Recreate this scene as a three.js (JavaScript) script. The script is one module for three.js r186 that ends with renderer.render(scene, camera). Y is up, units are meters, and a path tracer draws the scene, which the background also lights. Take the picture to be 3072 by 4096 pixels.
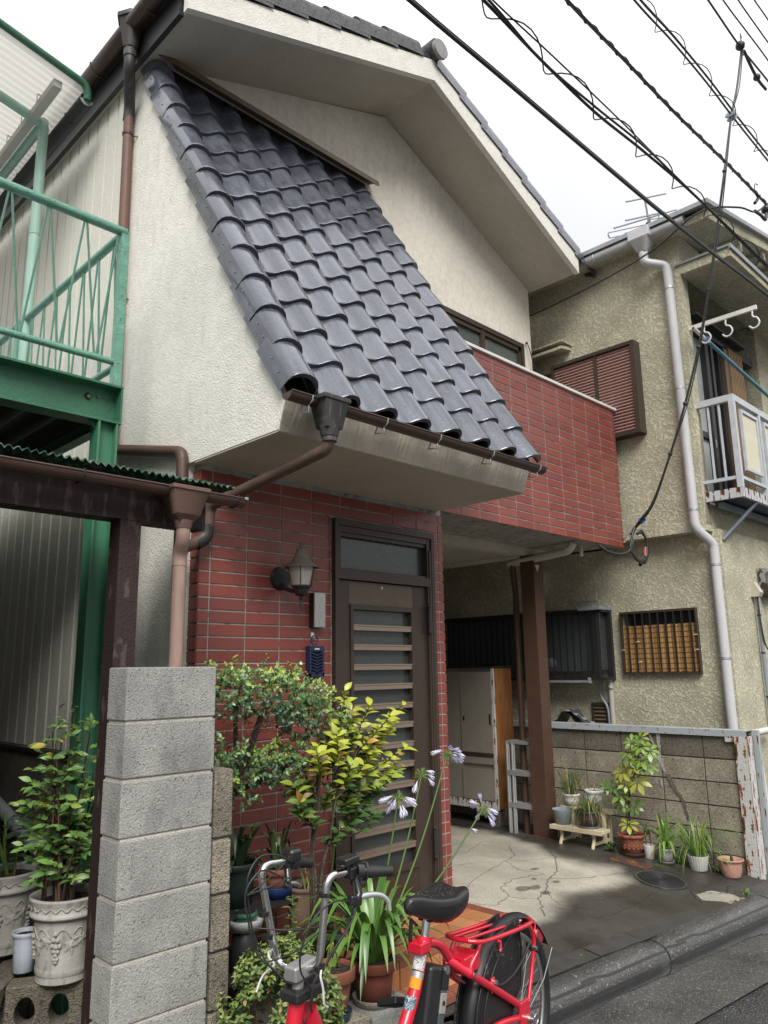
import * as THREE from 'three';
import { RoundedBoxGeometry } from 'three/addons/geometries/RoundedBoxGeometry.js';
import { mergeGeometries, toCreasedNormals } from 'three/addons/utils/BufferGeometryUtils.js';

// ---------------------------------------------------------------- camera, sky, sun, exposure
const scene = new THREE.Scene();
const camera = new THREE.PerspectiveCamera(67.75, 768 / 1024, 0.05, 400);
camera.position.set(0, 1.5, 0);
camera.rotation.set(0.20446, -0.78306, -0.01493, 'YXZ');
const renderer = new THREE.WebGLRenderer({ antialias: true });
renderer.setSize(768, 1024);
renderer.toneMapping = THREE.LinearToneMapping;
renderer.toneMappingExposure = 2.25;
renderer.shadowMap.enabled = true;
renderer.shadowMap.type = THREE.PCFSoftShadowMap;
const ZENITH = 0.78;

let seed = 7;
function rnd() { seed = (seed * 1664525 + 1013904223) >>> 0; return seed / 4294967296; }
const R = (a, b) => a + (b - a) * rnd();
const pick = (a) => a[Math.floor(rnd() * a.length) % a.length];
const clamp = (v, a = 0, b = 1) => Math.max(a, Math.min(b, v));
const mix = (a, b, t) => a + (b - a) * t;
const smooth = (a, b, v) => { const t = clamp((v - a) / (b - a)); return t * t * (3 - 2 * t); };

// periodic value noise
function hash(x, y, s) { let h = (x * 374761393 + y * 668265263 + s * 982451653) | 0; h = Math.imul(h ^ (h >>> 13), 1274126177); h ^= h >>> 16; return (h >>> 0) / 4294967296; }
function vn(x, y, p, s) {
  const xi = Math.floor(x), yi = Math.floor(y), fx = x - xi, fy = y - yi, u = fx * fx * (3 - 2 * fx), v = fy * fy * (3 - 2 * fy);
  const x0 = ((xi % p) + p) % p, x1 = (x0 + 1) % p, y0 = ((yi % p) + p) % p, y1 = (y0 + 1) % p;
  return mix(mix(hash(x0, y0, s), hash(x1, y0, s), u), mix(hash(x0, y1, s), hash(x1, y1, s), u), v);
}
function fbm(u, v, f, oct, s) { let a = 0, w = 0.5, t = 0; for (let i = 0; i < oct; i++) { a += w * vn(u * f, v * f, f, s + i * 17); t += w; w *= 0.5; f *= 2; } return a / t; }
const S = (c) => c <= 0.0031308 ? c * 12.92 : 1.055 * Math.pow(c, 1 / 2.4) - 0.055;
// fn(u, v) -> linear colour [r, g, b] or a grey number
function tex(n, metres, fn, colour, n2 = n, metres2 = metres) {
  const d = new Uint8Array(n * n2 * 4);
  for (let j = 0; j < n2; j++) for (let i = 0; i < n; i++) {
    const c = fn(i / n, j / n2), k = (j * n + i) * 4;
    for (let q = 0; q < 3; q++) { const v = clamp(Array.isArray(c) ? c[q] : c); d[k + q] = Math.round(255 * (colour ? S(v) : v)); }
    d[k + 3] = 255;
  }
  const t = new THREE.DataTexture(d, n, n2, THREE.RGBAFormat);
  t.wrapS = t.wrapT = THREE.RepeatWrapping; t.magFilter = THREE.LinearFilter; t.minFilter = THREE.LinearMipmapLinearFilter; t.generateMipmaps = true;
  if (colour) t.colorSpace = THREE.SRGBColorSpace;
  t.repeat.set(1 / metres, 1 / metres2); t.needsUpdate = true;
  return t;
}

{ // heavy overcast sky, brighter overhead than at the horizon, with soft cloud mottling
  const w = 512, h = 256, d = new Float32Array(w * h * 4);
  for (let j = 0; j < h; j++) for (let i = 0; i < w; i++) {
    const el = ((j + 0.5) / h - 0.5) * Math.PI, k = (j * w + i) * 4, s = Math.max(0, Math.sin(el));
    const cl = fbm(i / w, j / h * 0.5, 9, 5, 3) - 0.5;
    let L = ZENITH * (1 + 4 * s) / 5 * (1 + 0.75 * cl);
    if (el < 0) L *= 0.55;
    d[k] = L * 0.985; d[k + 1] = L * 0.995; d[k + 2] = L * 1.02; d[k + 3] = 1;
  }
  const t = new THREE.DataTexture(d, w, h, THREE.RGBAFormat, THREE.FloatType);
  t.mapping = THREE.EquirectangularReflectionMapping; t.magFilter = t.minFilter = THREE.LinearFilter; t.wrapS = THREE.RepeatWrapping; t.needsUpdate = true;
  scene.background = t; scene.environment = t;
}
const sun = new THREE.DirectionalLight(new THREE.Color(1, 0.97, 0.92), 1.5);
sun.position.set(-5, 16, 9); sun.target.position.set(4, 1, -3);
sun.castShadow = true; sun.shadow.radius = 56; sun.shadow.mapSize.set(2048, 2048);
Object.assign(sun.shadow.camera, { left: -12, right: 12, top: 12, bottom: -12, near: 1, far: 50 });
scene.add(sun, sun.target);

// ---------------------------------------------------------------- materials
const lin = (c) => new THREE.Color().setRGB(c[0], c[1], c[2]);
function M(c, o = {}) { return new THREE.MeshStandardMaterial({ color: lin(c), roughness: 0.8, ...o }); }
function P(c, o = {}) { return new THREE.MeshPhysicalMaterial({ color: lin(c), roughness: 0.6, ...o }); }
const W = [1, 1, 1];
const worm = (u, v, f, s) => { const a = vn(u * f * 0.5, v * f * 0.5, f * 0.5, s), b = vn(u * f * 0.5, v * f * 0.5, f * 0.5, s + 9); return 1 - Math.abs(2 * vn(u * f + a * 2.2, v * f + b * 2.2, f, s + 4) - 1); };
const bStucco = tex(1024, 1.0, (u, v) => 0.6 * worm(u, v, 116, 1) + 0.3 * fbm(u, v, 140, 2, 5) + 0.08 * fbm(u, v, 12, 2, 8));
const mStucco = M(W, { roughness: 0.95, bumpMap: bStucco, bumpScale: 0.0032, map: tex(1024, 2.6, (u, v) => {
  const d = fbm(u, v, 5, 5, 11), g = fbm(u, v, 60, 3, 15), st = fbm(u * 6, v * 0.8, 12, 3, 19);
  const k = 0.98 + 0.16 * (d - 0.5) + 0.16 * (g - 0.5) - 0.11 * smooth(0.55, 0.8, st) * smooth(0.4, 0.65, d);
  return [0.82 * k, 0.795 * k, 0.725 * k]; }, true) });
const mStuccoOld = M(W, { roughness: 0.97, bumpMap: bStucco, bumpScale: 0.0028, map: tex(1024, 2.2, (u, v) => {
  const d = fbm(u, v, 4, 5, 31), st = fbm(u * 9, v * 1.2, 8, 3, 37), g = fbm(u, v, 70, 3, 35);
  const k = 0.92 + 0.18 * (d - 0.5) + 0.2 * (g - 0.5) - 0.06 * smooth(0.52, 0.75, st);
  return [0.80 * k, 0.755 * k, 0.66 * k]; }, true) });
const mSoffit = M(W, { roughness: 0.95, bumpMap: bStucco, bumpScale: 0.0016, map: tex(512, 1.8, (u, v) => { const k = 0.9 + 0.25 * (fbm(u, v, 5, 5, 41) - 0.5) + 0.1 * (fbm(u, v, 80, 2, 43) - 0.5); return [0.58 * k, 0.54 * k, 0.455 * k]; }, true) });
const mLip = M(W, { roughness: 0.95, bumpScale: 0.005, bumpMap: tex(512, 0.7, (u, v) => 0.7 * vn(u * 40 + 2 * vn(u * 8, v * 8, 8, 2), v * 7, 40, 51) + 0.3 * fbm(u, v, 40, 2, 53)), map: tex(512, 1.3, (u, v) => { const k = 0.85 + 0.4 * (fbm(u, v, 6, 5, 57) - 0.5); return [0.50 * k, 0.455 * k, 0.375 * k]; }, true) });
const mSiding = M([0.72, 0.71, 0.63], { roughness: 0.75, bumpScale: 0.003, bumpMap: tex(512, 0.4, (u, v) => 0.7 * worm(u, v, 34, 61) + 0.3 * fbm(u, v, 50, 2, 63)) });
const nst = (u, v) => { const a = fbm(u, v, 64, 3, 71) + 0.3 * (vn(u * 130, v * 130, 130, 73) - 0.5); return smooth(0.55, 0.61, a + 0.12 * (fbm(u, v, 6, 3, 75) - 0.5)); };
const mNStucco = M(W, { roughness: 0.95, bumpScale: 0.0075, bumpMap: tex(1024, 1.1, (u, v) => 0.5 * nst(u, v) + 0.4 * fbm(u, v, 40, 3, 77)), map: tex(1024, 1.1, (u, v) => {
  const f = nst(u, v), d = 0.85 + 0.4 * (fbm(u, v, 6, 5, 79) - 0.5), g = fbm(u, v, 120, 2, 81);
  return [mix(0.50, 0.67, f) * d * (0.8 + 0.4 * g), mix(0.47, 0.64, f) * d * (0.8 + 0.4 * g), mix(0.345, 0.475, f) * d * (0.8 + 0.4 * g)]; }, true) });
const bBlock = tex(1024, 0.6, (u, v) => { const g = fbm(u, v, 130, 3, 91), p = vn(u * 130, v * 130, 130, 95); return 0.75 * g + 0.25 - 0.5 * smooth(0.86, 0.95, p); });
const mBlock = [0, 1, 2].map((k) => M(W, { roughness: 0.97, bumpMap: bBlock, bumpScale: 0.0035, map: tex(1024, 0.6, (u, v) => {
  const g = fbm(u, v, 150, 2, 101 + k), p = vn(u * 130 + k * 0.37, v * 130, 130, 95), d = fbm(u, v, 4, 4, 105 + k * 3), sp = vn(u * 190, v * 190, 190, 109 + k);
  const q = (0.90 + 0.5 * (d - 0.5) - 0.18 * smooth(0.55, 0.72, fbm(u * 2, v, 3, 4, 117 + k))) * (0.76 + 0.46 * g) * (1 - 0.5 * smooth(0.84, 0.93, p)) * (1 + 0.45 * smooth(0.8, 0.95, sp));
  return [0.345 * q, 0.34 * q, 0.318 * q]; }, true) }));
const mMortar = M([0.58, 0.54, 0.47], { roughness: 0.95, bumpMap: bBlock, bumpScale: 0.004 });
const mOldBlock = [0, 1, 2, 3, 4].map((k) => M(W, { roughness: 0.97, bumpMap: bBlock, bumpScale: 0.009, map: tex(512, 0.55, (u, v) => {
  const d = fbm(u, v, 4, 5, 121 + k * 7), g = fbm(u, v, 70, 2, 125 + k), p = vn(u * 55, v * 55, 55, 95), w = fbm(u * 2, v, 6, 4, 131 + k);
  const q = [1.0, 0.92, 1.08, 0.5, 0.66][k] * (0.95 + 0.7 * (d - 0.5)) * (0.62 + 0.75 * g) * (1 - 0.6 * smooth(0.84, 0.93, p)) + 0.16 * smooth(0.6, 0.75, w) * (k < 3 ? 1 : 0.3);
  return [0.33 * q, 0.29 * q, 0.225 * q]; }, true) }));
const mOldMortar = M([0.13, 0.115, 0.09], { roughness: 0.97, bumpMap: bBlock, bumpScale: 0.004 });
const bFine = tex(512, 0.5, (u, v) => fbm(u, v, 60, 3, 141));
const bAsph = tex(1024, 0.8, (u, v) => fbm(u, v, 128, 2, 151));
const mAsphalt = M(W, { roughness: 0.5, bumpMap: bAsph, bumpScale: 0.006, map: tex(1024, 1.7, (u, v) => { const g = vn(u * 250, v * 250, 250, 155), h = vn(u * 380, v * 380, 380, 157), d = fbm(u, v, 6, 4, 159); const q = 0.050 + 0.03 * (d - 0.5) + 0.13 * smooth(0.75, 0.97, g) - 0.035 * smooth(0.6, 0.9, h); return [q, q, q * 1.02]; }, true),
  roughnessMap: tex(512, 2.3, (u, v) => 0.35 + 0.9 * smooth(0.35, 0.7, fbm(u, v, 8, 4, 163))) });
const mGutterCon = M(W, { roughness: 0.42, bumpMap: bAsph, bumpScale: 0.004, map: tex(1024, 1.5, (u, v) => { const g = vn(u * 200, v * 200, 200, 171), d = fbm(u, v, 6, 5, 173), h = vn(u * 330, v * 330, 330, 175); const q = 0.075 + 0.08 * (d - 0.5) + 0.12 * smooth(0.7, 0.95, g) - 0.05 * smooth(0.6, 0.9, h); return [q * 1.03, q, q * 0.95]; }, true),
  roughnessMap: tex(512, 1.9, (u, v) => 0.3 + 1.0 * smooth(0.4, 0.62, fbm(u, v, 6, 4, 177))) });
const mKerb = P(W, { roughness: 0.42, clearcoat: 0.4, clearcoatRoughness: 0.2, bumpMap: bAsph, bumpScale: 0.007, map: tex(512, 0.8, (u, v) => { const g = vn(u * 110, v * 110, 110, 181), d = fbm(u, v, 5, 4, 183); const q = 0.055 + 0.05 * (d - 0.5) + 0.16 * smooth(0.76, 0.95, g); return [q, q * 0.98, q * 0.95]; }, true) });
const mSoil = M(W, { roughness: 0.95, bumpMap: bAsph, bumpScale: 0.02, map: tex(256, 0.4, (u, v) => { const g = fbm(u, v, 40, 3, 191); return [0.075 * g + 0.01, 0.05 * g + 0.008, 0.03 * g + 0.006]; }, true) });
// red wall tiles, dark glazed roof tiles
const mTile = [[0.270, 0.063, 0.046], [0.245, 0.056, 0.042], [0.29, 0.070, 0.051], [0.235, 0.062, 0.047], [0.205, 0.052, 0.042]].map((c, k) => P(W, { roughness: 0.34, clearcoat: 0.15, clearcoatRoughness: 0.25, bumpMap: bFine, bumpScale: 0.0007, map: k < 3 ? tex(256, 0.31, (u, v) => { const q = 0.93 + 0.28 * (fbm(u, v, 8, 4, 201 + k * 5) - 0.5) - 0.18 * smooth(0.82, 0.95, vn(u * 60, v * 60, 60, 203 + k)); return [c[0] * q, c[1] * q, c[2] * q]; }, true) : null }));
mTile[3].color = lin([0.26, 0.066, 0.05]); mTile[4].color = lin([0.225, 0.06, 0.05]);
const mGrout = M(W, { roughness: 0.9, map: tex(256, 0.7, (u, v) => { const q = 0.40 * (0.85 + 0.7 * (fbm(u, v, 6, 5, 207) - 0.5)) * (1 - 0.45 * smooth(0.55, 0.75, fbm(u, v, 14, 3, 209))); return [q, q * 0.955, q * 0.89]; }, true), bumpMap: bFine, bumpScale: 0.002 });
const mRoof = [0, 1, 2].map((k) => P(W, { roughness: 0.5, metalness: 0.35, clearcoat: 1, clearcoatRoughness: 0.12, bumpMap: bFine, bumpScale: 0.0012, map: tex(256, 0.6, (u, v) => { const d = fbm(u, v, 5, 5, 211 + k * 3), e = fbm(u, v, 50, 2, 215 + k); const q = [1, 0.86, 1.14][k] * (0.92 + 0.5 * (d - 0.5) + 0.3 * (e - 0.5)); return [0.098 * q, 0.107 * q, 0.135 * q]; }, true), roughnessMap: tex(256, 0.5, (u, v) => 0.6 + 0.8 * smooth(0.35, 0.75, fbm(u, v, 6, 4, 221 + k))) }));
const mRoofMoss = M(W, { roughness: 0.85, bumpMap: bFine, bumpScale: 0.003, map: tex(256, 0.5, (u, v) => { const d = fbm(u, v, 10, 5, 231), e = 0.6 * smooth(0.56, 0.72, fbm(u, v, 30, 3, 233)); const q = 0.13 + 0.10 * (d - 0.5); return [mix(q, 0.03, e), mix(q, 0.033, e), mix(q * 1.05, 0.028, e)]; }, true) });
// metals, paints
const mottle = {};
function paint(c, r = 0.45, s = 0.14) { // one mottled grey map per strength, shared by all painted things
  if (!mottle[s]) mottle[s] = tex(256, 0.5, (u, v) => clamp((1 + s * 2 * (fbm(u, v, 7, 5, Math.round(s * 777)) - 0.5)) * 0.85), true);
  return M([c[0] / 0.85, c[1] / 0.85, c[2] / 0.85], { roughness: r, bumpMap: bFine, bumpScale: 0.0008, map: mottle[s] });
}
const mBronze = paint([0.052, 0.036, 0.027], 0.42), mBronzeLt = paint([0.12, 0.083, 0.055], 0.4), mSlat = P([0.36, 0.28, 0.22], { metalness: 0.55, roughness: 0.38 }), mGutBrown = paint([0.060, 0.034, 0.026], 0.35), mPipeBrown = paint([0.16, 0.082, 0.062], 0.5), mDark = paint([0.022, 0.021, 0.022], 0.45);
const mPostBrown = paint([0.085, 0.045, 0.03], 0.5), mHopDark = M(W, { roughness: 0.6, map: tex(256, 0.5, (u, v) => { const q = 0.045 + 0.08 * smooth(0.5, 0.85, fbm(u * 8, v, 8, 4, 241)); return [q, q * 0.96, q * 0.92]; }, true) });
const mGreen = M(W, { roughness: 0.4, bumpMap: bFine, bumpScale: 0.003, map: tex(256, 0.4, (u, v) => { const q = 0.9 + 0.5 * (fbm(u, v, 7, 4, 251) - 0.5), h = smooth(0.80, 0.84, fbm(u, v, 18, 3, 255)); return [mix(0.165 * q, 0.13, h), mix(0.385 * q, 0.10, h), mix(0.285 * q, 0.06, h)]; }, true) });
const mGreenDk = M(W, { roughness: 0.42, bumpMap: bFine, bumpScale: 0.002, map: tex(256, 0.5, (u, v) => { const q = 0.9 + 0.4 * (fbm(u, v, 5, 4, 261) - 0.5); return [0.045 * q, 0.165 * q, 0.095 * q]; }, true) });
const mGreenPale = paint([0.32, 0.50, 0.42], 0.5), mWhitePipe = paint([0.56, 0.56, 0.57], 0.4, 0.08), mWhite = paint([0.72, 0.71, 0.68], 0.5, 0.08), mGreyPlastic = paint([0.24, 0.27, 0.30], 0.5);
const rustMap = (a, b, lo) => tex(512, 0.55, (u, v) => { const d = fbm(u * 4, v, 6, 5, 271 + Math.round(lo * 100)), e = fbm(u, v, 40, 3, 275), k = smooth(lo, lo + 0.05, d * 0.8 + 0.2 * e); const dk = smooth(lo + 0.1, lo + 0.17, d); const r = [mix(0.26, 0.05, dk), mix(0.09, 0.025, dk), mix(0.028, 0.016, dk)]; return [mix(a[0], r[0], k), mix(a[1], r[1], k), mix(a[2], r[2], k)]; }, true);
const mRustWhite = M(W, { roughness: 0.7, bumpMap: bFine, bumpScale: 0.003, map: rustMap([0.55, 0.555, 0.54], 0, 0.535) });
const mRustLess = M(W, { roughness: 0.6, map: rustMap([0.38, 0.41, 0.44], 0, 0.63) });
const mChrome = P([0.75, 0.75, 0.74], { metalness: 1, roughness: 0.16 }), mSteel = P([0.55, 0.55, 0.55], { metalness: 1, roughness: 0.38 }), mZinc = M([0.52, 0.53, 0.54], { metalness: 0.7, roughness: 0.5 });
const mRed = P([0.60, 0.008, 0.03], { roughness: 0.3, clearcoat: 0.8, clearcoatRoughness: 0.12 });
const mRubber = M([0.016, 0.016, 0.017], { roughness: 0.55 }), mBlackGloss = P([0.013, 0.013, 0.014], { roughness: 0.3, clearcoat: 0.5, clearcoatRoughness: 0.2 }), mBlack = M([0.012, 0.012, 0.013], { roughness: 0.5 }), mCable = M([0.03, 0.03, 0.032], { roughness: 0.45 });
const mTerra = [[0.245, 0.085, 0.05], [0.19, 0.055, 0.033]].map((c) => paint(c, 0.55, 0.2)), mPink = paint([0.50, 0.26, 0.21], 0.55, 0.2);
const mUrn = M(W, { roughness: 0.7, bumpMap: bFine, bumpScale: 0.001, map: tex(256, 0.5, (u, v) => { const q = 0.86 + 0.4 * (fbm(u, v, 5, 5, 281) - 0.5) - 0.3 * smooth(0.62, 0.8, fbm(u * 3, v, 9, 4, 285)); return [0.52 * q, 0.50 * q, 0.455 * q]; }, true) });
const mGlassDark = P([0.030, 0.034, 0.034], { roughness: 0.06, clearcoat: 1, clearcoatRoughness: 0.03 });
const bFrost = tex(512, 0.35, (u, v) => fbm(u * 2 + 0.3 * vn(u * 5, v * 5, 5, 3), v, 14, 4, 291));
const mFrost = P([0.05, 0.056, 0.055], { roughness: 0.22, clearcoat: 0.6, clearcoatRoughness: 0.12, bumpMap: bFrost, bumpScale: 0.0018 });
const mGlassSkyPale = P([0.50, 0.54, 0.53], { roughness: 0.15, clearcoat: 0.7, clearcoatRoughness: 0.08 });  // pale base colour has the reflected sky painted into the pane
const mWoodCab = M(W, { roughness: 0.6, map: tex(512, 0.9, (u, v) => { const g = fbm(u * 12, v * 0.7, 16, 4, 301), d = fbm(u * 2, v, 4, 4, 305), h = fbm(u * 40, v, 24, 2, 307); const k = smooth(0.35, 0.75, d); const q = 0.75 + 0.7 * (g - 0.5) + 0.3 * (h - 0.5); return [mix(0.33, 0.40, k) * q, mix(0.115, 0.185, k) * q, mix(0.032, 0.055, k) * q]; }, true) });
const mDarkWood = M(W, { roughness: 0.65, bumpMap: bFine, bumpScale: 0.002, map: tex(512, 0.8, (u, v) => { const g = fbm(u * 30, v, 10, 4, 311), p = smooth(0.60, 0.68, fbm(u * 3, v, 7, 5, 315)); const q = 0.8 + 0.6 * (g - 0.5); return [mix(0.036, 0.11, p * 0.8) * q, mix(0.018, 0.075, p * 0.8) * q, mix(0.017, 0.068, p * 0.8) * q]; }, true) });
const mCabWhite = paint([0.27, 0.245, 0.205], 0.5, 0.1), mCream = paint([0.62, 0.53, 0.36], 0.6, 0.1);
const mBark = M(W, { roughness: 0.95, bumpMap: bFine, bumpScale: 0.006, map: tex(128, 0.2, (u, v) => { const g = fbm(u * 3, v, 10, 4, 321); return [0.10 * g + 0.02, 0.075 * g + 0.015, 0.052 * g + 0.01]; }, true) });
const mTwig = M([0.12, 0.065, 0.035], { roughness: 0.9 }), mStem = M([0.10, 0.19, 0.035], { roughness: 0.6 });
const leafM = (c, r = 0.42) => P(c, { roughness: r, side: THREE.DoubleSide, clearcoat: 0.15, clearcoatRoughness: 0.35 });

// ---------------------------------------------------------------- object helpers
const used = {};
function numbered(n) { const k = used[n] = (used[n] || 0) + 1; return k === 1 ? n : n + '_' + String(k - 1).padStart(3, '0'); }
function shadow(o) { o.castShadow = o.receiveShadow = true; return o; }
function thing(name, label, category, at = [0, 0, 0], group) {
  const o = new THREE.Group(); o.name = numbered(name); o.position.set(at[0], at[1], at[2]); scene.add(o);
  o.userData = { label, category }; if (group) o.userData.group = group;
  return o;
}
function rootOf(o) { while (o.parent && o.parent !== scene) o = o.parent; return o; }
// planar uv in metres, by the dominant direction of each face normal
function uvm(g) {
  if (g.userData.uvm) return g; g.userData.uvm = true;
  const p = g.attributes.position, n = g.attributes.normal, uv = new Float32Array(p.count * 2);
  for (let i = 0; i < p.count; i++) {
    const x = Math.abs(n.getX(i)), y = Math.abs(n.getY(i)), z = Math.abs(n.getZ(i));
    if (y > x && y > z) { uv[2 * i] = p.getX(i); uv[2 * i + 1] = p.getZ(i); }
    else if (x > z) { uv[2 * i] = p.getZ(i); uv[2 * i + 1] = p.getY(i); }
    else { uv[2 * i] = p.getX(i); uv[2 * i + 1] = p.getY(i); }
  }
  g.setAttribute('uv', new THREE.BufferAttribute(uv, 2)); return g;
}
function cleanMerge(list) {
  list = list.map((g) => { const q = g.index ? g.toNonIndexed() : g; for (const k of Object.keys(q.attributes)) if (k !== 'position' && k !== 'normal' && k !== 'uv') q.deleteAttribute(k); if (!q.attributes.uv) uvm(q); return q; });
  return list.length === 1 ? list[0] : mergeGeometries(list);
}
// geometry given in world coordinates becomes a child mesh
function part(p, name, geo, mat, keepUV) {
  if (Array.isArray(geo)) geo = cleanMerge(geo);
  if (!keepUV) uvm(geo);
  const m = shadow(new THREE.Mesh(geo, mat)), r = rootOf(p).position;
  m.name = name; geo.translate(-r.x, -r.y, -r.z); p.add(m); return m;
}
// a shared geometry placed at a world position
function piece(p, name, geo, mat, x, y, z, rx = 0, ry = 0, rz = 0) {
  const m = shadow(new THREE.Mesh(geo, mat)), r = rootOf(p).position;
  m.name = name; m.position.set(x - r.x, y - r.y, z - r.z); m.rotation.set(rx, ry, rz); p.add(m); return m;
}
function structure(name, geo, mat, keepUV) {
  if (Array.isArray(geo)) geo = cleanMerge(geo);
  if (!keepUV) uvm(geo);
  const m = shadow(new THREE.Mesh(geo, mat)); m.name = numbered(name); m.userData.kind = 'structure'; scene.add(m); return m;
}
const box = (x0, x1, y0, y1, z0, z1) => new THREE.BoxGeometry(x1 - x0, y1 - y0, z1 - z0).translate((x0 + x1) / 2, (y0 + y1) / 2, (z0 + z1) / 2);
const rbox = (x0, x1, y0, y1, z0, z1, r = 0.006, s = 1) => new RoundedBoxGeometry(x1 - x0, y1 - y0, z1 - z0, s, r).translate((x0 + x1) / 2, (y0 + y1) / 2, (z0 + z1) / 2);
function chamfer(w, h, d, c) { // front-chamfered plate, back at z = 0, front at z = d
  const ring = (a, b, z) => [[-a, -b, z], [a, -b, z], [a, b, z], [-a, b, z]], A = ring(w / 2, h / 2, 0), B = ring(w / 2, h / 2, d - c), C = ring(w / 2 - c, h / 2 - c, d), v = [];
  const quad = (a, b, e, f) => v.push(...a, ...b, ...e, ...a, ...e, ...f);
  for (let i = 0; i < 4; i++) { const j = (i + 1) % 4; quad(A[i], A[j], B[j], B[i]); quad(B[i], B[j], C[j], C[i]); }
  quad(C[0], C[1], C[2], C[3]);
  const g = new THREE.BufferGeometry(); g.setAttribute('position', new THREE.Float32BufferAttribute(v, 3)); g.computeVertexNormals(); return g;
}
const V = (x, y, z) => new THREE.Vector3(x, y, z);
// tube along points, tapering from r to r1, ends closed
function tube(pts, r, o = {}) {
  const { n = 8, r1 = r, smooth: sm = false, seg = 0, flat = 1 } = o;
  let q = pts.map((p) => Array.isArray(p) ? V(...p) : p);
  if (sm) q = new THREE.CatmullRomCurve3(q, false, 'centripetal').getPoints(seg || (q.length - 1) * 6);
  const k = q.length, pos = [], nor = [], idx = [];
  let up = null;
  for (let i = 0; i < k; i++) {
    const t = (i === 0 ? q[1].clone().sub(q[0]) : i === k - 1 ? q[k - 1].clone().sub(q[k - 2]) : q[i + 1].clone().sub(q[i]).normalize().add(q[i].clone().sub(q[i - 1]).normalize())).normalize();
    if (!up) { up = Math.abs(t.y) < 0.9 ? V(0, 1, 0) : V(1, 0, 0); }
    up = up.clone().sub(t.clone().multiplyScalar(up.dot(t))).normalize();
    const sd = t.clone().cross(up).normalize(), rr = typeof r === 'function' ? r(i / (k - 1)) : mix(r, r1, i / (k - 1));
    let st = 1; if (i > 0 && i < k - 1) { const c = q[i + 1].clone().sub(q[i]).normalize().dot(q[i].clone().sub(q[i - 1]).normalize()); st = Math.min(1.6, 1 / Math.sqrt(Math.max(0.25, (1 + c) / 2))); }
    for (let j = 0; j <= n; j++) { const a = j / n * Math.PI * 2, c = Math.cos(a), s = Math.sin(a); const d = sd.clone().multiplyScalar(c * st).addScaledVector(up, s * flat); pos.push(q[i].x + d.x * rr, q[i].y + d.y * rr, q[i].z + d.z * rr); d.normalize(); nor.push(d.x, d.y, d.z); }
  }
  for (let i = 0; i < k - 1; i++) for (let j = 0; j < n; j++) { const a = i * (n + 1) + j, b = a + n + 1; idx.push(a, b, a + 1, b, b + 1, a + 1); }
  for (const e of [0, k - 1]) { const t = (e ? q[k - 1].clone().sub(q[k - 2]) : q[0].clone().sub(q[1])).normalize(), c = pos.length / 3; pos.push(q[e].x, q[e].y, q[e].z); nor.push(t.x, t.y, t.z); for (let j = 0; j <= n; j++) { const b = (e * (n + 1) + j) * 3; pos.push(pos[b], pos[b + 1], pos[b + 2]); nor.push(t.x, t.y, t.z); } for (let j = 0; j < n; j++) e ? idx.push(c, c + 2 + j, c + 1 + j) : idx.push(c, c + 1 + j, c + 2 + j); }
  const g = new THREE.BufferGeometry(); g.setAttribute('position', new THREE.Float32BufferAttribute(pos, 3)); g.setAttribute('normal', new THREE.Float32BufferAttribute(nor, 3)); g.setIndex(idx); return g;
}
function fillet(pts, rad, n = 5) { // round the corners of a polyline
  const q = pts.map((p) => V(...p)), out = [q[0]];
  for (let i = 1; i < q.length - 1; i++) {
    const a = q[i - 1].clone().sub(q[i]), b = q[i + 1].clone().sub(q[i]), d = Math.min(rad, a.length() * 0.49, b.length() * 0.49), A = q[i].clone().addScaledVector(a.normalize(), d), B = q[i].clone().addScaledVector(b.normalize(), d);
    for (let k = 0; k <= n; k++) { const t = k / n; out.push(A.clone().multiplyScalar((1 - t) * (1 - t)).addScaledVector(q[i], 2 * t * (1 - t)).addScaledVector(B, t * t)); }
  }
  out.push(q[q.length - 1]); return out;
}
function prism(pts, d, plane, at) { // polygon extruded; plane 'xy' along +z from at, 'zy' along +x from at, 'xz' along +y
  const s = new THREE.Shape(pts.map((p) => new THREE.Vector2(p[0], p[1])));
  let g = new THREE.ExtrudeGeometry(s, { depth: d, bevelEnabled: false, curveSegments: 8 });
  if (plane === 'xy') g.translate(0, 0, at);
  else if (plane === 'zy') { const m = new THREE.Matrix4().set(0, 0, 1, at, 0, 1, 0, 0, 1, 0, 0, 0, 0, 0, 0, 1); g.applyMatrix4(m); flip(g); }
  else { const m = new THREE.Matrix4().set(1, 0, 0, 0, 0, 0, 1, at, 0, 1, 0, 0, 0, 0, 0, 1); g.applyMatrix4(m); flip(g); }
  g.computeVertexNormals(); return g;
}
function flip(g) { const n = g.index ? null : g.attributes.position; if (n) { const a = n.array; for (let i = 0; i < a.length; i += 9) for (let k = 0; k < 3; k++) { const t = a[i + 3 + k]; a[i + 3 + k] = a[i + 6 + k]; a[i + 6 + k] = t; } } return g; }
const lathe = (prof, n = 28, x = 0, y = 0, z = 0) => new THREE.LatheGeometry(prof.map((p) => new THREE.Vector2(Math.max(p[0], 0.0002), p[1])), n).translate(x, y, z);
const cyl = (r0, r1, h, n, x, y, z) => new THREE.CylinderGeometry(r1, r0, h, n).translate(x, y + h / 2, z);
const ball = (r, x, y, z, a = 10, b = 8) => new THREE.SphereGeometry(r, a, b).translate(x, y, z);
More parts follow.
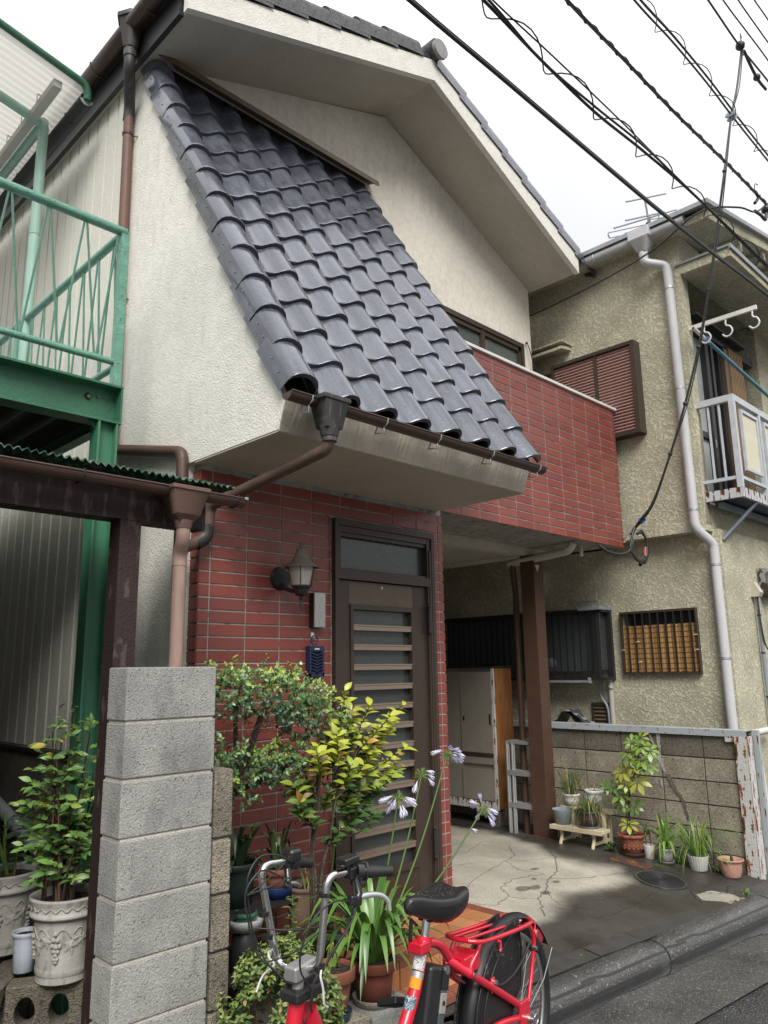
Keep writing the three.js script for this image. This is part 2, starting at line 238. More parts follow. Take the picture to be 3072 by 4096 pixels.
function grid(nu, nv, fn) { // fn(u, v) -> [x, y, z]
  const p = [], idx = []; for (let j = 0; j <= nv; j++) for (let i = 0; i <= nu; i++) p.push(...fn(i / nu, j / nv));
  for (let j = 0; j < nv; j++) for (let i = 0; i < nu; i++) { const a = j * (nu + 1) + i, b = a + nu + 1; idx.push(a, a + 1, b + 1, a, b + 1, b); }
  const g = new THREE.BufferGeometry(); g.setAttribute('position', new THREE.Float32BufferAttribute(p, 3)); g.setIndex(idx); g.computeVertexNormals(); return g;
}

// ---------------------------------------------------------------- ground, kerb, road
const kz = (x) => -2.54 + (x - 3.72) * 0.0982;                 // back line of the kerb
const slabY = (z) => z < -3.5 ? 0.04 : 0.04 - (z + 3.5) * 0.127;
structure('ground', box(-60, 60, -0.6, -0.26, -90, 60), mSoil);
structure('road', prism([[-30, kz(-30) + 0.62], [40, kz(40) + 0.62], [40, 14], [-30, 14]], 0.06, 'xz', -0.262), mAsphalt);
structure('gutter_strip', grid(60, 4, (u, v) => { const x = -8 + 28 * u, w = 0.14 + 0.5 * v; return [x, -0.206 + 0.016 * v * v, kz(x) + w]; }), mGutterCon);
{ // concrete forecourt: wet, with one dry pale patch and cracks
  const x0 = 3.2, x1 = 7.2, z0 = -6.2, z1 = -2.2, n = 2048;
  const cracks = [];
  const crack = (pts, w) => { for (let i = 1; i < pts.length; i++) { let [ax, az] = pts[i - 1], [bx, bz] = pts[i]; const k = 7; let px = ax, pz = az; for (let q = 1; q <= k; q++) { const t = q / k, j = q < k ? 0.012 : 0; const nx = mix(ax, bx, t) + R(-j, j), nz = mix(az, bz, t) + R(-j, j); cracks.push([px, pz, nx, nz, w * R(0.4, 0.85)]); px = nx; pz = nz; } } };
  crack([[4.35, -3.0], [4.55, -3.18], [4.72, -3.24], [4.95, -3.36], [5.15, -3.42], [5.45, -3.62], [5.6, -3.8]], 0.011);
  crack([[4.72, -3.24], [4.6, -3.05], [4.68, -2.9]], 0.008); crack([[4.55, -3.18], [4.42, -3.32], [4.5, -3.45], [4.72, -3.5], [5.0, -3.44]], 0.008);
  crack([[4.95, -3.36], [5.25, -3.2], [5.7, -3.08]], 0.009); crack([[4.42, -3.32], [4.22, -3.28], [4.1, -3.38]], 0.007);
  crack([[5.0, -3.44], [4.95, -3.62], [5.1, -3.85], [5.3, -3.9], [5.55, -4.15]], 0.007); crack([[4.3, -3.6], [4.7, -3.75], [5.1, -3.85]], 0.006);
  crack([[5.45, -3.62], [5.2, -3.75], [4.98, -3.95], [4.6, -4.1]], 0.006); crack([[4.7, -4.4], [5.1, -4.25], [5.5, -4.4], [5.9, -4.3]], 0.005);
  crack([[4.85, -2.95], [5.15, -2.86], [5.3, -2.7]], 0.005); crack([[4.6, -2.78], [5.0, -2.74], [5.5, -2.78]], 0.004);
  crack([[5.5, -2.80], [5.62, -2.72], [5.70, -2.58], [5.82, -2.47], [5.9, -2.42]], 0.013); crack([[5.7, -3.08], [6.1, -2.78], [6.3, -2.6]], 0.005);
  crack([[5.82, -2.47], [5.98, -2.52], [6.1, -2.48]], 0.010); crack([[5.66, -2.64], [5.56, -2.58], [5.5, -2.5]], 0.01);
  const cell = new Map(), cs = 0.1, key = (x, z) => Math.floor(x / cs) + ',' + Math.floor(z / cs);
  for (const c of cracks) for (let x = Math.min(c[0], c[2]) - 0.05; x <= Math.max(c[0], c[2]) + 0.1; x += cs) for (let z = Math.min(c[1], c[3]) - 0.05; z <= Math.max(c[1], c[3]) + 0.1; z += cs) { const k = key(x, z); if (!cell.has(k)) cell.set(k, new Set()); cell.get(k).add(c); }
  const crackAt = (x, z) => { const L = cell.get(key(x, z)); if (!L) return 0; let m = 0; for (const c of L) { const dx = c[2] - c[0], dz = c[3] - c[1], t = clamp(((x - c[0]) * dx + (z - c[1]) * dz) / (dx * dx + dz * dz + 1e-9)), d = Math.hypot(x - c[0] - t * dx, z - c[1] - t * dz); m = Math.max(m, 1 - smooth(c[4] * 0.35, c[4] * 0.75, d)); } return m; };
  const inPoly = (x, z, P2) => { let d = 1e9, inside = false; for (let i = 0, j = P2.length - 1; i < P2.length; j = i++) { const [ax, az] = P2[j], [bx, bz] = P2[i], dx = bx - ax, dz = bz - az, t = clamp(((x - ax) * dx + (z - az) * dz) / (dx * dx + dz * dz)); d = Math.min(d, Math.hypot(x - ax - t * dx, z - az - t * dz)); if ((az > z) !== (bz > z) && x < (bx - ax) * (z - az) / (bz - az) + ax) inside = !inside; } return inside ? d : -d; };
  const dryP = [[3.9, -2.98], [4.35, -2.95], [4.72, -3.12], [5.05, -3.02], [5.45, -3.05], [5.62, -3.2], [5.45, -3.5], [5.62, -3.8], [5.85, -4.4], [5.9, -6.5], [3.6, -6.5]];
  const dry = (x, z) => smooth(-0.10, 0.12, inPoly(x, z, dryP) + 0.30 * (fbm(x / 8, z / 8, 24, 5, 401) - 0.5));
  const patchP = [[5.62, -2.6], [5.78, -2.56], [5.86, -2.46], [5.83, -2.37], [5.66, -2.40], [5.55, -2.52]];
  const at = (u, v) => [x0 + u * (x1 - x0), z0 + v * (z1 - z0)];
  const dots = [[4.62, -3.36, 0.055], [4.72, -3.32, 0.05], [4.70, -3.22, 0.04], [4.95, -3.3, 0.03], [4.85, -3.42, 0.025], [5.05, -3.55, 0.03]];
  const map = tex(n, x1 - x0, (u, v) => {
    const [x, z] = at(u, v), d = dry(x, z), a = fbm(u, v, 9, 5, 411), b = vn(u * 700, v * 700, 700, 413), st = fbm(u * 2, v, 14, 4, 415);
    let q = mix(0.045 + 0.05 * (a - 0.5), 0.36 + 0.20 * (a - 0.5), d) * (0.82 + 0.36 * b) * (1 + 0.5 * (st - 0.5));
    const pq = inPoly(x, z, patchP) + 0.05 * (fbm(x / 4, z / 4, 40, 3, 417) - 0.5); if (pq > 0) q = mix(q, 0.30 * (0.8 + 0.4 * b), smooth(0, 0.01, pq));
    for (const o of dots) q *= 1 - 0.62 * d * smooth(0.012, -0.012, Math.hypot(x - o[0], (z - o[1]) * 1.6) - o[2] * (0.6 + fbm(u, v, 60, 2, 419)));
    q *= 1 - 0.5 * crackAt(x, z);
    const gm = smooth(0.66, 0.72, fbm(u, v, 30, 4, 421)) * smooth(5.4, 5.8, x) * smooth(-3.6, -3.3, z) * (1 - d) * smooth(-2.9, -3.1, z);
    return [mix(q * 1.06, 0.075, gm * 0.8), mix(q * 0.97, 0.12, gm * 0.8), mix(q * 0.80, 0.025, gm * 0.8)]; }, true, n, z1 - z0);
  const rgh = tex(512, x1 - x0, (u, v) => { const [x, z] = at(u, v); return mix(0.38 + 0.5 * smooth(0.4, 0.65, fbm(u, v, 12, 4, 431)), 0.95, dry(x, z)); }, false, 512, z1 - z0);
  const bmp = tex(1024, x1 - x0, (u, v) => { const [x, z] = at(u, v); return 0.75 - 0.75 * crackAt(x, z) + 0.2 * fbm(u, v, 200, 2, 433) + 0.05 * fbm(u, v, 20, 3, 435); }, false, 1024, z1 - z0);
  for (const t of [map, rgh, bmp]) t.offset.set(-x0 / (x1 - x0), -z0 / (z1 - z0));
  const m = M(W, { map, roughnessMap: rgh, roughness: 1, bumpMap: bmp, bumpScale: 0.010 });
  const g = grid(46, 60, (u, v) => { const x = mix(1.9, 6.42, u), zb = kz(x) + 0.012, z = v < 0.5 ? mix(-6.2, -3.5, v * 2) : mix(-3.5, zb, v * 2 - 1); return [x, slabY(z) + 0.004 * (fbm(x / 8, z / 8, 20, 2, 441) - 0.5), z]; });
  const slab = structure('driveway', g, m);
  const mStrip = paint([0.055, 0.052, 0.048], 0.5, 0.3);
  // strips of mortar between slab and kerb, broken into lengths
  for (const [a, b] of [[2.6, 3.45], [3.46, 4.13], [4.14, 4.55], [4.56, 5.3], [5.95, 6.35]]) part(slab, 'mortar_strip', grid(6, 2, (u, v) => { const x = mix(a, b, u), z = kz(x) - 0.11 + 0.12 * v; return [x, slabY(z) + 0.004 + 0.002 * Math.sin(x * 23), z]; }), mStrip);
  // loose crumbs of the broken corner
  for (let i = 0; i < 9; i++) { const g2 = new THREE.DodecahedronGeometry(R(0.010, 0.022), 0); g2.scale(R(0.8, 1.8), 0.35, R(0.7, 1.3)); const x = R(5.62, 5.92), z = kz(x) - R(0.0, 0.11); piece(slab, 'broken_concrete', uvm(g2), mOldBlock[i % 4], x, slabY(z) + 0.004, z, 0, R(0, 3), 0); }
}
{ // kerb stones with a rounded nose; one joint at each end and open gaps
  const prof = [[0, 0.108]]; for (let i = 0; i <= 9; i++) { const a = i / 9 * Math.PI / 2; prof.push([0.035 + 0.105 * Math.sin(a), 0.108 - 0.085 * (1 - Math.cos(a))]); } prof.push([0.146, -0.06], [0, -0.06]);
  const kerb = new THREE.Group(); kerb.name = numbered('kerb'); kerb.userData.kind = 'structure'; kerb.position.set(3, -0.2, -2.5); scene.add(kerb);
  const edges = [-6, -4.2, -2.4, -0.6, 1.2, 3.0, 4.62, 5.98, 7.8, 9.6, 12];
  for (let i = 1; i < edges.length; i++) {
    const a = edges[i - 1] + 0.008, b = edges[i] - 0.008, nx = 14;
    const g = grid(nx, prof.length - 1, (u, v) => { const x = mix(a, b, u), k = prof[Math.round(v * (prof.length - 1))], w = 0.004 * (vn(x * 9 + 100, v * 5, 999, 451) - 0.5), e = (u === 0 || u === 1) ? 0.010 : 0; return [x, -0.2 + k[1] + w - e * (k[1] > 0 ? 1 : 0), kz(x) + k[0] + w - e * (k[0] > 0.05 ? 1 : 0)]; });
    const cap = (x) => prism(prof.map((k) => [kz(x) + k[0] - (k[0] > 0.05 ? 0.010 : 0), -0.2 + k[1] - (k[1] > 0 ? 0.010 : 0)]), 0.002, 'zy', x - 0.001);
    part(kerb, 'kerb_stone', [g, cap(a), cap(b)], mKerb);
  }
}
{ // rain water lying along the foot of the kerb
  const water = P([0.02, 0.022, 0.023], { roughness: 0.03, clearcoat: 1, clearcoatRoughness: 0.02 });
  structure('puddle', grid(160, 3, (u, v) => { const x = mix(-2, 9, u), w = 0.03 + 0.085 * fbm(x / 8 + 2, 0.3, 24, 4, 461) + 0.12 * smooth(5.2, 6.2, x); return [x, -0.2025, kz(x) + 0.138 + w * v]; }), water);
}
structure('passage', box(-6, 1.9, -0.3, -0.1, -9, -2.85), mSoil);

// ---------------------------------------------------------------- the stucco house
const house = thing('stucco_house', 'cream stucco house with steep dark tiled pent roof and red tiled porch wall and balcony', 'house', [4.3, 0, -4.2]);
// side wall facing the passage, ending forward under the pent roof
part(house, 'side_wall', prism([[-9.5, -0.2], [-3.58, -0.2], [-3.58, 2.61], [-2.76, 2.61], [-2.715, 2.74], [-4.40, 5.66], [-9.5, 5.66]], 0.12, 'zy', 2.06), mStucco);
part(house, 'upper_wall', [prism([[2.18, 2.8], [6.47, 2.8], [6.47, 3.70], [2.18, 3.70]], 0.14, 'xy', -4.39), prism([[2.18, 3.70], [4.95, 3.70], [4.95, 4.815], [2.18, 4.815]], 0.14, 'xy', -4.39), prism([[6.32, 3.70], [6.47, 3.70], [6.47, 4.815], [6.32, 4.815]], 0.14, 'xy', -4.39), prism([[2.18, 4.815], [6.47, 4.815], [6.47, 5.50], [4.32, 6.42], [2.18, 5.62]], 0.14, 'xy', -4.39)], mStuccoOld);
part(house, 'right_wall', box(6.33, 6.47, 2.6, 5.5, -9.5, -4.39), mStuccoOld);
part(house, 'rear_wall', box(2.06, 6.47, -0.2, 6.2, -9.7, -9.5), mStuccoOld);
part(house, 'pent_body', prism([[-3.6, 2.612], [-2.76, 2.612], [-2.717, 2.74], [-4.36, 5.57], [-4.36, 2.8], [-3.6, 2.8]], 1.84, 'zy', 2.182), mStuccoOld);
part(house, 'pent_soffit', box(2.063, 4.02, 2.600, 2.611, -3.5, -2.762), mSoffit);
part(house, 'pent_lip', prism([[-2.765, 2.603], [-2.757, 2.603], [-2.708, 2.75], [-2.716, 2.75]], 1.95, 'zy', 2.062), mLip);
{ // gable roof: stucco soffit with a band along its front edge, verge tiles, ridge tiles
  part(house, 'gable_soffit', prism([[2.0, 5.54], [4.32, 6.435], [6.50, 5.47], [6.50, 5.65], [4.32, 6.625], [2.0, 5.72]], 5.8, 'xy', -9.5), M(W, { map: mSoffit.map, bumpMap: bStucco, bumpScale: 0.004, roughness: 0.95 }));
  const fasc = part(house, 'gable_band', prism([[1.985, 5.535], [4.32, 6.43], [6.515, 5.462], [6.515, 5.655], [4.32, 6.63], [1.985, 5.725]], 0.05, 'xy', -3.70), mStucco);
  part(house, 'roof_sheet', [prism([[1.93, 5.715], [4.32, 6.640], [4.32, 6.68], [1.93, 5.755]], 5.75, 'xy', -9.4), prism([[4.32, 6.640], [6.58, 5.635], [6.58, 5.675], [4.32, 6.68]], 5.75, 'xy', -9.4)], mRoof[1]);
  const vergeGeo = () => { // flap and roll of one verge tile, its length along local x
    const L = 0.40, p = []; for (let i = 0; i <= 9; i++) { const a = Math.PI * (0.02 + 0.98 * i / 9); p.push([0.075 * Math.cos(a) * 0.8 - 0.035, 0.075 * Math.sin(a) + 0.02]); }
    p.unshift([0.03, -0.065]);
    return grid(1, p.length - 1, (u, v) => { const q = p[Math.round(v * (p.length - 1))]; return [(u - 0.5) * L, q[1] + (u > 0.5 ? -0.016 : 0.018), q[0]]; });
  };
  const cap = (n) => { const p = [[0.03, -0.065]]; for (let i = 0; i <= 9; i++) { const a = Math.PI * i / 9; p.push([0.06 * Math.cos(a) - 0.035, 0.075 * Math.sin(a) + 0.02]); } return prism(p, 0.014, 'zy', -0.20).translate(0, 0.013, 0); };
  const geo = uvm(cleanMerge([vergeGeo(), cap()]));
  for (let i = 0; i < 8; i++) { const x = 2.10 + i * 0.31, y = 5.815 + (x - 2.0) * 0.392; if (x < 4.25) piece(house, 'verge_tile', geo, mRoofMoss, x, y - 0.005, -3.665, 0, 0, 0.374); }
  const geoR = geo.clone().applyMatrix4(new THREE.Matrix4().makeScale(-1, 1, 1)); flip(geoR); 
  for (let i = 0; i < 8; i++) { const x = 4.55 + i * 0.30, y = 6.70 - (x - 4.32) * 0.444; piece(house, 'verge_tile', geoR, mRoof[i % 3], x, y - 0.02, -3.665, 0, 0, -0.415); }
  part(house, 'ridge_tile', [tube([[4.32, 6.72, -9.4], [4.32, 6.72, -3.60]], 0.085, { n: 14 })], mRoofMoss);
  part(house, 'ridge_end_disc', new THREE.CylinderGeometry(0.086, 0.086, 0.03, 26).rotateX(Math.PI / 2).translate(4.33, 6.70, -3.585), paint([0.26, 0.26, 0.26], 0.7, 0.3));
}
{ // eaves on the passage side: dark board, half round gutter, hopper, rusty brown downpipe
  part(house, 'fascia_board', [box(1.965, 1.998, 5.53, 5.80, -9.4, -3.72), box(1.99, 2.058, 5.60, 5.66, -9.4, -4.42)], mDark);
  const gut = (x, y, z0, z1, r) => { const s = []; for (let i = 0; i <= 12; i++) { const a = Math.PI + Math.PI * i / 12; s.push([x + r * Math.cos(a), y + r * Math.sin(a)]); } for (let i = 12; i >= 0; i--) { const a = Math.PI + Math.PI * i / 12; s.push([x + (r - 0.005) * Math.cos(a), y + (r - 0.005) * Math.sin(a)]); } return prism(s, z1 - z0, 'xy', z0); };
  const g = part(house, 'eaves_gutter', gut(1.905, 5.765, -9.3, -3.66, 0.062), mGutBrown);
  for (const z of [-4.0, -4.75, -5.6, -6.5]) part(g, 'gutter_bracket', tube([[1.842, 5.775, z], [1.850, 5.73, z], [1.905, 5.697, z], [1.97, 5.70, z]], 0.007, { n: 5 }), mGutBrown);
  part(house, 'rain_hopper', [new THREE.CylinderGeometry(0.095, 0.052, 0.22, 6, 1).rotateY(0.5).translate(1.91, 5.70, -4.26), new THREE.CylinderGeometry(0.103, 0.103, 0.03, 6).rotateY(0.5).translate(1.91, 5.81, -4.26), cyl(0.043, 0.043, 0.08, 12, 1.91, 5.53, -4.26)], mHopDark);
  part(house, 'pipe_elbow', tube(fillet([[1.91, 5.57, -4.26], [1.91, 5.46, -4.26], [2.015, 5.32, -4.45], [2.015, 5.22, -4.46]], 0.05), 0.037, { n: 12 }), mHopDark);
  const dp = part(house, 'downpipe', tube([[2.015, 5.30, -4.455], [2.015, 2.80, -4.40]], 0.033, { n: 14 }), mPipeBrown);
  for (const y of [5.1, 3.9]) part(dp, 'pipe_clip', [tube([[2.015, y, -4.455 + (5.3 - y) * 0.022], [2.015, y + 0.018, -4.455 + (5.3 - y) * 0.022]], 0.038, { n: 14 }), tube([[2.03, y, -4.43], [2.06, y - 0.02, -4.39]], 0.004, { n: 5 })], mGutBrown);
  part(house, 'crossing_pipe', tube(fillet([[2.02, 2.86, -4.42], [2.02, 2.845, -4.33], [2.02, 2.665, -3.56], [2.02, 2.45, -3.545], [2.02, 1.9, -3.55]], 0.05), 0.033, { n: 14 }), mPostBrown);
  // grooved siding boards behind the downpipe
  const sd = part(house, 'siding', box(2.045, 2.0595, 1.02, 5.62, -9.4, -4.47), M([0.12, 0.115, 0.09], { roughness: 0.9 }));
  const bg = uvm(cleanMerge([box(2.034, 2.046, 0, 4.57, -0.075, 0.075), box(2.030, 2.034, 0, 4.57, -0.070, 0.070)]));
  for (let i = 0; i < 29; i++) { const g2 = bg.clone(); const uv = g2.attributes.uv; for (let q = 0; q < uv.count; q++) uv.setXY(q, uv.getX(q) + i * 0.37, uv.getY(q) + i * 0.21); piece(sd, 'siding_board', g2, mSiding, 0, 1.045, -4.58 - i * 0.1665); sd.children[i].position.x = -house.position.x; }
  part(house, 'siding_trim', box(2.028, 2.060, 1.02, 5.6, -4.495, -4.468), mSiding);
  part(house, 'plinth', box(1.99, 2.06, -0.2, 1.02, -9.4, -4.5), mOldBlock[3]);
  part(house, 'drip_sill', box(1.97, 2.06, 1.02, 1.042, -9.4, -4.5), mDark);
  part(house, 'drain_pipe', [tube([[1.98, 0.78, -6.3], [1.98, 0.50, -5.15], [1.98, 0.44, -4.9]], 0.05, { n: 12 }), tube([[1.98, 0.70, -5.97], [1.98, 0.695, -5.94]], 0.056, { n: 12 })], mRustLess);
}
{ // pent roof of dark glazed tiles
  const dirY = 0.8652, dirZ = -0.5014, nY = 0.5014, nZ = 0.8652, W0 = 0.2645, EX = 0.2555;
  const spl = new THREE.CatmullRomCurve3([[0, 0.020], [0.06, 0.006], [0.16, -0.002], [0.28, 0.0], [0.40, 0.008], [0.50, 0.026], [0.60, 0.050], [0.72, 0.066], [0.84, 0.066], [0.95, 0.050], [1.03, 0.024]].map((p) => V(p[0], p[1] * 10, 0)));
  const profReg = []; for (let i = 0; i <= 16; i++) { const p = spl.getPoint(i / 16); profReg.push([p.x * W0, p.y / 10]); }
  const profVerge = [[0, -0.018], [0.001, 0.035], [0.008, 0.060], [0.026, 0.082], [0.055, 0.096], [0.09, 0.100], [0.125, 0.092], [0.155, 0.074], [0.176, 0.048], [0.188, 0.018]];
  // local frame: x across, s up the slope, h off the slope; the tile is raised at its lower end
  const tileGeo = (prof, L = 0.315, th = 0.023, j = 0) => {
    const H = (h, s) => h + 0.031 * (1 - s / L), P3 = (x, s, h) => [x, s * dirY + h * nY, s * dirZ + h * nZ], n = prof.length - 1;
    const top = grid(n, 2, (u, v) => { const p = prof[Math.round(u * n)], s = v === 0 ? 0 : v < 1 ? 0.012 : L, d = v === 0 ? -0.0035 : 0; return P3(p[0], s, H(p[1], s) + d + j * Math.sin(s * 9)); });
    const fr = grid(n, 1, (u, v) => { const p = prof[Math.round(u * n)]; return P3(p[0], 0.001 * v, H(p[1], 0) - 0.0035 - (1 - v) * th); });
    const un = grid(n, 1, (u, v) => { const p = prof[n - Math.round(u * n)]; return P3(p[0], v * L, H(p[1], v * L) - 0.0035 - th); });
    const side = (k) => grid(1, 1, (u, v) => { const p = prof[k]; return P3(p[0] + (k ? 0.0005 : -0.0005), v * L, H(p[1], v * L) - 0.003 - (k ? u : 1 - u) * th); });
    return cleanMerge([top, fr, un, side(0), side(n)]);
  };
  const pent = part(house, 'pent_roof', prism([[-2.70, 2.775], [-4.30, 5.545], [-4.33, 5.53], [-2.73, 2.76]], 2.0, 'zy', 2.062), mDark);
  const gr = [tileGeo(profReg), tileGeo(profReg, 0.315, 0.023, 0.002), tileGeo(profReg, 0.315, 0.024, -0.002)].map((g, i) => { uvm(g); const uv = g.attributes.uv; for (let q = 0; q < uv.count; q++) uv.setXY(q, uv.getX(q) + i * 0.31, uv.getY(q) + i * 0.17); return g; });
  const gv = uvm(tileGeo(profVerge, 0.315, 0.023)), screw = uvm(new THREE.CylinderGeometry(0.0042, 0.0042, 0.008, 6).rotateZ(Math.PI / 2));
  for (let k = 0; k < 13; k++) {
    const s = k * EX, y = 2.782 + s * dirY, z = -2.706 + s * dirZ;
    for (let c = 0; c < 7; c++) { if (k > 11 && c < 7 && s > 3.15) continue; piece(pent, 'roof_tile', pick(gr), pick(mRoof), 2.2225 + c * W0 + R(-0.002, 0.002), y + R(-0.002, 0.002), z + R(-0.002, 0.002), R(-0.008, 0.008), 0, R(-0.004, 0.004)); }
    const vt = piece(pent, 'verge_tile', gv, pick(mRoof), 2.028 + R(-0.003, 0.003), y, z, 0, 0, R(-0.005, 0.005));
    for (const q of [0.09, 0.19]) { const m = shadow(new THREE.Mesh(screw, mGreyPlastic)); m.name = 'screw'; m.position.set(-0.001, q * dirY + 0.030 * nY, q * dirZ + 0.030 * nZ); vt.add(m); }
  }
  part(pent, 'mortar_cap', [ball(0.07, 2.10, 5.62, -4.30), ball(0.05, 2.16, 5.60, -4.27)], mStuccoOld);
  part(house, 'painted_gap_shade', box(2.07, 4.05, 5.30, 5.60, -4.249, -4.238), mDark);  // dark sheet painting the shade in the gap below the flashing
  part(house, 'flashing_bar', [prism([[-4.25, 5.64], [-4.13, 5.600], [-4.128, 5.555], [-4.135, 5.555], [-4.137, 5.590], [-4.25, 5.632]], 2.06, 'zy', 2.05)], mBronzeLt);
  // gutter along the pent eaves with brackets, hopper and slanting pipe
  const r = 0.037, s = []; const cz = -2.632, cy = 2.745;
  for (let i = 0; i <= 12; i++) { const a = Math.PI + Math.PI * i / 12; s.push([cz + r * Math.cos(a), cy + r * Math.sin(a)]); }
  for (let i = 12; i >= 0; i--) { const a = Math.PI + Math.PI * i / 12; s.push([cz + (r - 0.004) * Math.cos(a), cy + (r - 0.004) * Math.sin(a)]); }
  const g = part(house, 'pent_gutter', [prism(s, 2.04, 'zy', 2.01), prism(s.slice(0, 13), 0.004, 'zy', 2.008), prism(s.slice(0, 13), 0.004, 'zy', 4.048), tube([[2.01, cy + 0.001, cz + r], [4.05, cy + 0.001, cz + r]], 0.005, { n: 6 })], mGutBrown);
  for (const x of [2.13, 2.62, 3.03, 3.50, 3.98]) part(g, 'gutter_bracket', [tube([[x, cy + 0.004, cz + r + 0.003], [x, cy - 0.02, cz + r], [x, cy - 0.038, cz], [x, cy - 0.02, cz - r], [x, cy - 0.055, -2.69], [x, cy - 0.07, -2.62], [x, cy - 0.035, -2.625]], 0.0045, { n: 5 })], mZinc);
  const hp = 2.235;
  part(house, 'rain_hopper', [new THREE.CylinderGeometry(0.100, 0.066, 0.135, 4, 1).rotateY(Math.PI / 4).scale(1.0, 1, 0.85).translate(hp, 2.675, -2.60), rbox(hp - 0.083, hp + 0.083, 2.735, 2.760, -2.675, -2.535, 0.006), cyl(0.040, 0.052, 0.05, 14, hp, 2.572, -2.60), cyl(0.036, 0.036, 0.03, 14, hp, 2.548, -2.60)], mHopDark);
  part(house, 'slanting_pipe', tube(fillet([[hp, 2.57, -2.60], [hp, 2.515, -2.62], [2.12, 2.36, -3.43], [2.115, 2.20, -3.44], [2.04, 2.15, -3.44], [1.965, 2.12, -3.43], [1.955, 1.95, -3.43], [1.955, -0.05, -3.43]], 0.045), 0.030, { n: 14 }), paint([0.115, 0.072, 0.058], 0.5, 0.3));
  part(house, 'pipe_socket', [cyl(0.036, 0.036, 0.16, 14, 1.955, 1.93, -3.43), tube(fillet([[2.115, 2.26, -3.44], [2.112, 2.19, -3.44], [2.05, 2.15, -3.44]], 0.04), 0.034, { n: 12 })], mDark);
}
// entrance wall of red tiles with the door
const ROW = 0.0686, Y0 = 1.8905 - 27 * 0.0686;
const entrance = part(house, 'entrance_wall', [box(2.112, 3.03, -0.1, 2.612, -3.62, -3.5042), box(3.938, 4.055, -0.1, 2.612, -3.62, -3.5042), box(3.03, 3.938, 2.425, 2.612, -3.62, -3.5042), box(4.0, 4.055, -0.1, 2.612, -9, -3.62)], mGrout);
{
  const th = 0.0105, h = ROW - 0.0085, C = {};
  const tg = (w) => { const k = w.toFixed(3); if (!C[k]) C[k] = [0, 1, 2].map((i) => { const g = uvm(chamfer(w, h, th, 0.0018)), uv = g.attributes.uv; for (let q = 0; q < uv.count; q++) uv.setXY(q, uv.getX(q) + i * 0.11, uv.getY(q) + i * 0.07); return g; }); return pick(C[k]); };
  const lay = (x0, x1, y, parent, z, name) => piece(parent, name, tg(x1 - x0 - 0.008), pick(mTile), (x0 + x1) / 2, y, z, R(-0.010, 0.010), R(-0.008, 0.008), R(-0.003, 0.003));
  const corner = uvm(cleanMerge([chamfer(0.072, h, th, 0.002).translate(2.138, 0, -3.5105), chamfer(0.100, h, th, 0.002).rotateY(-Math.PI / 2).translate(2.112, 0, -3.550)]));
  const top = Math.floor((2.60 - Y0) / ROW);
  for (let k = 0; k <= top; k++) {
    const y = Y0 + (k + 0.5) * ROW; if (y + ROW / 2 > 2.615) continue;
    piece(entrance, 'wall_tile', corner, pick(mTile), 0, y, 0).position.x -= 0; entrance.children[entrance.children.length - 1].position.set(-house.position.x, y, -house.position.z);
    const J = [2.178, 2.4085, 2.639, 2.8695], above = y > 2.43;
    for (let j = 0; j < 3; j++) lay(J[j], J[j + 1], y, entrance, -3.5105, 'wall_tile');
    if (above) { const J2 = [2.8695, 3.10, 3.3305, 3.561, 3.7915, 4.012]; for (let j = 0; j < 5; j++) lay(J2[j], J2[j + 1], y, entrance, -3.5105, 'wall_tile'); }
    else { lay(2.8695, 3.024, y, entrance, -3.5105, 'wall_tile'); if (y > 0.1) lay(3.946, 4.012, y, entrance, -3.5105, 'wall_tile'); }
    if (y > 0.02) lay(4.012, 4.068, y, entrance, -3.5105, 'wall_tile');
  }
  // balcony front
  const balc = part(house, 'balcony', [box(4.06, 6.71, 2.612, 3.985, -3.62, -3.5042), box(6.60, 6.71, 2.612, 3.985, -4.25, -3.62), box(4.07, 6.70, 2.612, 2.74, -4.39, -3.62)], mGrout);
  const rb = 0.0695; 
  const hB = rb - 0.0085, CB = {}; const tb = (w) => { const k = w.toFixed(3); if (!CB[k]) CB[k] = [0, 1, 2].map((i) => { const g = uvm(chamfer(w, hB, th, 0.0018)), uv = g.attributes.uv; for (let q = 0; q < uv.count; q++) uv.setXY(q, uv.getX(q) + i * 0.13, uv.getY(q) + i * 0.09); return g; }); return pick(CB[k]); };
  const cornerB = uvm(cleanMerge([chamfer(0.070, hB, th, 0.002).translate(6.684, 0, -3.5105), chamfer(0.100, hB, th, 0.002).rotateY(Math.PI / 2).translate(6.71, 0, -3.550)]));
  for (let k = 0; k < 20; k++) {
    const y = 2.606 + (k + 0.5) * rb; if (y > 3.97) continue;
    for (let j = 0; j < 11; j++) { const a = 6.649 - (j + 1) * 0.237, b = a + 0.237; const a2 = Math.max(a, 4.07); if (b - a2 > 0.03) piece(balc, 'balcony_tile', tb(b - a2 - 0.009), pick(mTile), (a2 + b) / 2, y, -3.5105, R(-0.010, 0.010), R(-0.008, 0.008), R(-0.003, 0.003)); }
    piece(balc, 'balcony_tile', cornerB, pick(mTile), 0, y, 0); balc.children[balc.children.length - 1].position.set(-house.position.x, y, -house.position.z);
  }
  for (const [a, b] of [[4.06, 5.3], [5.303, 6.1], [6.103, 6.745]]) part(balc, 'coping', rbox(a, b, 3.985, 4.012, -3.66, -3.478, 0.004), mWhite);
}
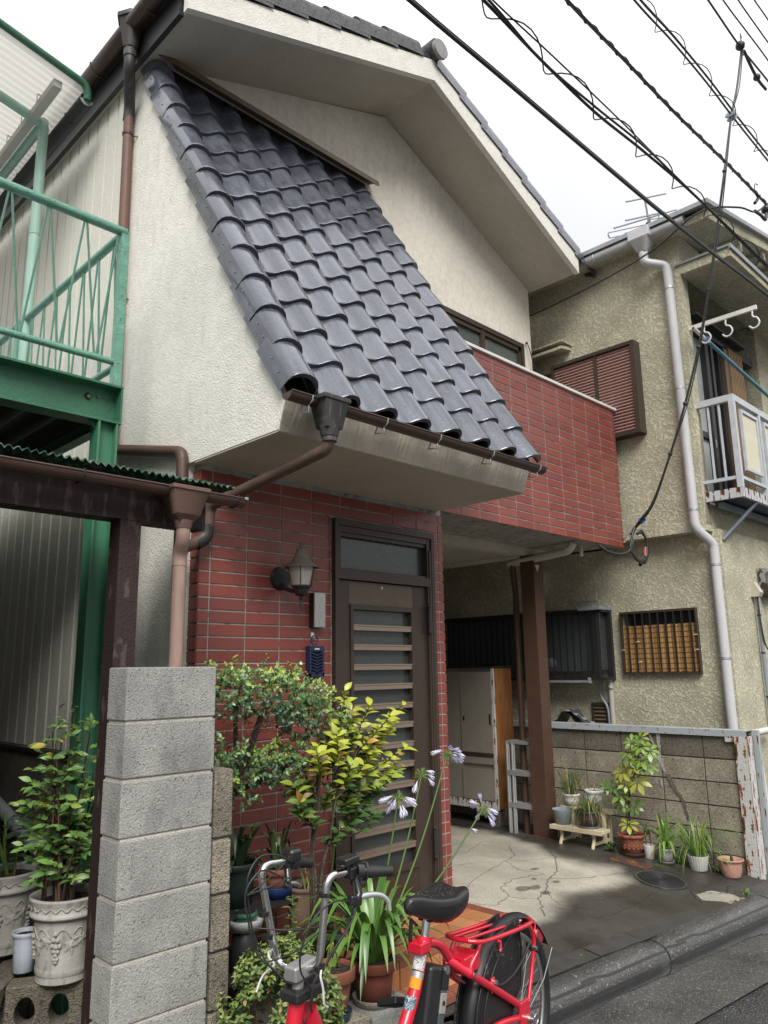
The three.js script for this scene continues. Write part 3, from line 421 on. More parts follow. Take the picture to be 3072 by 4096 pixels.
{ // upper window
  const w = part(house, 'upper_window', [box(4.95, 6.32, 4.765, 4.815, -4.30, -4.235), box(4.95, 6.32, 3.70, 3.74, -4.30, -4.235), box(6.275, 6.32, 3.74, 4.765, -4.30, -4.235), box(4.95, 4.995, 3.74, 4.765, -4.30, -4.235), box(5.61, 5.66, 3.74, 4.765, -4.285, -4.245), box(6.235, 6.27, 3.74, 4.765, -4.285, -4.25), box(5.0, 6.27, 4.72, 4.762, -4.285, -4.25)], mBronze);
  part(w, 'pane', box(5.0, 6.235, 3.74, 4.72, -4.281, -4.275), P([0.5, 0.55, 0.54], { roughness: 0.05, transmission: 0.85, thickness: 0 }));
  part(w, 'blind', box(5.02, 5.82, 3.74, 4.765, -4.34, -4.33), paint([0.42, 0.46, 0.43], 0.8));
  part(w, 'drawn_curtain', grid(40, 1, (u, v) => [5.84 + 0.44 * u, 3.74 + v * 0.92, -4.33 + 0.010 * Math.sin(u * 42)]), paint([0.45, 0.20, 0.08], 0.9));
  part(w, 'unlit_interior_sheet', box(4.9, 6.33, 3.6, 4.9, -5.2, -5.1), mDark);  // dark sheet painted as the unlit interior behind the pane
  part(house, 'wall_hook', [tube(fillet([[6.36, 4.83, -4.22], [6.37, 4.75, -4.2], [6.40, 4.66, -4.2], [6.44, 4.58, -4.21], [6.475, 4.545, -4.24]], 0.04), 0.006, { n: 6 }), ball(0.014, 6.36, 4.84, -4.23)], mGutBrown);
}
{ // carport: ceiling, cross beam, steel post, pipes
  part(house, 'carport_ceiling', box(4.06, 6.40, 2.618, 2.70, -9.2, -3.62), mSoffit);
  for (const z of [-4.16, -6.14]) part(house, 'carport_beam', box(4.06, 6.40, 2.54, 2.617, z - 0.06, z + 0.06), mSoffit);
  part(house, 'unseen_back_wall', box(4.06, 6.40, -0.1, 2.618, -9.4, -9.3), mNStucco);  // out of view, closes the carport and keeps its depth dark
  part(house, 'steel_post', [box(5.965, 6.115, 0.03, 2.54, -4.18, -4.03), box(5.92, 6.19, 0.036, 0.052, -4.23, -3.97), cyl(0.008, 0.008, 0.03, 8, 6.16, 0.05, -4.0)], mPostBrown);
  part(house, 'brown_drain_pipe', tube(fillet([[6.0, 2.50, -4.29], [6.0, 2.42, -4.29], [6.04, 2.33, -4.31], [6.07, 2.2, -4.32], [6.07, 0.03, -4.32]], 0.05), 0.029, { n: 12 }), mPostBrown);
  part(house, 'ceiling_pipe', [tube(fillet([[6.0, 2.485, -4.33], [5.99, 2.53, -3.66], [6.0, 2.60, -3.62]], 0.04), 0.037, { n: 14 }), cyl(0.018, 0.018, 0.12, 10, 6.2, 2.50, -3.66), prism([[5.97, 2.44], [6.03, 2.44], [6.0, 2.38]], 0.01, 'xy', -4.02)], mSoffit);
}
{ // door with transom, slatted frosted window and hinges
  const door = part(house, 'door_frame', [box(3.030, 3.058, 0.10, 2.425, -3.56, -3.468), box(3.908, 3.937, 0.10, 2.425, -3.56, -3.468), box(3.058, 3.908, 2.385, 2.425, -3.56, -3.468), box(3.058, 3.083, 2.07, 2.385, -3.56, -3.478), box(3.872, 3.908, 2.07, 2.385, -3.56, -3.478), box(3.058, 3.908, 2.345, 2.384, -3.56, -3.480), box(3.083, 3.872, 2.32, 2.345, -3.56, -3.492), box(3.058, 3.908, 2.052, 2.108, -3.56, -3.472), box(3.083, 3.872, 2.108, 2.122, -3.56, -3.488), box(3.058, 3.908, 0.10, 0.135, -3.56, -3.468), box(3.872, 3.908, 0.135, 2.052, -3.56, -3.476), box(3.888, 3.908, 0.135, 2.3, -3.56, -3.471)], mBronze);
  part(door, 'transom_pane', box(3.083, 3.872, 2.12, 2.33, -3.530, -3.524), mFrost);
  const leaf = part(house, 'door', [box(3.060, 3.170, 0.14, 2.048, -3.545, -3.498), box(3.745, 3.870, 0.14, 2.048, -3.545, -3.498), box(3.170, 3.745, 0.14, 0.30, -3.545, -3.500)], mBronze);
  part(leaf, 'head_panel', box(3.170, 3.745, 1.905, 2.046, -3.545, -3.5005), mBronzeLt);
  part(leaf, 'window_frame', [box(3.172, 3.196, 0.30, 1.904, -3.545, -3.489), box(3.715, 3.743, 0.30, 1.904, -3.545, -3.489), box(3.196, 3.715, 1.872, 1.904, -3.545, -3.489), box(3.196, 3.715, 0.30, 0.335, -3.545, -3.489), box(3.178, 3.737, 0.298, 0.312, -3.545, -3.484)], mBronze);
  part(leaf, 'pane', box(3.196, 3.715, 0.33, 1.875, -3.536, -3.530), mFrost);
  const sg = uvm(cleanMerge([box(-0.26, 0.26, -0.016, 0.010, -0.012, 0.026), box(-0.26, 0.26, 0.0105, 0.019, -0.012, 0.030)])), st = uvm(box(-0.26, 0.26, 0.0195, 0.022, -0.012, 0.0305));
  for (let i = 0; i < 12; i++) { const y = 1.760 - i * 0.1205; const s = piece(leaf, 'slat', sg, mSlat, 3.4555, y, -3.519); }
  for (const y of [1.83, 0.42]) part(leaf, 'hinge', [cyl(0.011, 0.011, 0.15, 10, 3.868, y - 0.075, -3.466), ball(0.013, 3.868, y + 0.085, -3.466), ball(0.013, 3.868, y - 0.085, -3.466)], mDark);
  part(leaf, 'handle', [rbox(3.085, 3.135, 1.08, 1.33, -3.498, -3.480, 0.008), tube(fillet([[3.11, 1.29, -3.485], [3.11, 1.30, -3.43], [3.11, 1.17, -3.43], [3.11, 1.15, -3.485]], 0.03), 0.011, { n: 8 })], mSteel);
  part(leaf, 'sticker', box(3.448, 3.463, 2.012, 2.028, -3.5008, -3.4998), mZinc);
}
{ // tiled porch: two levels of quarry tiles with grooved nosings
  const porch = thing('tiled_porch', 'orange quarry tiled porch of two steps in front of the brown door', 'steps', [3.2, 0, -3.1]);
  part(porch, 'base', [box(2.78, 3.905, -0.1, 0.0955, -3.505, -2.888), box(2.78, 3.60, -0.12, -0.0255, -2.89, -2.678)], M([0.10, 0.085, 0.075], { roughness: 0.9, bumpMap: bFine, bumpScale: 0.003 }));
  const tm = [[0.43, 0.19, 0.082], [0.405, 0.172, 0.074], [0.455, 0.205, 0.09], [0.39, 0.165, 0.075]].map((c) => paint(c, 0.45, 0.2)), nm = [[0.30, 0.105, 0.065], [0.26, 0.09, 0.06]].map((c) => paint(c, 0.5, 0.2));
  const tg = [0, 1, 2].map((i) => { const g = uvm(chamfer(0.142, 0.142, 0.013, 0.002).rotateX(-Math.PI / 2)), uv = g.attributes.uv; for (let q = 0; q < uv.count; q++) uv.setXY(q, uv.getX(q) + i * 0.12, uv.getY(q)); return g; });
  const nose = (() => { const l = [box(-0.071, 0.071, 0, 0.0095, -0.0395, 0.040)]; for (let i = 0; i < 5; i++) l.push(box(-0.071, 0.071, 0.009, 0.013, -0.036 + i * 0.0155, -0.036 + i * 0.0155 + 0.009)); l.push(box(-0.071, 0.071, -0.02, 0.0092, 0.0395, 0.047)); return uvm(cleanMerge(l)); })();
  const ris = uvm(chamfer(0.142, 0.09, 0.012, 0.002)), ris2 = uvm(chamfer(0.142, 0.05, 0.012, 0.002)), nose2 = nose.clone().rotateY(Math.PI / 2), ris3 = ris.clone().rotateY(Math.PI / 2);
  for (let i = 0; i < 7; i++) {
    const x = 3.745 - i * 0.149;
    for (let j = 0; j < 4; j++) piece(porch, 'floor_tile', pick(tg), pick(tm), x, 0.088 + R(0, 0.001), -3.038 - j * 0.149 + (j === 3 ? 0.0 : 0), R(-0.003, 0.003), 0, R(-0.003, 0.003));
    piece(porch, 'nosing_tile', nose, pick(nm), x, 0.088, -2.924); piece(porch, 'riser_tile', ris, pick(tm), x, 0.021, -2.888);
    if (x < 3.53) { piece(porch, 'floor_tile', pick(tg), pick(tm), x, -0.033, -2.804 + 0.0, R(-0.003, 0.003), 0, R(-0.003, 0.003)); piece(porch, 'nosing_tile', nose, pick(nm), x, -0.033, -2.6945); piece(porch, 'riser_tile', ris2, pick(tm), x, -0.085, -2.678); }
  }
  for (let j = 0; j < 4; j++) { piece(porch, 'nosing_tile', nose2, pick(nm), 3.862, 0.088, -3.038 - j * 0.149); piece(porch, 'riser_tile', ris3, pick(tm), 3.905, 0.021, -3.038 - j * 0.149); }
  piece(porch, 'nosing_tile', uvm(box(-0.043, 0.046, -0.02, 0.0128, -0.0395, 0.047)), nm[0], 3.863, 0.088, -2.924);
}
{ // wall lantern
  const L = thing('wall_lantern', 'old black carriage lantern with bell shaped cap on the red tiles left of the door', 'lamp', [2.65, 2.0, -3.5]);
  part(L, 'back_plate', new THREE.CylinderGeometry(0.058, 0.068, 0.022, 26).rotateX(Math.PI / 2).translate(2.635, 2.02, -3.489), mDark);
  part(L, 'arm', tube(fillet([[2.635, 1.985, -3.48], [2.638, 1.955, -3.44], [2.645, 1.94, -3.39], [2.65, 1.935, -3.33]], 0.03), 0.012, { n: 9 }), mDark);
  const X = 2.65, Z = -3.32;
  part(L, 'base_cup', lathe([[0.0000, 1.905], [0.0101, 1.906], [0.0336, 1.91], [0.0378, 1.935], [0.0462, 1.953], [0.0554, 1.957], [0.0554, 1.966], [0.0000, 1.966]], 24, X, 0, Z), mDark);
  part(L, 'finial', lathe([[0.0000, 1.824], [0.0042, 1.826], [0.0034, 1.834], [0.0076, 1.85], [0.0101, 1.866], [0.0059, 1.876], [0.0059, 1.884], [0.0143, 1.892], [0.0143, 1.897], [0.0059, 1.901], [0.0084, 1.908], [0.0000, 1.908]], 14, X, 0, Z), mBronze);
  const cage = new THREE.CylinderGeometry(0.081, 0.057, 0.105, 6, 1, true).rotateY(0.3).translate(X, 2.0185, Z);
  part(L, 'glass', cage, P([0.72, 0.66, 0.62], { roughness: 0.2, transmission: 0.4, thickness: 0, side: THREE.DoubleSide }));
  for (let i = 0; i < 6; i++) { const a = 0.3 + i * Math.PI / 3; part(L, 'cage_bar', tube([[X + 0.0595 * Math.sin(a), 1.965, Z + 0.0595 * Math.cos(a)], [X + 0.082 * Math.sin(a), 2.072, Z + 0.082 * Math.cos(a)]], 0.0028, { n: 5 }), mBronze); }
  part(L, 'bulb', lathe([[0.0000, 1.966], [0.0168, 1.968], [0.0168, 1.985], [0.0252, 2.01], [0.0185, 2.04], [0.0000, 2.05]], 16, X, 0, Z), M([0.75, 0.73, 0.68], { roughness: 0.3 }));
  part(L, 'cap', lathe([[0.0958, 2.064], [0.0983, 2.068], [0.0790, 2.082], [0.0571, 2.104], [0.0378, 2.135], [0.0286, 2.17], [0.0202, 2.178], [0.0101, 2.182], [0.0134, 2.190], [0.0084, 2.196], [0.0067, 2.205], [0.0000, 2.21]], 30, X, 0, Z), paint([0.17, 0.135, 0.11], 0.55, 0.3));
  const n = thing('blank_name_plate', 'slim brushed steel plate box with no writing beside the lantern', 'plate', [2.893, 1.85, -3.5]);
  part(n, 'housing', box(2.853, 2.935, 1.75, 1.95, -3.5, -3.462), mDark);
  part(n, 'face', rbox(2.852, 2.936, 1.749, 1.951, -3.4615, -3.449, 0.003), P(W, { metalness: 0.85, roughness: 0.34, map: tex(256, 0.09, (u, v) => { const q = 0.50 + 0.22 * (vn(u * 24 + 1.2 * vn(u * 3, v * 1, 3, 5), v * 1.0, 24, 461) - 0.5) + 0.06 * (vn(u * 90, v * 2, 90, 463) - 0.5); return [q, q * 0.96, q * 0.90]; }, true) }));
  const b = thing('insect_repeller', 'navy blue louvred insect repellent case hanging on a white hook', 'repeller', [2.88, 1.56, -3.49]);
  part(b, 'hook', [rbox(2.862, 2.884, 1.690, 1.722, -3.4985, -3.490, 0.003), tube([[2.873, 1.70, -3.489], [2.873, 1.688, -3.478], [2.873, 1.697, -3.472]], 0.003, { n: 6 })], mWhite);
  const navy = M([0.018, 0.026, 0.085], { roughness: 0.4 });
  part(b, 'loop', tube([[2.868, 1.648, -3.478], [2.848, 1.668, -3.477], [2.853, 1.692, -3.476], [2.873, 1.703, -3.475], [2.893, 1.692, -3.476], [2.897, 1.668, -3.477], [2.879, 1.648, -3.478]], 0.0035, { n: 7, smooth: true }), navy);
  part(b, 'case', [box(2.826, 2.836, 1.47, 1.642, -3.497, -3.458), box(2.922, 2.934, 1.47, 1.642, -3.497, -3.458), box(2.826, 2.934, 1.47, 1.487, -3.497, -3.458), box(2.836, 2.922, 1.612, 1.642, -3.497, -3.458), box(2.836, 2.922, 1.487, 1.612, -3.497, -3.476), box(2.932, 2.937, 1.475, 1.485, -3.49, -3.462)], navy);
  part(b, 'dark_core', box(2.836, 2.922, 1.487, 1.612, -3.4755, -3.474), mBlack);
  for (let i = 0; i < 7; i++) { const y = 1.600 - i * 0.0178; part(b, 'louvre', [prism([[2.836, y], [2.879, y - 0.013], [2.922, y], [2.922, y + 0.0065], [2.879, y - 0.0065], [2.836, y + 0.0065]], 0.012, 'xy', -3.470)], navy); }
  part(b, 'label', box(2.862, 2.896, 1.622, 1.630, -3.4578, -3.457), mWhite);
}

// ---------------------------------------------------------------- gate pillar and old wall
{
  const g = thing('gate_pillar', 'pale grey split faced concrete block pillar in the foreground beside the bicycle', 'pillar', [1.52, -0.2, -2.75]);
  part(g, 'mortar', box(1.338, 1.698, -0.2, 1.515, -2.815, -2.679), mMortar);
  for (let k = 0; k < 9; k++) {
    const y1 = 1.524 - k * 0.2, y0 = y1 - 0.191; if (y1 < -0.2) break;
    const b = part(g, 'block', new RoundedBoxGeometry(0.377, y1 - Math.max(y0, -0.2), 0.147, 2, 0.006).translate(1.519 + R(-0.0015, 0.0015), (y1 + Math.max(y0, -0.2)) / 2, -2.7465 + R(-0.0015, 0.0015)), mBlock[k % 3]);
    const uv = b.geometry.attributes.uv; for (let q = 0; q < uv.count; q++) uv.setXY(q, uv.getX(q) + k * 0.37, uv.getY(q) + k * 0.23);
  }
  const w = thing('old_block_wall', 'narrow weathered brown block wall end just right of the grey pillar', 'wall', [1.765, -0.2, -3.1]);
  part(w, 'mortar', box(1.726, 1.804, -0.2, 1.12, -3.44, -2.70), mOldMortar);
  for (let k = 0; k < 7; k++) for (let j = 0; j < 2; j++) { const y1 = 1.125 - k * 0.2 - 0.06, y0 = y1 - 0.192; part(w, 'block', rbox(1.719 + R(0, 0.004), 1.811 + R(-0.006, 0.002), Math.max(y0, -0.2), y1 + (k === 0 ? 0.06 : 0), j ? -3.44 : -3.07, j ? -3.078 : -2.688 + R(-0.004, 0.004), 0.009, 2), mOldBlock[k % 3 === 1 ? 1 : 4]); }
}
// ---------------------------------------------------------------- gate canopy with its gutter and post
{
  const c = thing('gate_canopy', 'low lean-to canopy with green corrugated sheet, brown gutter and dark timber post', 'canopy', [1.45, -0.2, -3.0]);
  part(c, 'post', box(1.405, 1.497, -0.2, 2.13, -3.045, -2.952), mDarkWood);
  part(c, 'beam', box(-1.2, 1.80, 2.128, 2.262, -3.05, -2.948), mDarkWood);
  part(c, 'rear_beam', box(-1.2, 1.80, 2.27, 2.315, -3.54, -3.47), mDarkWood);
  for (const x of [0.2, 0.8, 1.72]) part(c, 'rafter', prism([[-3.54, 2.316], [-2.86, 2.268], [-2.86, 2.296], [-3.54, 2.336]], 0.04, 'zy', x), mDarkWood);
  const sheet = (dy) => grid(300, 2, (u, v) => { const x = mix(-1.2, 1.885, u), z = mix(-2.842, -3.6, v); return [x, 2.318 + (z + 2.842) * -0.05 + 0.009 * Math.cos(x / 0.0315 * Math.PI * 2) + dy + 0.002 * Math.sin(x * 3), z]; });
  const edge = grid(300, 1, (u, v) => { const x = mix(-1.2, 1.885, u); return [x, 2.318 + 0.009 * Math.cos(x / 0.0315 * Math.PI * 2) + 0.002 * Math.sin(x * 3) - 0.004 * v, -2.8415]; });
  part(c, 'corrugated_sheet', [sheet(0), sheet(-0.004), edge], M(W, { roughness: 0.6, side: THREE.DoubleSide, map: tex(256, 0.4, (u, v) => { const e = smooth(0.45, 0.6, fbm(u, v, 14, 4, 501) - 0.05); return [mix(0.012, 0.12, e), mix(0.06, 0.18, e), mix(0.035, 0.14, e)]; }, true) }));
  const r = 0.036, s = [], cz = -2.842, cy = 2.262; for (let i = 0; i <= 12; i++) { const a = Math.PI + Math.PI * i / 12; s.push([cz + r * Math.cos(a), cy + r * Math.sin(a)]); } for (let i = 12; i >= 0; i--) { const a = Math.PI + Math.PI * i / 12; s.push([cz + (r - 0.004) * Math.cos(a), cy + (r - 0.004) * Math.sin(a)]); }
  const mg = paint([0.075, 0.040, 0.031], 0.32);
  const g = part(c, 'gutter', [prism(s, 3.12, 'zy', -1.2), prism(s.slice(0, 13), 0.004, 'zy', 1.920), tube([[-1.2, cy + 0.002, cz + r], [1.925, cy + 0.002, cz + r]], 0.0045, { n: 6 })], mg);
  for (const x of [0.55, 1.18, 1.88]) part(g, 'gutter_bracket', tube([[x, cy + 0.012, cz + r + 0.002], [x, cy - 0.014, cz + r + 0.001], [x, cy - 0.034, cz + 0.015], [x, cy - 0.038, cz - 0.01], [x, cy - 0.03, cz - 0.04]], 0.004, { n: 5 }), mDark);
  part(g, 'end_cap', rbox(1.912, 1.930, cy - 0.005, cy + 0.008, cz - 0.04, cz + 0.042, 0.002), mSteel);
  const H = 1.628, hz = -2.835;
  const hop = part(c, 'rain_hopper', [new THREE.CylinderGeometry(0.118, 0.078, 0.105, 4, 1).rotateY(Math.PI / 4).scale(1, 1, 0.72).translate(H, 2.205, hz), rbox(H - 0.089, H + 0.089, 2.252, 2.270, hz - 0.065, hz + 0.065, 0.003), new THREE.CylinderGeometry(0.078, 0.045, 0.03, 4, 1).rotateY(Math.PI / 4).scale(1, 1, 0.8).translate(H, 2.138, hz), cyl(0.032, 0.040, 0.035, 10, H, 2.095, hz)], paint([0.15, 0.088, 0.07], 0.42, 0.3));
  part(c, 'downpipe', [tube(fillet([[H, 2.11, hz], [H, 2.055, hz], [1.645, 2.0, -2.885], [1.648, 1.95, -2.89], [1.648, -0.1, -2.89]], 0.03), 0.029, { n: 14 }), cyl(0.031, 0.031, 0.05, 14, 1.648, 1.945, -2.89)], M(W, { roughness: 0.55, map: tex(256, 0.5, (u, v) => { const q = 0.85 + 0.5 * (fbm(u * 4, v, 5, 4, 511) - 0.5); return [0.37 * q, 0.245 * q, 0.205 * q]; }, true) }));
}
// ---------------------------------------------------------------- green steel stair landing on the left
{
  const L = thing('steel_landing', 'green painted steel stair landing with zigzag rod railings and corner post', 'landing', [1.75, 0, -3.85]);
  const X0 = -0.6, XR = 1.735, ZF = -3.80;
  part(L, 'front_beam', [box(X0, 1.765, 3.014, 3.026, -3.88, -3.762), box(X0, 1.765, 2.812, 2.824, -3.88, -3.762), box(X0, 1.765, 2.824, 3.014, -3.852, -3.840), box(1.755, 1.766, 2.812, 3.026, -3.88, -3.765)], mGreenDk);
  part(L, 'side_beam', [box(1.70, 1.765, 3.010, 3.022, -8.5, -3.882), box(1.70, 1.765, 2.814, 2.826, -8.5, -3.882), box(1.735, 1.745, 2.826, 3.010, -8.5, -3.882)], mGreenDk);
  const deck = grid(120, 1, (u, v) => { const x = mix(X0, 1.70, u); return [x, 2.90 + 0.022 * clamp(1.6 * Math.sin(x * 36), -1, 1), mix(-3.86, -8.5, v)]; });
  part(L, 'deck_sheet', deck, M([0.02, 0.024, 0.028], { roughness: 0.5, side: THREE.DoubleSide }));
  part(L, 'deck_slab', box(X0, 1.70, 2.925, 3.0, -8.5, -3.858), mGreyPlastic);
  part(L, 'post', [box(1.640, 1.652, -0.2, 2.812, -3.86, -3.765), box(1.738, 1.750, -0.2, 2.812, -3.86, -3.765), box(1.652, 1.738, -0.2, 2.812, -3.818, -3.806)], M(W, { roughness: 0.5, map: rustMap([0.06, 0.21, 0.12], 0, 0.70) }));
  part(L, 'bolt_plate', [prism([[1.60, 2.811], [1.66, 2.811], [1.66, 2.75]], 0.01, 'xy', -3.815), cyl(0.011, 0.011, 0.016, 6, 0, 0, 0).rotateX(Math.PI / 2).translate(1.605, 2.95, -3.838), new THREE.CylinderGeometry(0.010, 0.010, 0.012, 6).rotateX(Math.PI / 2).translate(1.66, 2.965, -3.836)], mGreenDk);
  part(L, 'hole_rust', new THREE.CylinderGeometry(0.02, 0.02, 0.003, 14).rotateX(Math.PI / 2).translate(1.605, 2.955, -3.8385), M([0.05, 0.02, 0.012], { roughness: 0.9 }));
  part(L, 'railing_post', box(1.712, 1.758, 3.026, 3.955, -3.825, -3.78), mGreen);
  part(L, 'top_rail', tube([[X0, 3.955, ZF], [1.745, 3.955, ZF]], 0.026, { n: 12 }), mGreen);
  part(L, 'top_rail', tube([[1.74, 3.955, -3.8], [1.74, 3.955, -8.4]], 0.024, { n: 12 }), mGreen);
  part(L, 'bottom_rail', tube([[X0, 3.168, ZF], [1.72, 3.168, ZF]], 0.019, { n: 10 }), mGreen);
  part(L, 'bottom_rail', tube([[1.74, 3.155, -3.82], [1.74, 3.155, -8.4]], 0.019, { n: 10 }), mGreen);
  const rod = (a, b) => part(L, 'baluster', tube([a, b], 0.0062, { n: 6 }), mGreen);
  for (let i = 0; i < 6; i++) { const xt = 1.710 - i * 0.1965, xb = xt - 0.0985; if (i) rod([xt + 0.006, 3.94, ZF], [xb + 0.1975 - 0.006, 3.175, ZF]); rod([xt - 0.006, 3.94, ZF], [xb + 0.006, 3.175, ZF]); }
  for (let i = 0; i < 16; i++) { const zt = -3.93 - i * 0.207, zb = zt - 0.1035; rod([1.74, 3.94, zt + 0.006], [1.74, 3.165, zb + 0.207 - 0.006]); rod([1.74, 3.94, zt - 0.006], [1.74, 3.165, zb + 0.006]); }
  part(L, 'rear_post', box(1.705, 1.765, 3.02, 3.95, -5.40, -5.335), mGreen);
  const C = thing('stair_canopy', 'translucent corrugated canopy with green edge pipe and dark gutter above the landing', 'canopy', [1.75, 3.0, -5.3]);
  part(C, 'support_pipe', [tube(fillet([[-0.4, 5.98, -5.3], [1.748, 5.53, -5.3], [1.748, 3.05, -5.3]], 0.03), 0.036, { n: 14 }), cyl(0.039, 0.039, 0.01, 14, 1.748, 4.62, -5.3)], mGreenPale);
  part(C, 'eaves_beam', tube([[1.75, 5.56, -5.3], [1.75, 5.56, -9]], 0.034, { n: 12 }), mGreenPale);
  for (const x of [1.665, 1.05]) part(C, 'purlin', box(x - 0.03, x + 0.03, 5.52 + (1.665 - x) * 0.205, 5.575 + (1.665 - x) * 0.205, -9, -4.84), paint([0.46, 0.45, 0.42], 0.6));
  part(C, 'hook_bolt', [-5.1, -5.4, -5.7, -6, -6.3, -6.6, -6.9].map((z) => tube([[1.62, 5.53, z], [1.62, 5.60, z], [1.70, 5.59, z]], 0.005, { n: 5 })), mZinc);
  const cs = grid(4, 320, (u, v) => { const x = mix(-0.4, 1.84, u), z = mix(-4.78, -9, v); return [x, 5.578 + (1.84 - x) * 0.205 + 0.010 * Math.sin(v * 4.22 / 0.066 * Math.PI * 2), z]; });
  part(C, 'corrugated_sheet', cs, P([0.72, 0.70, 0.64], { roughness: 0.9, side: THREE.DoubleSide, transmission: 0.6, thickness: 0 }));
  part(C, 'edge_pipe', tube(fillet([[-0.4, 6.06, -4.78], [1.83, 5.605, -4.78], [1.858, 5.55, -4.79], [1.858, 5.50, -4.80]], 0.03), 0.026, { n: 12 }), mGreenDk);
  const s = [], r = 0.050, cx = 1.855, cy = 5.505; for (let i = 0; i <= 12; i++) { const a = Math.PI + Math.PI * i / 12; s.push([cx + r * Math.cos(a), cy + r * Math.sin(a)]); } for (let i = 12; i >= 0; i--) { const a = Math.PI + Math.PI * i / 12; s.push([cx + (r - 0.004) * Math.cos(a), cy + (r - 0.004) * Math.sin(a)]); }
  const g = part(C, 'gutter', [prism(s, 4.2, 'xy', -9)], mDark);
  part(g, 'end_cap', prism(s.slice(0, 13), 0.004, 'xy', -4.806), mGreyPlastic);
  for (const z of [-5.05, -6.0, -7]) part(g, 'gutter_bracket', tube([[cx - r - 0.002, cy + 0.01, z], [cx - r * 0.8, cy - r * 0.62, z], [cx, cy - r - 0.003, z], [cx + r * 0.8, cy - r * 0.6, z], [cx + r, cy + 0.01, z]], 0.005, { n: 5 }), mDark);
}
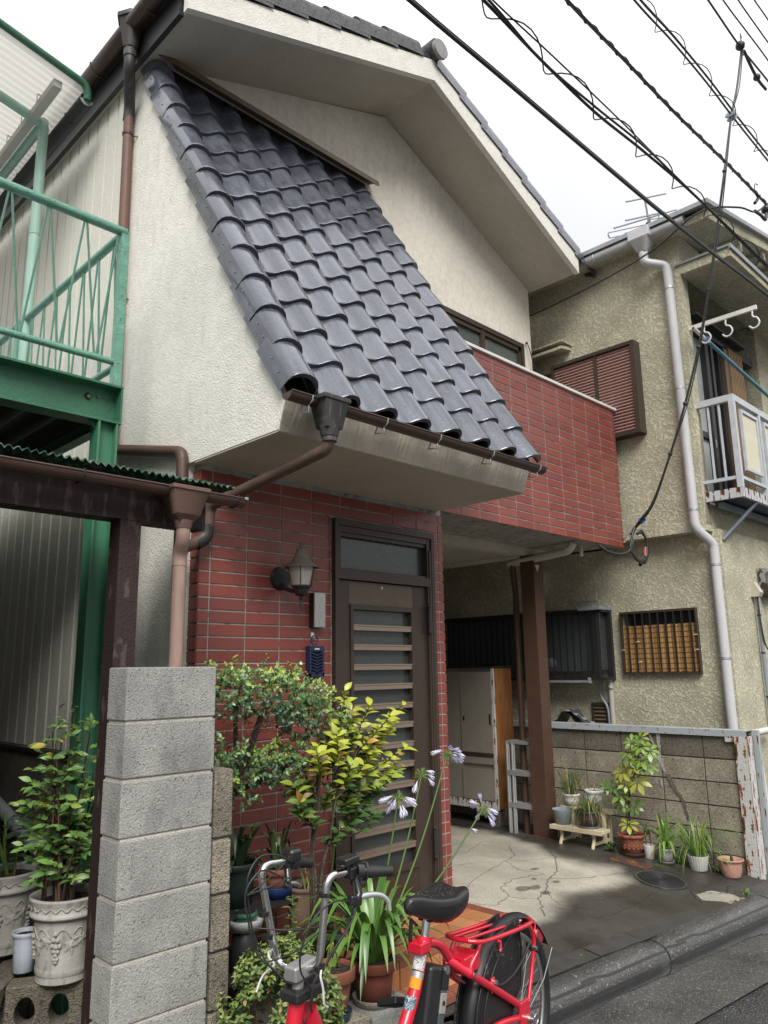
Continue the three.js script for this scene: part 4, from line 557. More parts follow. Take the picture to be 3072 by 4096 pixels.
// ---------------------------------------------------------------- neighbour house on the right
const nh = thing('olive_house', 'two storey house of olive rough cast stucco with brown shutter box and barred windows', 'house', [8.5, -0.2, -5]);
{
  const X = 7.0, ZF = -2.70, XU = 6.85;
  part(nh, 'lower_wall', [box(X, 12, -0.3, 2.72, -12, -3.72), box(X, 12, -0.3, 1.43, -3.72, -2.98), box(X, 12, 2.02, 2.72, -3.72, -2.98), box(X + 0.1, 12, 1.43, 2.02, -3.72, -2.98), box(X, 12, -0.3, 2.72, -2.98, ZF)], mNStucco);
  part(nh, 'upper_wall', [box(XU, 12, 2.70, 5.66, -12, -3.2), box(XU, 7.0, 2.70, 5.66, -3.2, -2.76), box(7.0, 12, 5.30, 5.66, -3.2, -2.76), box(7.0, 12, 2.70, 2.95, -3.2, -2.76)], mNStucco);
  part(nh, 'recess_wall', box(8.75, 12, 2.95, 5.30, -3.2, -2.76), mNStucco);
  part(nh, 'corner_repair', prism([[6.862, 2.76], [6.99, 2.76], [6.985, 3.3], [6.97, 3.8], [6.94, 3.9], [6.93, 3.3]], 0.004, 'xy', -2.762), mOldBlock[1]);
  // awning slab above the balcony recess
  part(nh, 'balcony_awning', [box(XU - 0.0, 11, 5.22, 5.31, -2.76, -2.28)], mNStucco);
  part(nh, 'awning_cap', [box(XU - 0.02, 11, 5.311, 5.333, -2.80, -2.262), box(XU - 0.02, 11, 5.288, 5.311, -2.281, -2.262)], paint([0.24, 0.26, 0.28], 0.4));
  // roof: gable towards the street, eaves gutter along the passage
  part(nh, 'roof_soffit', [prism([[6.70, 5.60], [9.5, 6.15], [12.4, 5.58], [12.4, 5.66], [9.5, 6.23], [6.70, 5.68]], 10, 'xy', -12.4)], mNStucco);
  part(nh, 'gable_board', prism([[6.72, 5.595], [9.5, 6.145], [12.4, 5.575], [12.4, 5.70], [9.5, 6.27], [6.72, 5.72]], 0.05, 'xy', -2.44), mNStucco);
  part(nh, 'roof_sheet', [prism([[6.62, 5.70], [9.5, 6.265], [12.5, 5.67], [12.5, 5.715], [9.5, 6.31], [6.62, 5.745]], 10.2, 'xy', -12.55)], paint([0.33, 0.35, 0.37], 0.4));
  for (const x of [7.55, 8.25, 8.95]) part(nh, 'corbel', prism([[x, 5.62 + (x - 6.7) * 0.196], [x + 0.08, 5.62 + (x - 6.7) * 0.196], [x + 0.08, 5.46 + (x - 6.7) * 0.196], [x + 0.05, 5.46 + (x - 6.7) * 0.196], [x + 0.05, 5.53 + (x - 6.7) * 0.196], [x, 5.55 + (x - 6.7) * 0.196]], 0.38, 'xy', -2.80), mNStucco);
  const g = part(nh, 'eaves_gutter', [new THREE.CylinderGeometry(0.058, 0.058, 9.9, 14, 1, false, 0, Math.PI * 2).rotateX(Math.PI / 2).translate(6.69, 5.655, -7.55)], paint([0.40, 0.40, 0.39], 0.5));
  for (const z of [-3.55, -4.4, -5.3]) part(g, 'gutter_bracket', new THREE.TorusGeometry(0.060, 0.005, 5, 16).translate(6.69, 5.655, z), mZinc);
  for (const z of [-3.0, -3.65, -4.4]) part(nh, 'snow_guard', box(6.74, 6.80, 5.74, 5.80, z - 0.05, z + 0.05), mZinc);
  part(nh, 'rain_hopper', [rbox(6.59, 6.77, 5.62, 5.72, -3.14, -2.92, 0.008), new THREE.CylinderGeometry(0.135, 0.06, 0.13, 4).rotateY(Math.PI / 4).translate(6.68, 5.56, -3.03), cyl(0.045, 0.045, 0.06, 12, 6.68, 5.45, -3.03)], mWhitePipe);
  const dp = part(nh, 'white_downpipe', tube(fillet([[6.68, 5.48, -3.03], [6.68, 5.39, -3.03], [6.80, 5.34, -2.87], [6.80, 5.24, -2.86], [6.80, 2.72, -2.835], [6.95, 2.58, -2.75], [6.955, 2.48, -2.75], [6.955, 0.1, -2.745]], 0.06), 0.043, { n: 16 }), mWhitePipe);
  for (const [x, y, z] of [[6.80, 5.08, -2.858], [6.80, 4.05, -2.85], [6.80, 2.88, -2.836], [6.955, 2.38, -2.75], [6.955, 1.55, -2.748]]) part(dp, 'pipe_clip', cyl(0.047, 0.047, 0.022, 16, x, y, z), mZinc);
  // shutter box
  const sb = part(nh, 'shutter_box', [box(6.72, 6.85, 3.715, 3.755, -4.19, -3.235), box(6.72, 6.85, 4.63, 4.665, -4.19, -3.235), box(6.72, 6.85, 3.755, 4.63, -3.275, -3.235), box(6.735, 6.85, 3.755, 4.63, -3.69, -3.655), box(6.72, 6.85, 3.755, 4.63, -4.19, -4.155), box(6.78, 6.85, 3.755, 4.63, -4.16, -3.27)], mBronze);
  const lm = paint([0.34, 0.20, 0.175], 0.5), n = 27, gl = (a, b) => uvm(prism([[-0.012, -0.016], [0.014, -0.016], [0.024, -0.008], [0.004, 0.016], [-0.012, 0.016]].map((p) => [-p[0], p[1]]), b - a, 'xy', 0));
  const g1 = gl(-3.655, -3.276), g2 = gl(-4.155, -3.691);
  for (let i = 0; i < n; i++) { const y = 3.775 + i * 0.0323; piece(sb, 'louvre', g1, lm, 6.762, y, -3.655); piece(sb, 'louvre', g2, lm, 6.762, y, -4.155); }
  part(nh, 'window_behind', [box(6.79, 6.85, 3.70, 4.62, -5.2, -4.195)], mBronze);
  part(nh, 'window_hood', [prism([[6.85, 4.83], [6.66, 4.80], [6.66, 4.83], [6.85, 4.87]], 0.9, 'xy', -4.9), box(6.645, 6.855, 4.872, 4.885, -4.92, -3.98)], mNStucco);
  // window with reed blind behind bars
  const bw = part(nh, 'barred_window', [box(6.955, 7.0, 2.000, 2.022, -3.735, -2.975), box(6.955, 7.0, 1.425, 1.445, -3.735, -2.975), box(6.955, 7.0, 1.445, 2.000, -3.735, -3.722), box(6.955, 7.0, 1.445, 2.000, -2.988, -2.975)], mBronze);
  for (let i = 0; i < 9; i++) part(bw, 'bar', box(6.955, 6.968, 1.445, 2.0, -3.655 + i * 0.0775 - 0.006, -3.655 + i * 0.0775 + 0.006), mDark);
  part(bw, 'pane', box(7.06, 7.066, 1.44, 2.01, -3.72, -2.985), mGlassDark);
  const rb = part(nh, 'reed_blind', grid(2, 2, (u, v) => [6.992, 1.45 + v * 0.43, mix(-3.72, -2.99, u)]), M([0.16, 0.08, 0.03], { side: THREE.DoubleSide }));
  const rm = [[0.52, 0.30, 0.105], [0.42, 0.225, 0.075], [0.58, 0.36, 0.14], [0.34, 0.17, 0.05]].map((c) => M(c, { roughness: 0.7 })), reeds = [[], [], [], []];
  for (let i = 0; i < 150; i++) { const z = -3.716 + i * 0.00485; reeds[Math.floor(rnd() * 4)].push(tube([[6.984 + R(-0.001, 0.001), 1.448 + R(-0.004, 0.004), z], [6.984, 1.884 + R(-0.006, 0.004), z + R(-0.001, 0.001)]], 0.0023, { n: 4 })); }
  reeds.forEach((r, i) => { part(rb, 'reeds', r, rm[i]).userData.kind = 'stuff'; });
  for (let i = 0; i < 9; i++) part(rb, 'binding_cord', box(6.9795, 6.981, 1.475 + i * 0.048, 1.478 + i * 0.048, -3.72, -2.99), mDark);
  for (const [z, y] of [[-3.715, 1.655], [-3.56, 1.73], [-3.55, 1.54], [-2.995, 1.775], [-2.992, 1.64]]) part(rb, 'string_tie', tube([[6.955, y - 0.005, z - 0.02], [6.950, y + 0.004, z], [6.952, y, z + 0.018]], 0.004, { n: 5 }), mWhite);
  // dark projecting window with bars
  const dw = part(nh, 'projecting_window', [box(6.80, 7.0, 2.03, 2.07, -5.9, -3.84), box(6.80, 7.0, 1.375, 1.40, -5.9, -3.84), box(6.80, 6.84, 1.40, 2.03, -3.955, -3.90), box(6.96, 7.0, 1.40, 2.03, -3.90, -3.84)], mDark);
  part(dw, 'hood', rbox(6.76, 7.0, 2.05, 2.085, -4.08, -3.83, 0.004), mGreyPlastic);
  for (let i = 0; i < 24; i++) part(dw, 'bar', box(6.80, 6.812, 1.40, 2.03, -4.02 - i * 0.078 - 0.007, -4.02 - i * 0.078 + 0.007), mDark);
  part(dw, 'pane', box(6.90, 6.906, 1.46, 2.03, -5.9, -3.96), P([0.10, 0.115, 0.12], { roughness: 0.2 }));
  part(dw, 'side_pane', box(6.845, 6.955, 1.47, 2.03, -3.90, -3.895), mFrost);
  part(dw, 'things_inside', [ball(0.09, 6.97, 1.55, -4.5).scale(1, 1, 1), box(6.92, 6.97, 1.5, 1.7, -4.35, -4.2), box(6.92, 6.97, 1.75, 1.85, -4.75, -4.4)], paint([0.25, 0.26, 0.27], 0.7));
  part(dw, 'drain_tray', [box(6.79, 6.82, 1.352, 1.374, -4.55, -4.02), rbox(6.785, 6.825, 1.345, 1.40, -4.03, -4.0, 0.004)], mGreyPlastic);
  part(nh, 'wall_panel', [box(6.992, 7.0, 2.16, 2.47, -4.27, -3.99)], mNStucco);
  const vt = part(nh, 'floor_vent', [box(6.975, 7.0, 0.78, 1.155, -4.12, -4.095), box(6.975, 7.0, 0.78, 1.155, -3.965, -3.94), box(6.975, 7.0, 1.13, 1.155, -4.095, -3.965), box(6.994, 7.0, 0.78, 1.13, -4.095, -3.965)], mBronze);
  for (let i = 0; i < 9; i++) part(vt, 'louvre', prism([[6.978, 0.80 + i * 0.037], [6.994, 0.815 + i * 0.037], [6.994, 0.822 + i * 0.037], [6.978, 0.807 + i * 0.037]], 0.13, 'xy', -4.095), mBronzeLt);
  part(nh, 'conduit', [tube(fillet([[6.97, 1.39, -3.89], [6.97, 0.2, -3.885]], 0.02), 0.024, { n: 10 }), tube([[6.96, 1.30, -3.885], [6.96, 1.31, -3.88]], 0.029, { n: 10 })], paint([0.42, 0.40, 0.36], 0.5));
  part(nh, 'flexible_conduit', tube([[6.965, 1.36, -4.0], [6.965, 1.22, -4.0], [6.965, 1.12, -3.94], [6.965, 0.95, -3.925], [6.965, 0.3, -3.925]], 0.013, { n: 8, smooth: true }), mGreyPlastic);
  // balcony door in the recess
  const bd = part(nh, 'balcony_door', [box(7.05, 8.7, 4.78, 4.86, -3.2, -2.80), box(7.48, 7.56, 2.95, 4.78, -2.95, -2.84), box(7.62, 7.68, 2.95, 4.78, -2.95, -2.84), box(7.80, 7.86, 2.95, 4.78, -2.95, -2.84), box(7.0, 7.48, 3.70, 3.76, -2.92, -2.87), box(7.0, 7.48, 2.95, 3.02, -2.92, -2.87), box(7.56, 7.87, 2.95, 4.78, -2.99, -2.96), box(7.05, 8.3, 4.86, 4.89, -3.2, -2.72)], mDark);
  part(bd, 'pane', box(7.0, 7.48, 3.02, 4.78, -2.905, -2.898), mGlassSkyPale);
  part(bd, 'latch', rbox(7.50, 7.52, 3.62, 3.70, -2.845, -2.835, 0.002), mSteel);
  const sl = part(nh, 'brown_shutter', box(7.87, 8.35, 2.98, 4.80, -2.90, -2.80), mBronzeLt);
  for (let i = 0; i < 9; i++) part(sl, 'rib', box(7.98 + i * 0.042, 8.0 + i * 0.042, 2.98, 4.80, -2.80, -2.785), paint([0.30, 0.19, 0.09], 0.5));
  // balcony with grey steel rail
  const by = 2.96, bt = 3.86, bx = 6.90, bz = -2.42;
  const bal = part(nh, 'steel_balcony', [box(bx, 10, by, by + 0.09, bz - 0.03, bz), box(bx, bx + 0.03, by, by + 0.09, -2.76, bz - 0.03)], M(W, { roughness: 0.6, map: rustMap([0.50, 0.53, 0.56], 0, 0.57) }));
  part(bal, 'deck', box(bx + 0.03, 10, by + 0.02, by + 0.05, -2.76, bz - 0.03), paint([0.03, 0.05, 0.09], 0.6));
  const gp = paint([0.52, 0.545, 0.57], 0.5);
  part(bal, 'top_rail', [box(bx, 10, bt, bt + 0.06, bz - 0.045, bz), box(bx, bx + 0.045, bt, bt + 0.06, -2.76, bz - 0.045)], gp);
  part(bal, 'bottom_rail', [box(bx, 10, by + 0.17, by + 0.20, bz - 0.035, bz - 0.005), box(bx + 0.005, bx + 0.035, by + 0.17, by + 0.20, -2.76, bz - 0.035)], gp);
  part(bal, 'corner_post', box(bx - 0.001, bx + 0.046, by + 0.09, bt, bz - 0.046, bz + 0.001), gp);
  for (const z of [-2.66, -2.56]) part(bal, 'bar', box(bx + 0.012, bx + 0.028, by + 0.20, bt, z - 0.008, z + 0.008), gp);
  for (const x of [7.52, 8.1, 8.7]) part(bal, 'post', box(x, x + 0.045, by + 0.09, bt, bz - 0.044, bz - 0.001), gp);
  for (const x of [7.03, 7.60, 8.2]) { part(bal, 'panel_frame', [box(x, x + 0.40, by + 0.26, by + 0.29, bz - 0.01, bz + 0.015), box(x, x + 0.40, bt - 0.09, bt - 0.06, bz - 0.01, bz + 0.015), box(x, x + 0.025, by + 0.29, bt - 0.09, bz - 0.01, bz + 0.015), box(x + 0.375, x + 0.40, by + 0.29, bt - 0.09, bz - 0.01, bz + 0.015)], gp); part(bal, 'ribbed_panel', grid(120, 1, (u, v) => [mix(x + 0.025, x + 0.375, u), mix(by + 0.29, bt - 0.09, v), bz + 0.004 * Math.sin(u * Math.PI * 2 * 19)]), paint([0.60, 0.57, 0.44], 0.6)); }
  part(bal, 'brace', tube([[7.05, 2.62, -2.70], [7.25, by, bz - 0.02]], 0.022, { n: 4 }), mGreyPlastic);
  part(bal, 'bearer', [box(bx + 0.1, 10, by - 0.05, by - 0.002, -2.69, -2.64)], mGreyPlastic);
  // clothes pole bracket with hooks
  const hk = part(nh, 'pole_bracket', box(6.93, 6.955, 4.66, 4.70, -2.76, -2.14), mWhite);
  for (const z of [-2.62, -2.42, -2.18]) part(hk, 'hook', tube([[6.94, 4.66, z], [6.94, 4.60, z], [6.95, 4.585, z + 0.028], [6.955, 4.54, z + 0.045], [6.955, 4.50, z + 0.022], [6.955, 4.495, z - 0.015], [6.955, 4.525, z - 0.045]], 0.0085, { n: 7, smooth: true }), mWhite);
}
{
  const p = thing('laundry_pole', 'blue and white laundry pole hanging across the neighbour balcony', 'pole', [6.9, 4.5, -2.6]);
  part(p, 'pole', [tube([[6.78, 4.60, -2.66], [7.05, 4.53, -2.63]], 0.017, { n: 10 })], mWhite); part(p, 'sleeve', tube([[7.05, 4.53, -2.63], [9.6, 3.95, -2.42]], 0.0175, { n: 10 }), paint([0.10, 0.26, 0.33], 0.4));
  part(p, 'dark_end_disc', new THREE.CylinderGeometry(0.013, 0.013, 0.004, 10).rotateZ(1.3).translate(6.778, 4.6005, -2.66), mBlack);  // black disc painted as the shade inside the hollow pole
  part(p, 'clip', rbox(6.98, 7.02, 4.50, 4.57, -2.66, -2.61, 0.008), M([0.07, 0.22, 0.48], { roughness: 0.5 }));
}
{ // entry cap and meter on the neighbour's street wall
  const m = thing('meter_cover', 'weathered dark box with peeling paint on the right edge of the olive street wall', 'cover', [7.95, 2.3, -2.70]);
  part(m, 'box', rbox(7.80, 8.10, 2.15, 2.42, -2.70, -2.60, 0.01), M(W, { roughness: 0.7, map: tex(256, 0.4, (u, v) => { const k = smooth(0.5, 0.56, fbm(u, v, 8, 5, 521)); return [mix(0.04, 0.30, k), mix(0.032, 0.29, k), mix(0.03, 0.28, k)]; }, true) }));
  const c = thing('cable_inlet', 'cream cable inlet cap with grey conduit running down the olive street wall', 'conduit', [7.62, 2.2, -2.69]);
  part(c, 'cap', prism([[-2.70, 2.13], [-2.63, 2.13], [-2.61, 2.17], [-2.66, 2.27], [-2.70, 2.28]], 0.09, 'zy', 7.58), paint([0.55, 0.50, 0.40], 0.5));
  part(c, 'conduit', tube([[7.625, 2.15, -2.66], [7.63, 1.2, -2.66], [7.63, 0.3, -2.66]], 0.017, { n: 8 }), mGreyPlastic);
  for (const y of [1.95, 1.6, 1.2, 0.9]) part(c, 'clip', cyl(0.021, 0.021, 0.014, 8, 7.628, y, -2.66), mDark);
  part(c, 'cable', tube([[7.61, 2.13, -2.65], [7.60, 1.85, -2.64], [7.64, 1.66, -2.63], [7.78, 1.62, -2.62], [7.86, 1.75, -2.62], [7.88, 2.15, -2.63]], 0.007, { n: 6, smooth: true }), mCable);
  const w = thing('wrapped_pipes', 'white insulated water pipes beside the rusty post at the right edge', 'pipes', [6.9, 0.4, -2.6]);
  part(w, 'pipe', [tube(fillet([[6.86, 0.92, -2.62], [7.5, 0.93, -2.60]], 0.02), 0.028, { n: 10 }), tube(fillet([[6.88, 0.85, -2.60], [6.98, 0.85, -2.60], [7.02, 0.6, -2.60], [7.06, 0.28, -2.60]], 0.06), 0.016, { n: 10 }), tube([[7.08, 0.9, -2.61], [7.14, 0.2, -2.60]], 0.027, { n: 10 }), tube([[7.0, 0.24, -2.58], [7.5, 0.30, -2.58]], 0.026, { n: 10 })], paint([0.62, 0.61, 0.58], 0.6));
}
// ---------------------------------------------------------------- boundary wall with rusty steel frame
{
  const b = thing('boundary_block_wall', 'stained brown block wall with a rusty white steel cap between carport and olive house', 'wall', [6.47, -0.1, -3.4]);
  part(b, 'mortar', box(6.432, 6.52, -0.3, 0.955, -7.5, -2.50), mOldMortar);
  const H = 0.1812, L = 0.365, yTop = 0.9375 ;
  for (let k = 0; k < 6; k++) for (let j = 0; j < 13; j++) {
    const y1 = yTop - k * H + (k === 0 ? 0.0 : 0), y0 = y1 - H + 0.008, z1 = -2.80 - j * L + L - 0.0, z0 = z1 - L + 0.008; if (z0 < -7.2) continue;
    const a = Math.max(z0, -7.4), c = Math.min(z1, -2.53);
    const dark = k === 0 || (k > 4) ? 3 : (j === 1 && k < 4) ? 3 : (j + k) % 3;
    const m = part(b, 'block', rbox(6.42 + R(-0.002, 0.002), 6.50, Math.max(y0, -0.28), y1, a, c, 0.005, 1), mOldBlock[k === 0 || k > 4 ? 3 : (j * 2 + k * k) % 3]);
    const uv = m.geometry.attributes.uv; for (let q = 0; q < uv.count; q++) uv.setXY(q, uv.getX(q) + j * 0.13 + k * 0.31, uv.getY(q) + k * 0.17);
  }
  const streak = M(W, { roughness: 0.95, map: tex(256, 0.2, (u, v) => { const k = fbm(u, v, 12, 4, 531); return [0.12 + 0.5 * k, 0.115 + 0.48 * k, 0.10 + 0.44 * k]; }, true) });
  const jag = (l) => { const a = [], c = []; for (let i = 1; i < l.length; i++) for (let q = 0; q < 5; q++) { const t = q / 5, z = mix(l[i - 1][0], l[i][0], t), y = mix(l[i - 1][1], l[i][1], t), w = mix(l[i - 1][2], l[i][2], t); a.push([z - w * R(0.4, 1.2), y]); c.unshift([z + w * R(0.4, 1.2), y]); } return prism([...a, ...c], 0.004, 'zy', 6.4145); };
  part(b, 'repair_mortar', jag([[-3.17, 0.935, 0.02], [-3.165, 0.80, 0.012], [-3.175, 0.74, 0.025], [-3.15, 0.66, 0.018], [-3.135, 0.62, 0.004]]), streak); part(b, 'repair_mortar', jag([[-3.25, 0.93, 0.014], [-3.225, 0.86, 0.010], [-3.20, 0.80, 0.003]]), streak); part(b, 'repair_mortar', jag([[-3.178, 0.57, 0.012], [-3.172, 0.49, 0.005]]), streak);
  part(b, 'crack_fill', jag([[-3.12, 0.61, 0.03], [-3.06, 0.50, 0.022], [-3.0, 0.42, 0.02], [-2.98, 0.32, 0.015], [-2.96, 0.25, 0.006]]), mOldBlock[3]);
  part(b, 'steel_cap', [box(6.395, 6.535, 0.984, 0.990, -7.4, -2.43), box(6.395, 6.401, 0.940, 0.984, -7.4, -2.43), box(6.529, 6.535, 0.940, 0.984, -7.4, -2.43)], mRustLess);
  part(b, 'steel_post', [box(6.392, 6.398, -0.12, 0.945, -2.525, -2.43), box(6.392, 6.50, -0.12, 0.945, -2.432, -2.426), box(6.398, 6.404, 0.90, 0.945, -2.60, -2.43)], mRustWhite);
  part(b, 'steel_post', [box(6.56, 6.60, -0.2, 0.985, -2.44, -2.40)], mRustLess);
  part(b, 'end_block', rbox(6.50, 6.565, -0.28, 0.97, -2.52, -2.44, 0.006), mOldBlock[3]);
}
// ---------------------------------------------------------------- things in the carport
{
  const c = thing('sliding_cabinet', 'tall cream steel cabinet with sliding doors and orange wooden side in the carport', 'cabinet', [6.23, 0.05, -5.2]);
  part(c, 'body', [box(6.10, 6.385, 0.19, 1.505, -6.05, -4.66)], mCabWhite);
  part(c, 'wooden_side', box(6.095, 6.385, 0.20, 1.50, -4.66, -4.650), mWoodCab);
  part(c, 'top', [box(6.07, 6.40, 1.505, 1.525, -6.06, -4.64)], mDark);
  part(c, 'door', box(6.078, 6.098, 0.60, 1.47, -5.06, -4.672), mCabWhite); part(c, 'door', box(6.088, 6.098, 0.27, 1.47, -5.9, -5.06), mCabWhite); part(c, 'door', box(6.078, 6.098, 0.27, 0.55, -5.06, -4.672), mCabWhite);
  part(c, 'cross_band', box(6.074, 6.10, 0.665, 0.705, -5.8, -4.672), mBronze);
  part(c, 'pull', [box(6.075, 6.080, 1.0, 1.04, -5.035, -5.015), box(6.075, 6.080, 0.97, 1.07, -4.71, -4.69)], mDark);
  part(c, 'corner_strip', [box(6.080, 6.102, 0.19, 1.505, -4.672, -4.646)], mRustWhite);
  part(c, 'bottom_rail', box(6.078, 6.10, 0.19, 0.262, -5.9, -4.672), mRustWhite);
  part(c, 'foot', box(6.2, 6.36, 0.04, 0.19, -4.82, -4.66), mOldBlock[3]); part(c, 'foot', box(6.12, 6.18, 0.04, 0.19, -5.6, -5.5), mOldBlock[3]); part(c, 'foot', box(6.12, 6.16, 0.04, 0.19, -4.72, -4.68), mOldBlock[3]);
  const d = thing('tray_on_cabinet', 'flat dark tray lying on top of the cream cabinet', 'tray', [6.25, 1.525, -4.8]); part(d, 'tray', lathe([[0, 1.5265], [0.10, 1.527], [0.13, 1.540], [0.125, 1.541], [0.098, 1.530], [0, 1.530]], 20, 6.25, 0, -4.8), mDark);
  const f = thing('white_storage_box', 'pale locker behind the cream cabinet in the dark carport', 'locker', [6.2, 0.05, -5.35]);
  part(f, 'body', box(6.12, 6.38, 0.05, 1.90, -7.0, -6.08), mCabWhite); part(f, 'lid', box(6.09, 6.40, 1.90, 1.97, -7.02, -6.05), paint([0.40, 0.38, 0.35], 0.5));
  const s = thing('step_ladder', 'folded aluminium step ladder leaning between cabinet and brown post', 'ladder', [6.05, 0.04, -4.4]);
  for (const [z0, z1] of [[-4.455, -4.453], [-4.395, -4.400]]) part(s, 'rail', [tube([[6.0, 0.83, z0], [6.0, 0.035, z1]], 0.016, { n: 6 }), tube([[6.0, 0.83, z0 + 0.02], [6.0, 0.035, z1 + 0.018]], 0.009, { n: 6 })], mZinc);
  for (const z of [-4.455, -4.20]) part(s, 'rear_rail', tube([[6.28, 0.83, z], [6.24, 0.04, z]], 0.014, { n: 6 }), mZinc);
  part(s, 'platform', box(5.99, 6.29, 0.815, 0.845, -4.46, -4.17), mZinc);
  for (const y of [0.54, 0.26]) part(s, 'step', [box(5.985, 6.08, y, y + 0.045, -4.45, -4.19)], mZinc);
  const t = thing('covered_object', 'dark object under a silver sheet behind the block wall', 'tarpaulin', [6.7, 0.9, -4.1]);
  part(t, 'cover', grid(14, 10, (u, v) => { const z = mix(-4.36, -4.0, u), w = 1 - Math.abs(u - 0.45) * 1.7; return [mix(6.60, 6.85, v), 0.9 + 0.20 * Math.max(0, w) + 0.012 * Math.sin(u * 23 + v * 9), z]; }), paint([0.05, 0.052, 0.06], 0.5));
  part(t, 'silver_sheet', grid(16, 8, (u, v) => { const z = mix(-4.22, -3.78, u); return [mix(6.575, 6.70, v), 1.118 - 0.13 * u - 0.06 * u * u + 0.012 * Math.sin(u * 31 + v * 7) - 0.03 * v, z]; }), P([0.42, 0.42, 0.43], { metalness: 0.4, roughness: 0.45, side: THREE.DoubleSide }));
}
{ // manhole and drain cover
  const m = thing('manhole_cover', 'round black cast iron manhole cover in the wet forecourt', 'manhole', [5.66, -0.04, -2.87]);
  const tilt = (g) => g.rotateX(0.127).translate(5.66, slabY(-2.87) + 0.004, -2.87);
  part(m, 'frame', tilt(lathe([[0.165, 0], [0.165, 0.006], [0.180, 0.006], [0.183, 0]], 40)), mKerb);
  const rings = [lathe([[0, 0.004], [0.163, 0.004], [0.164, 0]], 40)]; for (const r of [0.035, 0.07, 0.105, 0.14]) rings.push(lathe([[r - 0.006, 0.004], [r - 0.005, 0.008], [r + 0.005, 0.008], [r + 0.006, 0.004]], 40));
  part(m, 'lid', tilt(cleanMerge(rings)), M([0.03, 0.031, 0.033], { metalness: 0.4, roughness: 0.5 }));
  const d = thing('drain_lid', 'rusty rectangular drain lid near the terracotta pot', 'drain', [5.83, 0.01, -3.19]);
  part(d, 'lid', new RoundedBoxGeometry(0.14, 0.008, 0.30, 1, 0.002).rotateX(0.127).rotateY(0.08).translate(5.83, slabY(-3.19) + 0.003, -3.19), M(W, { roughness: 0.75, map: rustMap([0.07, 0.035, 0.025], 0, 0.5) }));
}
// ---------------------------------------------------------------- antenna and wires
{
  const a = thing('roof_antenna', 'television aerial with long dipoles on the olive house roof', 'antenna', [9.06, 6.3, -4]);
  const f = (x, y) => { const k = 4 / 5.5; return [x * k, 1.5 + (y - 1.5) * k, -4]; };
  part(a, 'mast', tube([[9.06, 6.1, -4], f(12.49, 9.62)], 0.022, { n: 8 }), M(W, { roughness: 0.8, map: rustMap([0.3, 0.28, 0.26], 0, 0.4) }));
  part(a, 'boom', tube([f(12.49, 9.40), f(12.40, 9.95)], 0.014, { n: 6 }), mGreyPlastic);
  const el = (p, q, r = 0.012) => part(a, 'element', tube([p, q], r, { n: 5 }), mGreyPlastic);
  el(f(11.637, 9.547), f(13.352, 10.515)); el(f(11.55, 9.14), f(13.2, 10.05)); el(f(11.1, 8.80), f(13.78, 10.36)); el(f(11.5, 8.87), f(13.15, 9.78)); el(f(11.5, 8.60), f(13.05, 9.48));
  part(a, 'folded_dipole', tube([f(10.90, 8.53), f(10.86, 8.57), f(10.88, 8.62), f(14.35, 10.49), f(14.45, 10.47), f(14.43, 10.40), f(10.90, 8.53)], 0.008, { n: 5 }), mGreyPlastic);
  part(a, 'uhf_boom', tube([f(12.95, 9.86), f(12.62, 9.12)], 0.011, { n: 6 }), mGreyPlastic);
  for (let i = 0; i < 8; i++) { const t = i / 7, x = mix(12.93, 12.66, t), y = mix(9.80, 9.2, t), w = mix(0.34, 0.20, t); el(f(x - w, y - w * 0.52), f(x + w * 0.8, y + w * 0.42), 0.009); }
  part(a, 'clamp', ball(0.045, ...f(12.45, 9.45), 8, 6), mDark);
  part(a, 'stay_wire', tube([f(12.40, 9.3), f(10.85, 7.85)], 0.004, { n: 4 }), mGreyPlastic);
}
